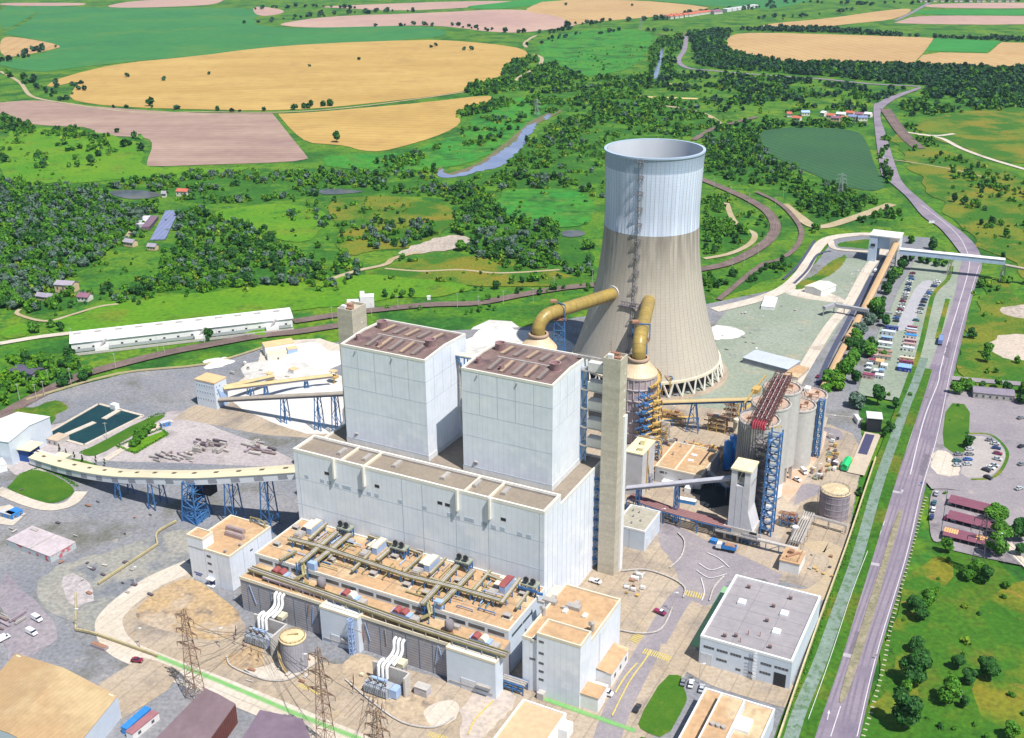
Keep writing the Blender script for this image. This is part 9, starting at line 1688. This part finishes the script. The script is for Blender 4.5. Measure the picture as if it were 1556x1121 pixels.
for i in range(14):
    x = 1395+i*11+rnd.uniform(-3, 3); fh((x, 3), (x+5, 3), 14, 6, PW, RR if i % 2 else RP, 'tiny house of the hamlet at the top right corner', grp='houses in the top right corner', rh=3)
# ---------------- heaps and scrap ----------------
def heap(x, y, r, h, mat, lb, n=260, name='heap', seed=1, sq=1.):
    g = G(x, y); q_ = np.random.RandomState(seed); m = MB(); V = []; R_, K = 9, 22
    for i in range(R_):
        for k in range(K):
            f = i/(R_-1); a = 2*math.pi*k/K; rr = r*f*(1+.22*math.sin(3*a+seed)+.14*math.sin(5*a)); V.append((g[0]+rr*math.cos(a), g[1]+rr*math.sin(a)*sq, max(0, h*(1-f)**1.1*(1+.25*q_.rand()))+(.02 if i < R_-1 else -.1)))
    m.add(V, [(i*K+k, (i+1)*K+k, (i+1)*K+(k+1) % K, i*K+(k+1) % K) for i in range(R_-1) for k in range(K)]); solo(name, m, mat, lb, 'heap', ang=0, smooth=50, kind=None)
heap(330, 552, 9, 2.6, M('lime_white', (.80,.78,.74), sc=.5), 'bright white lime heap on the left grey yard', name='lime_heap'); heap(338, 548, 5, 1.6, M('lime_white', (.80,.78,.74)), 'smaller white lime heap touching the bright one', name='lime_heap', seed=3)
heap(445, 560, 30, 2.5, LIME, 'broad pale limestone stockpile behind the conveyors', name='limestone_heap', seed=4); heap(470, 600, 22, 3, M('grey_limestone', (.55,.55,.56), (.65,.64,.62), sc=.1), 'low grey limestone stockpile between the conveyors', name='limestone_heap', seed=6); heap(470, 545, 26, 3.5, M('grey_limestone', (.55,.55,.56)), 'grey limestone stockpile right of the intake sheds', name='limestone_heap', seed=8)
heap(760, 530, 40, 1.5, LIME, 'white limestone stockpile behind the right boiler house', name='limestone_heap', seed=9); heap(1100, 506, 13, 2, M('lime_white', (.80,.78,.74)), 'white gypsum heap right of the cooling tower', name='gypsum_heap', seed=2)
heap(1068, 735, 9, .5, M('coal_shade_black', (.025,.03,.035), sc=.3), 'black patch behind the hopper tower, shade painted into the coal ground', name='coal_shade_heap', seed=5); heap(1088, 750, 14, 3, M('coal_shade_black', (.025,.03,.035)), 'black coal mound behind the hopper tower, shade painted into its colour', name='coal_shade_heap', seed=7)  # near-black colour carries the shade lying on the coal ground by the hopper tower
heap(60, 628, 16, 2.5, GRD, 'grassy mound at the left behind the settling pond', name='grass_mound', seed=11); heap(395, 505, 10, 1.5, GRB, 'grassy hump beside the railway', name='grass_mound', seed=12)
q = random.Random(9)
def scrap(cx, cy, nx, ny, n, mats, lb, grp, L0=2, L1=6, name='scrap_beam', h=.5):
    for i in range(n):
        g = G(cx+q.uniform(-nx, nx), cy+q.uniform(-ny, ny)); a = TH+q.choice((0, .1, -.1, math.pi/2)); L_ = q.uniform(L0, L1); m = MB(); hh = q.uniform(.4, 1)*h*2; ww = q.uniform(.3, 1.4); m.box(-L_/2, L_/2, -ww/2, ww/2, 0, hh)
        me = mesh_of(name, m.v, m.f); me.materials.append(q.choice(mats)); o = bpy.data.objects.new(name, me); COL.objects.link(o); o.location = (g[0], g[1], ZY-.02); o.rotation_euler = (0, 0, a); tag(o, lb, 'scrap', grp)
sm_ = [GREYM, M('scrap_brown', (.24,.18,.17), sc=1), M('scrap_lilac', (.36,.3,.34), sc=1), M('scrap_pale', (.5,.46,.44), sc=1), M('scrap_dark', (.12,.1,.12), sc=1)]
scrap(262, 696, 32, 7, 26, sm_, 'rusty or grey beam lying on the purplish scrap yard', 'beams on the scrap yard'); scrap(322, 680, 22, 8, 30, sm_, 'stacked slab or crate on the purplish scrap yard', 'stacks on the scrap yard', 2, 5, 'scrap_stack', 1.); scrap(395, 684, 20, 10, 18, sm_, 'pipe length lying near the main building on the scrap yard', 'pipes near the main building', 3, 9)
sm2 = [GREYM, RUST, YEL, M('scrap_green', (.35,.4,.3), sc=1), WPAINT, M('scrap_dark', (.12,.1,.12))]
scrap(1266, 690, 8, 26, 34, sm2, 'small machine part stored on the lane right of the silos', 'machine parts right of the silos', 1, 3, 'machine_part', 1.); scrap(1245, 722, 12, 8, 14, sm2, 'small crate stored at the foot of the silos', 'crates at the silo foot', 1, 3, 'crate', 1.)
scrap(1015, 690, 14, 18, 16, sm2, 'small crate or pump standing beside the scrubber', 'crates beside the scrubber', 1, 3, 'crate', 1.); scrap(10, 950, 25, 12, 10, sm_, 'rusty beam at the left edge of the lower yard', 'beams at the left edge', 3, 8); scrap(970, 880, 6, 5, 5, [GREYM, YEL, WPAINT], 'generator box in the parking bay under the stair tower', 'boxes in the parking bay', 1.5, 4, 'generator_box', 1.2)
scrap(590, 1040, 40, 20, 12, [GREYM, RUST, PORC], 'small fitting on the oily transformer yard', 'fittings of the transformer yard', .8, 2, 'fitting', .5)
house('blue_bench', 'row of bright blue drums on a frame near the tan roofed hall', 'equipment', (1030,764), (1056,769), 2.4, 2, CB, WPAINT)
t = T('dumper_shed', 'grey freight wagon lying beside the kerb in the lower left yard', 'wagon', (*UV(152, 985), ZY)); u, v = UV(152, 985); m = MB(); m.cbox(u, v, .3, 7, 2, 1.2); t.add('body', m, M('scrap_lilac', (.36,.3,.34))); m = MB(); m.cbox(u, v, 1.5, 6.6, 1.6, .3); t.add('load', m, RUST)
scrap(965, 895, 14, 12, 10, [GREYM, YEL, WPAINT, RUST], 'small box or barrel in the kerbed parking bays', 'clutter in the parking bays', .8, 2.2, 'barrel_box', .6)
scrap(1150, 720, 25, 60, 22, sm2, 'small pallet or valve between hopper tower and silos', 'pallets round the hopper tower', .8, 2.5, 'pallet', .6); scrap(1245, 860, 22, 24, 8, [GREYM, RUST, YEL, sm_[4]], 'drain cover or valve on the sandy lane', 'covers on the sandy lane', .6, 1.6, 'cover', .3)
scrap(400, 560, 60, 20, 20, [WPAINT, GREYM, sm_[4]], 'stray block on the pale limestone yard', 'blocks on the limestone yard', .8, 3, 'stone_block', .6); scrap(120, 820, 110, 90, 26, [GREYM, sm_[3], RUST, sm_[4]], 'stray plank or plate on the left gravel yard', 'planks on the left yard', .8, 3, 'plank', .25)
scrap(1150, 500, 60, 60, 16, [GREYM, sm_[3], WPAINT], 'stray block on the greenish gravel lot', 'blocks on the green lot', .8, 3, 'stone_block', .4); scrap(440, 1010, 70, 30, 16, [GREYM, RUST, sm_[3]], 'cable cover on the transformer yard', 'cable covers', 1, 3, 'cable_cover', .2)
for x, y, c_, lb in ((1468,514,BLUE,'small blue road sign on the right verge of the main road'),(1415,342,WPAINT,'white hoarding beside the main road bend'),(1409,606,GREYM,'grey road sign left of the upper main road'),(1370,752,WPAINT,'white arrow sign at the tip of the median'),(1399,740,BLUE,'blue sign at the junction beside the carports'),(1330,1003,GREYM,'small sign post on the lower right verge')):
    g = G(x, y); t = T('road_sign', lb, 'sign', (g[0], g[1], 0), 0); m = MB(); m.tube((g[0], g[1], 0), (g[0], g[1], 2.6), .06, 6); t.add('post', m, GREYM); m = MB(); k_ = 2.4 if 'hoarding' in lb else .5; m.box(g[0]-k_, g[0]+k_, g[1]-.09, g[1]-.03, 1.8, 2.8 if k_ < 1 else 4); t.add('plate', m, c_)
CBL = M('cable_dark', (.09,.085,.09), sc=1)
def cable(p, q_, sag, lb, grp):
    a, b = Vector(p), Vector(q_); m = MB(); P = [a+(b-a)*t-Vector((0, 0, sag*4*t*(1-t))) for t in np.linspace(0, 1, 13)]; m.path(P, .07, 4); solo('cable', m, CBL, lb, 'cable', tuple(a), 0, grp)
mb_ = [G(298,1060), G(497,1145), G(579,1190)]; tf = [G(396,977), G(396,977), G(578,1052)]
for i, (g, f) in enumerate(zip(mb_, tf)):
    for k, z in enumerate((20, 25.5, 31)):
        s_ = -4.5+k*.6
        for sd_ in (-1, 1):
            a = g+W(sd_*(4.8-k*.6), 0, z-1); cable(a, f+W(-3+k*3, -1, 7.5), 2.5, 'thin dark cable running from a rusty mast down to a transformer', 'transformer cables')
for a, b in ((0, 1), (1, 2)):
    cable(mb_[a]+W(0, 0, 33), mb_[b]+W(0, 0, 33), 2, 'thin earth wire between two rusty masts', 'earth wires')
g = G(1482, 872)
for k, z in enumerate((22, 27, 32)):
    for sd_ in (-1, 1): a = g+W(sd_*4.5, 0, z*.86); cable(a, a+np.array([60, -190, -2.]), 7, 'thin power line leaving the black mast', 'power lines of the black mast')
# ---------------- haze ----------------
hz = MB(); hz.box(-15000, 15000, -5500, 25000, -1.2, 300); m = bpy.data.materials.new('haze_air'); m.use_nodes = True; nt = m.node_tree; nt.nodes.remove(nt.nodes['Principled BSDF']); pv = nt.nodes.new('ShaderNodeVolumePrincipled'); pv.inputs['Color'].default_value = (.55,.75,1.,1); pv.inputs['Density'].default_value = HAZE = 3.5e-5; pv.inputs['Anisotropy'].default_value = .2
nt.links.new(pv.outputs[0], nt.nodes['Material Output'].inputs['Volume'])
ob = solo('haze', hz, m, 'thin blue haze filling the air over the plain', 'haze', ang=0, kind='stuff')
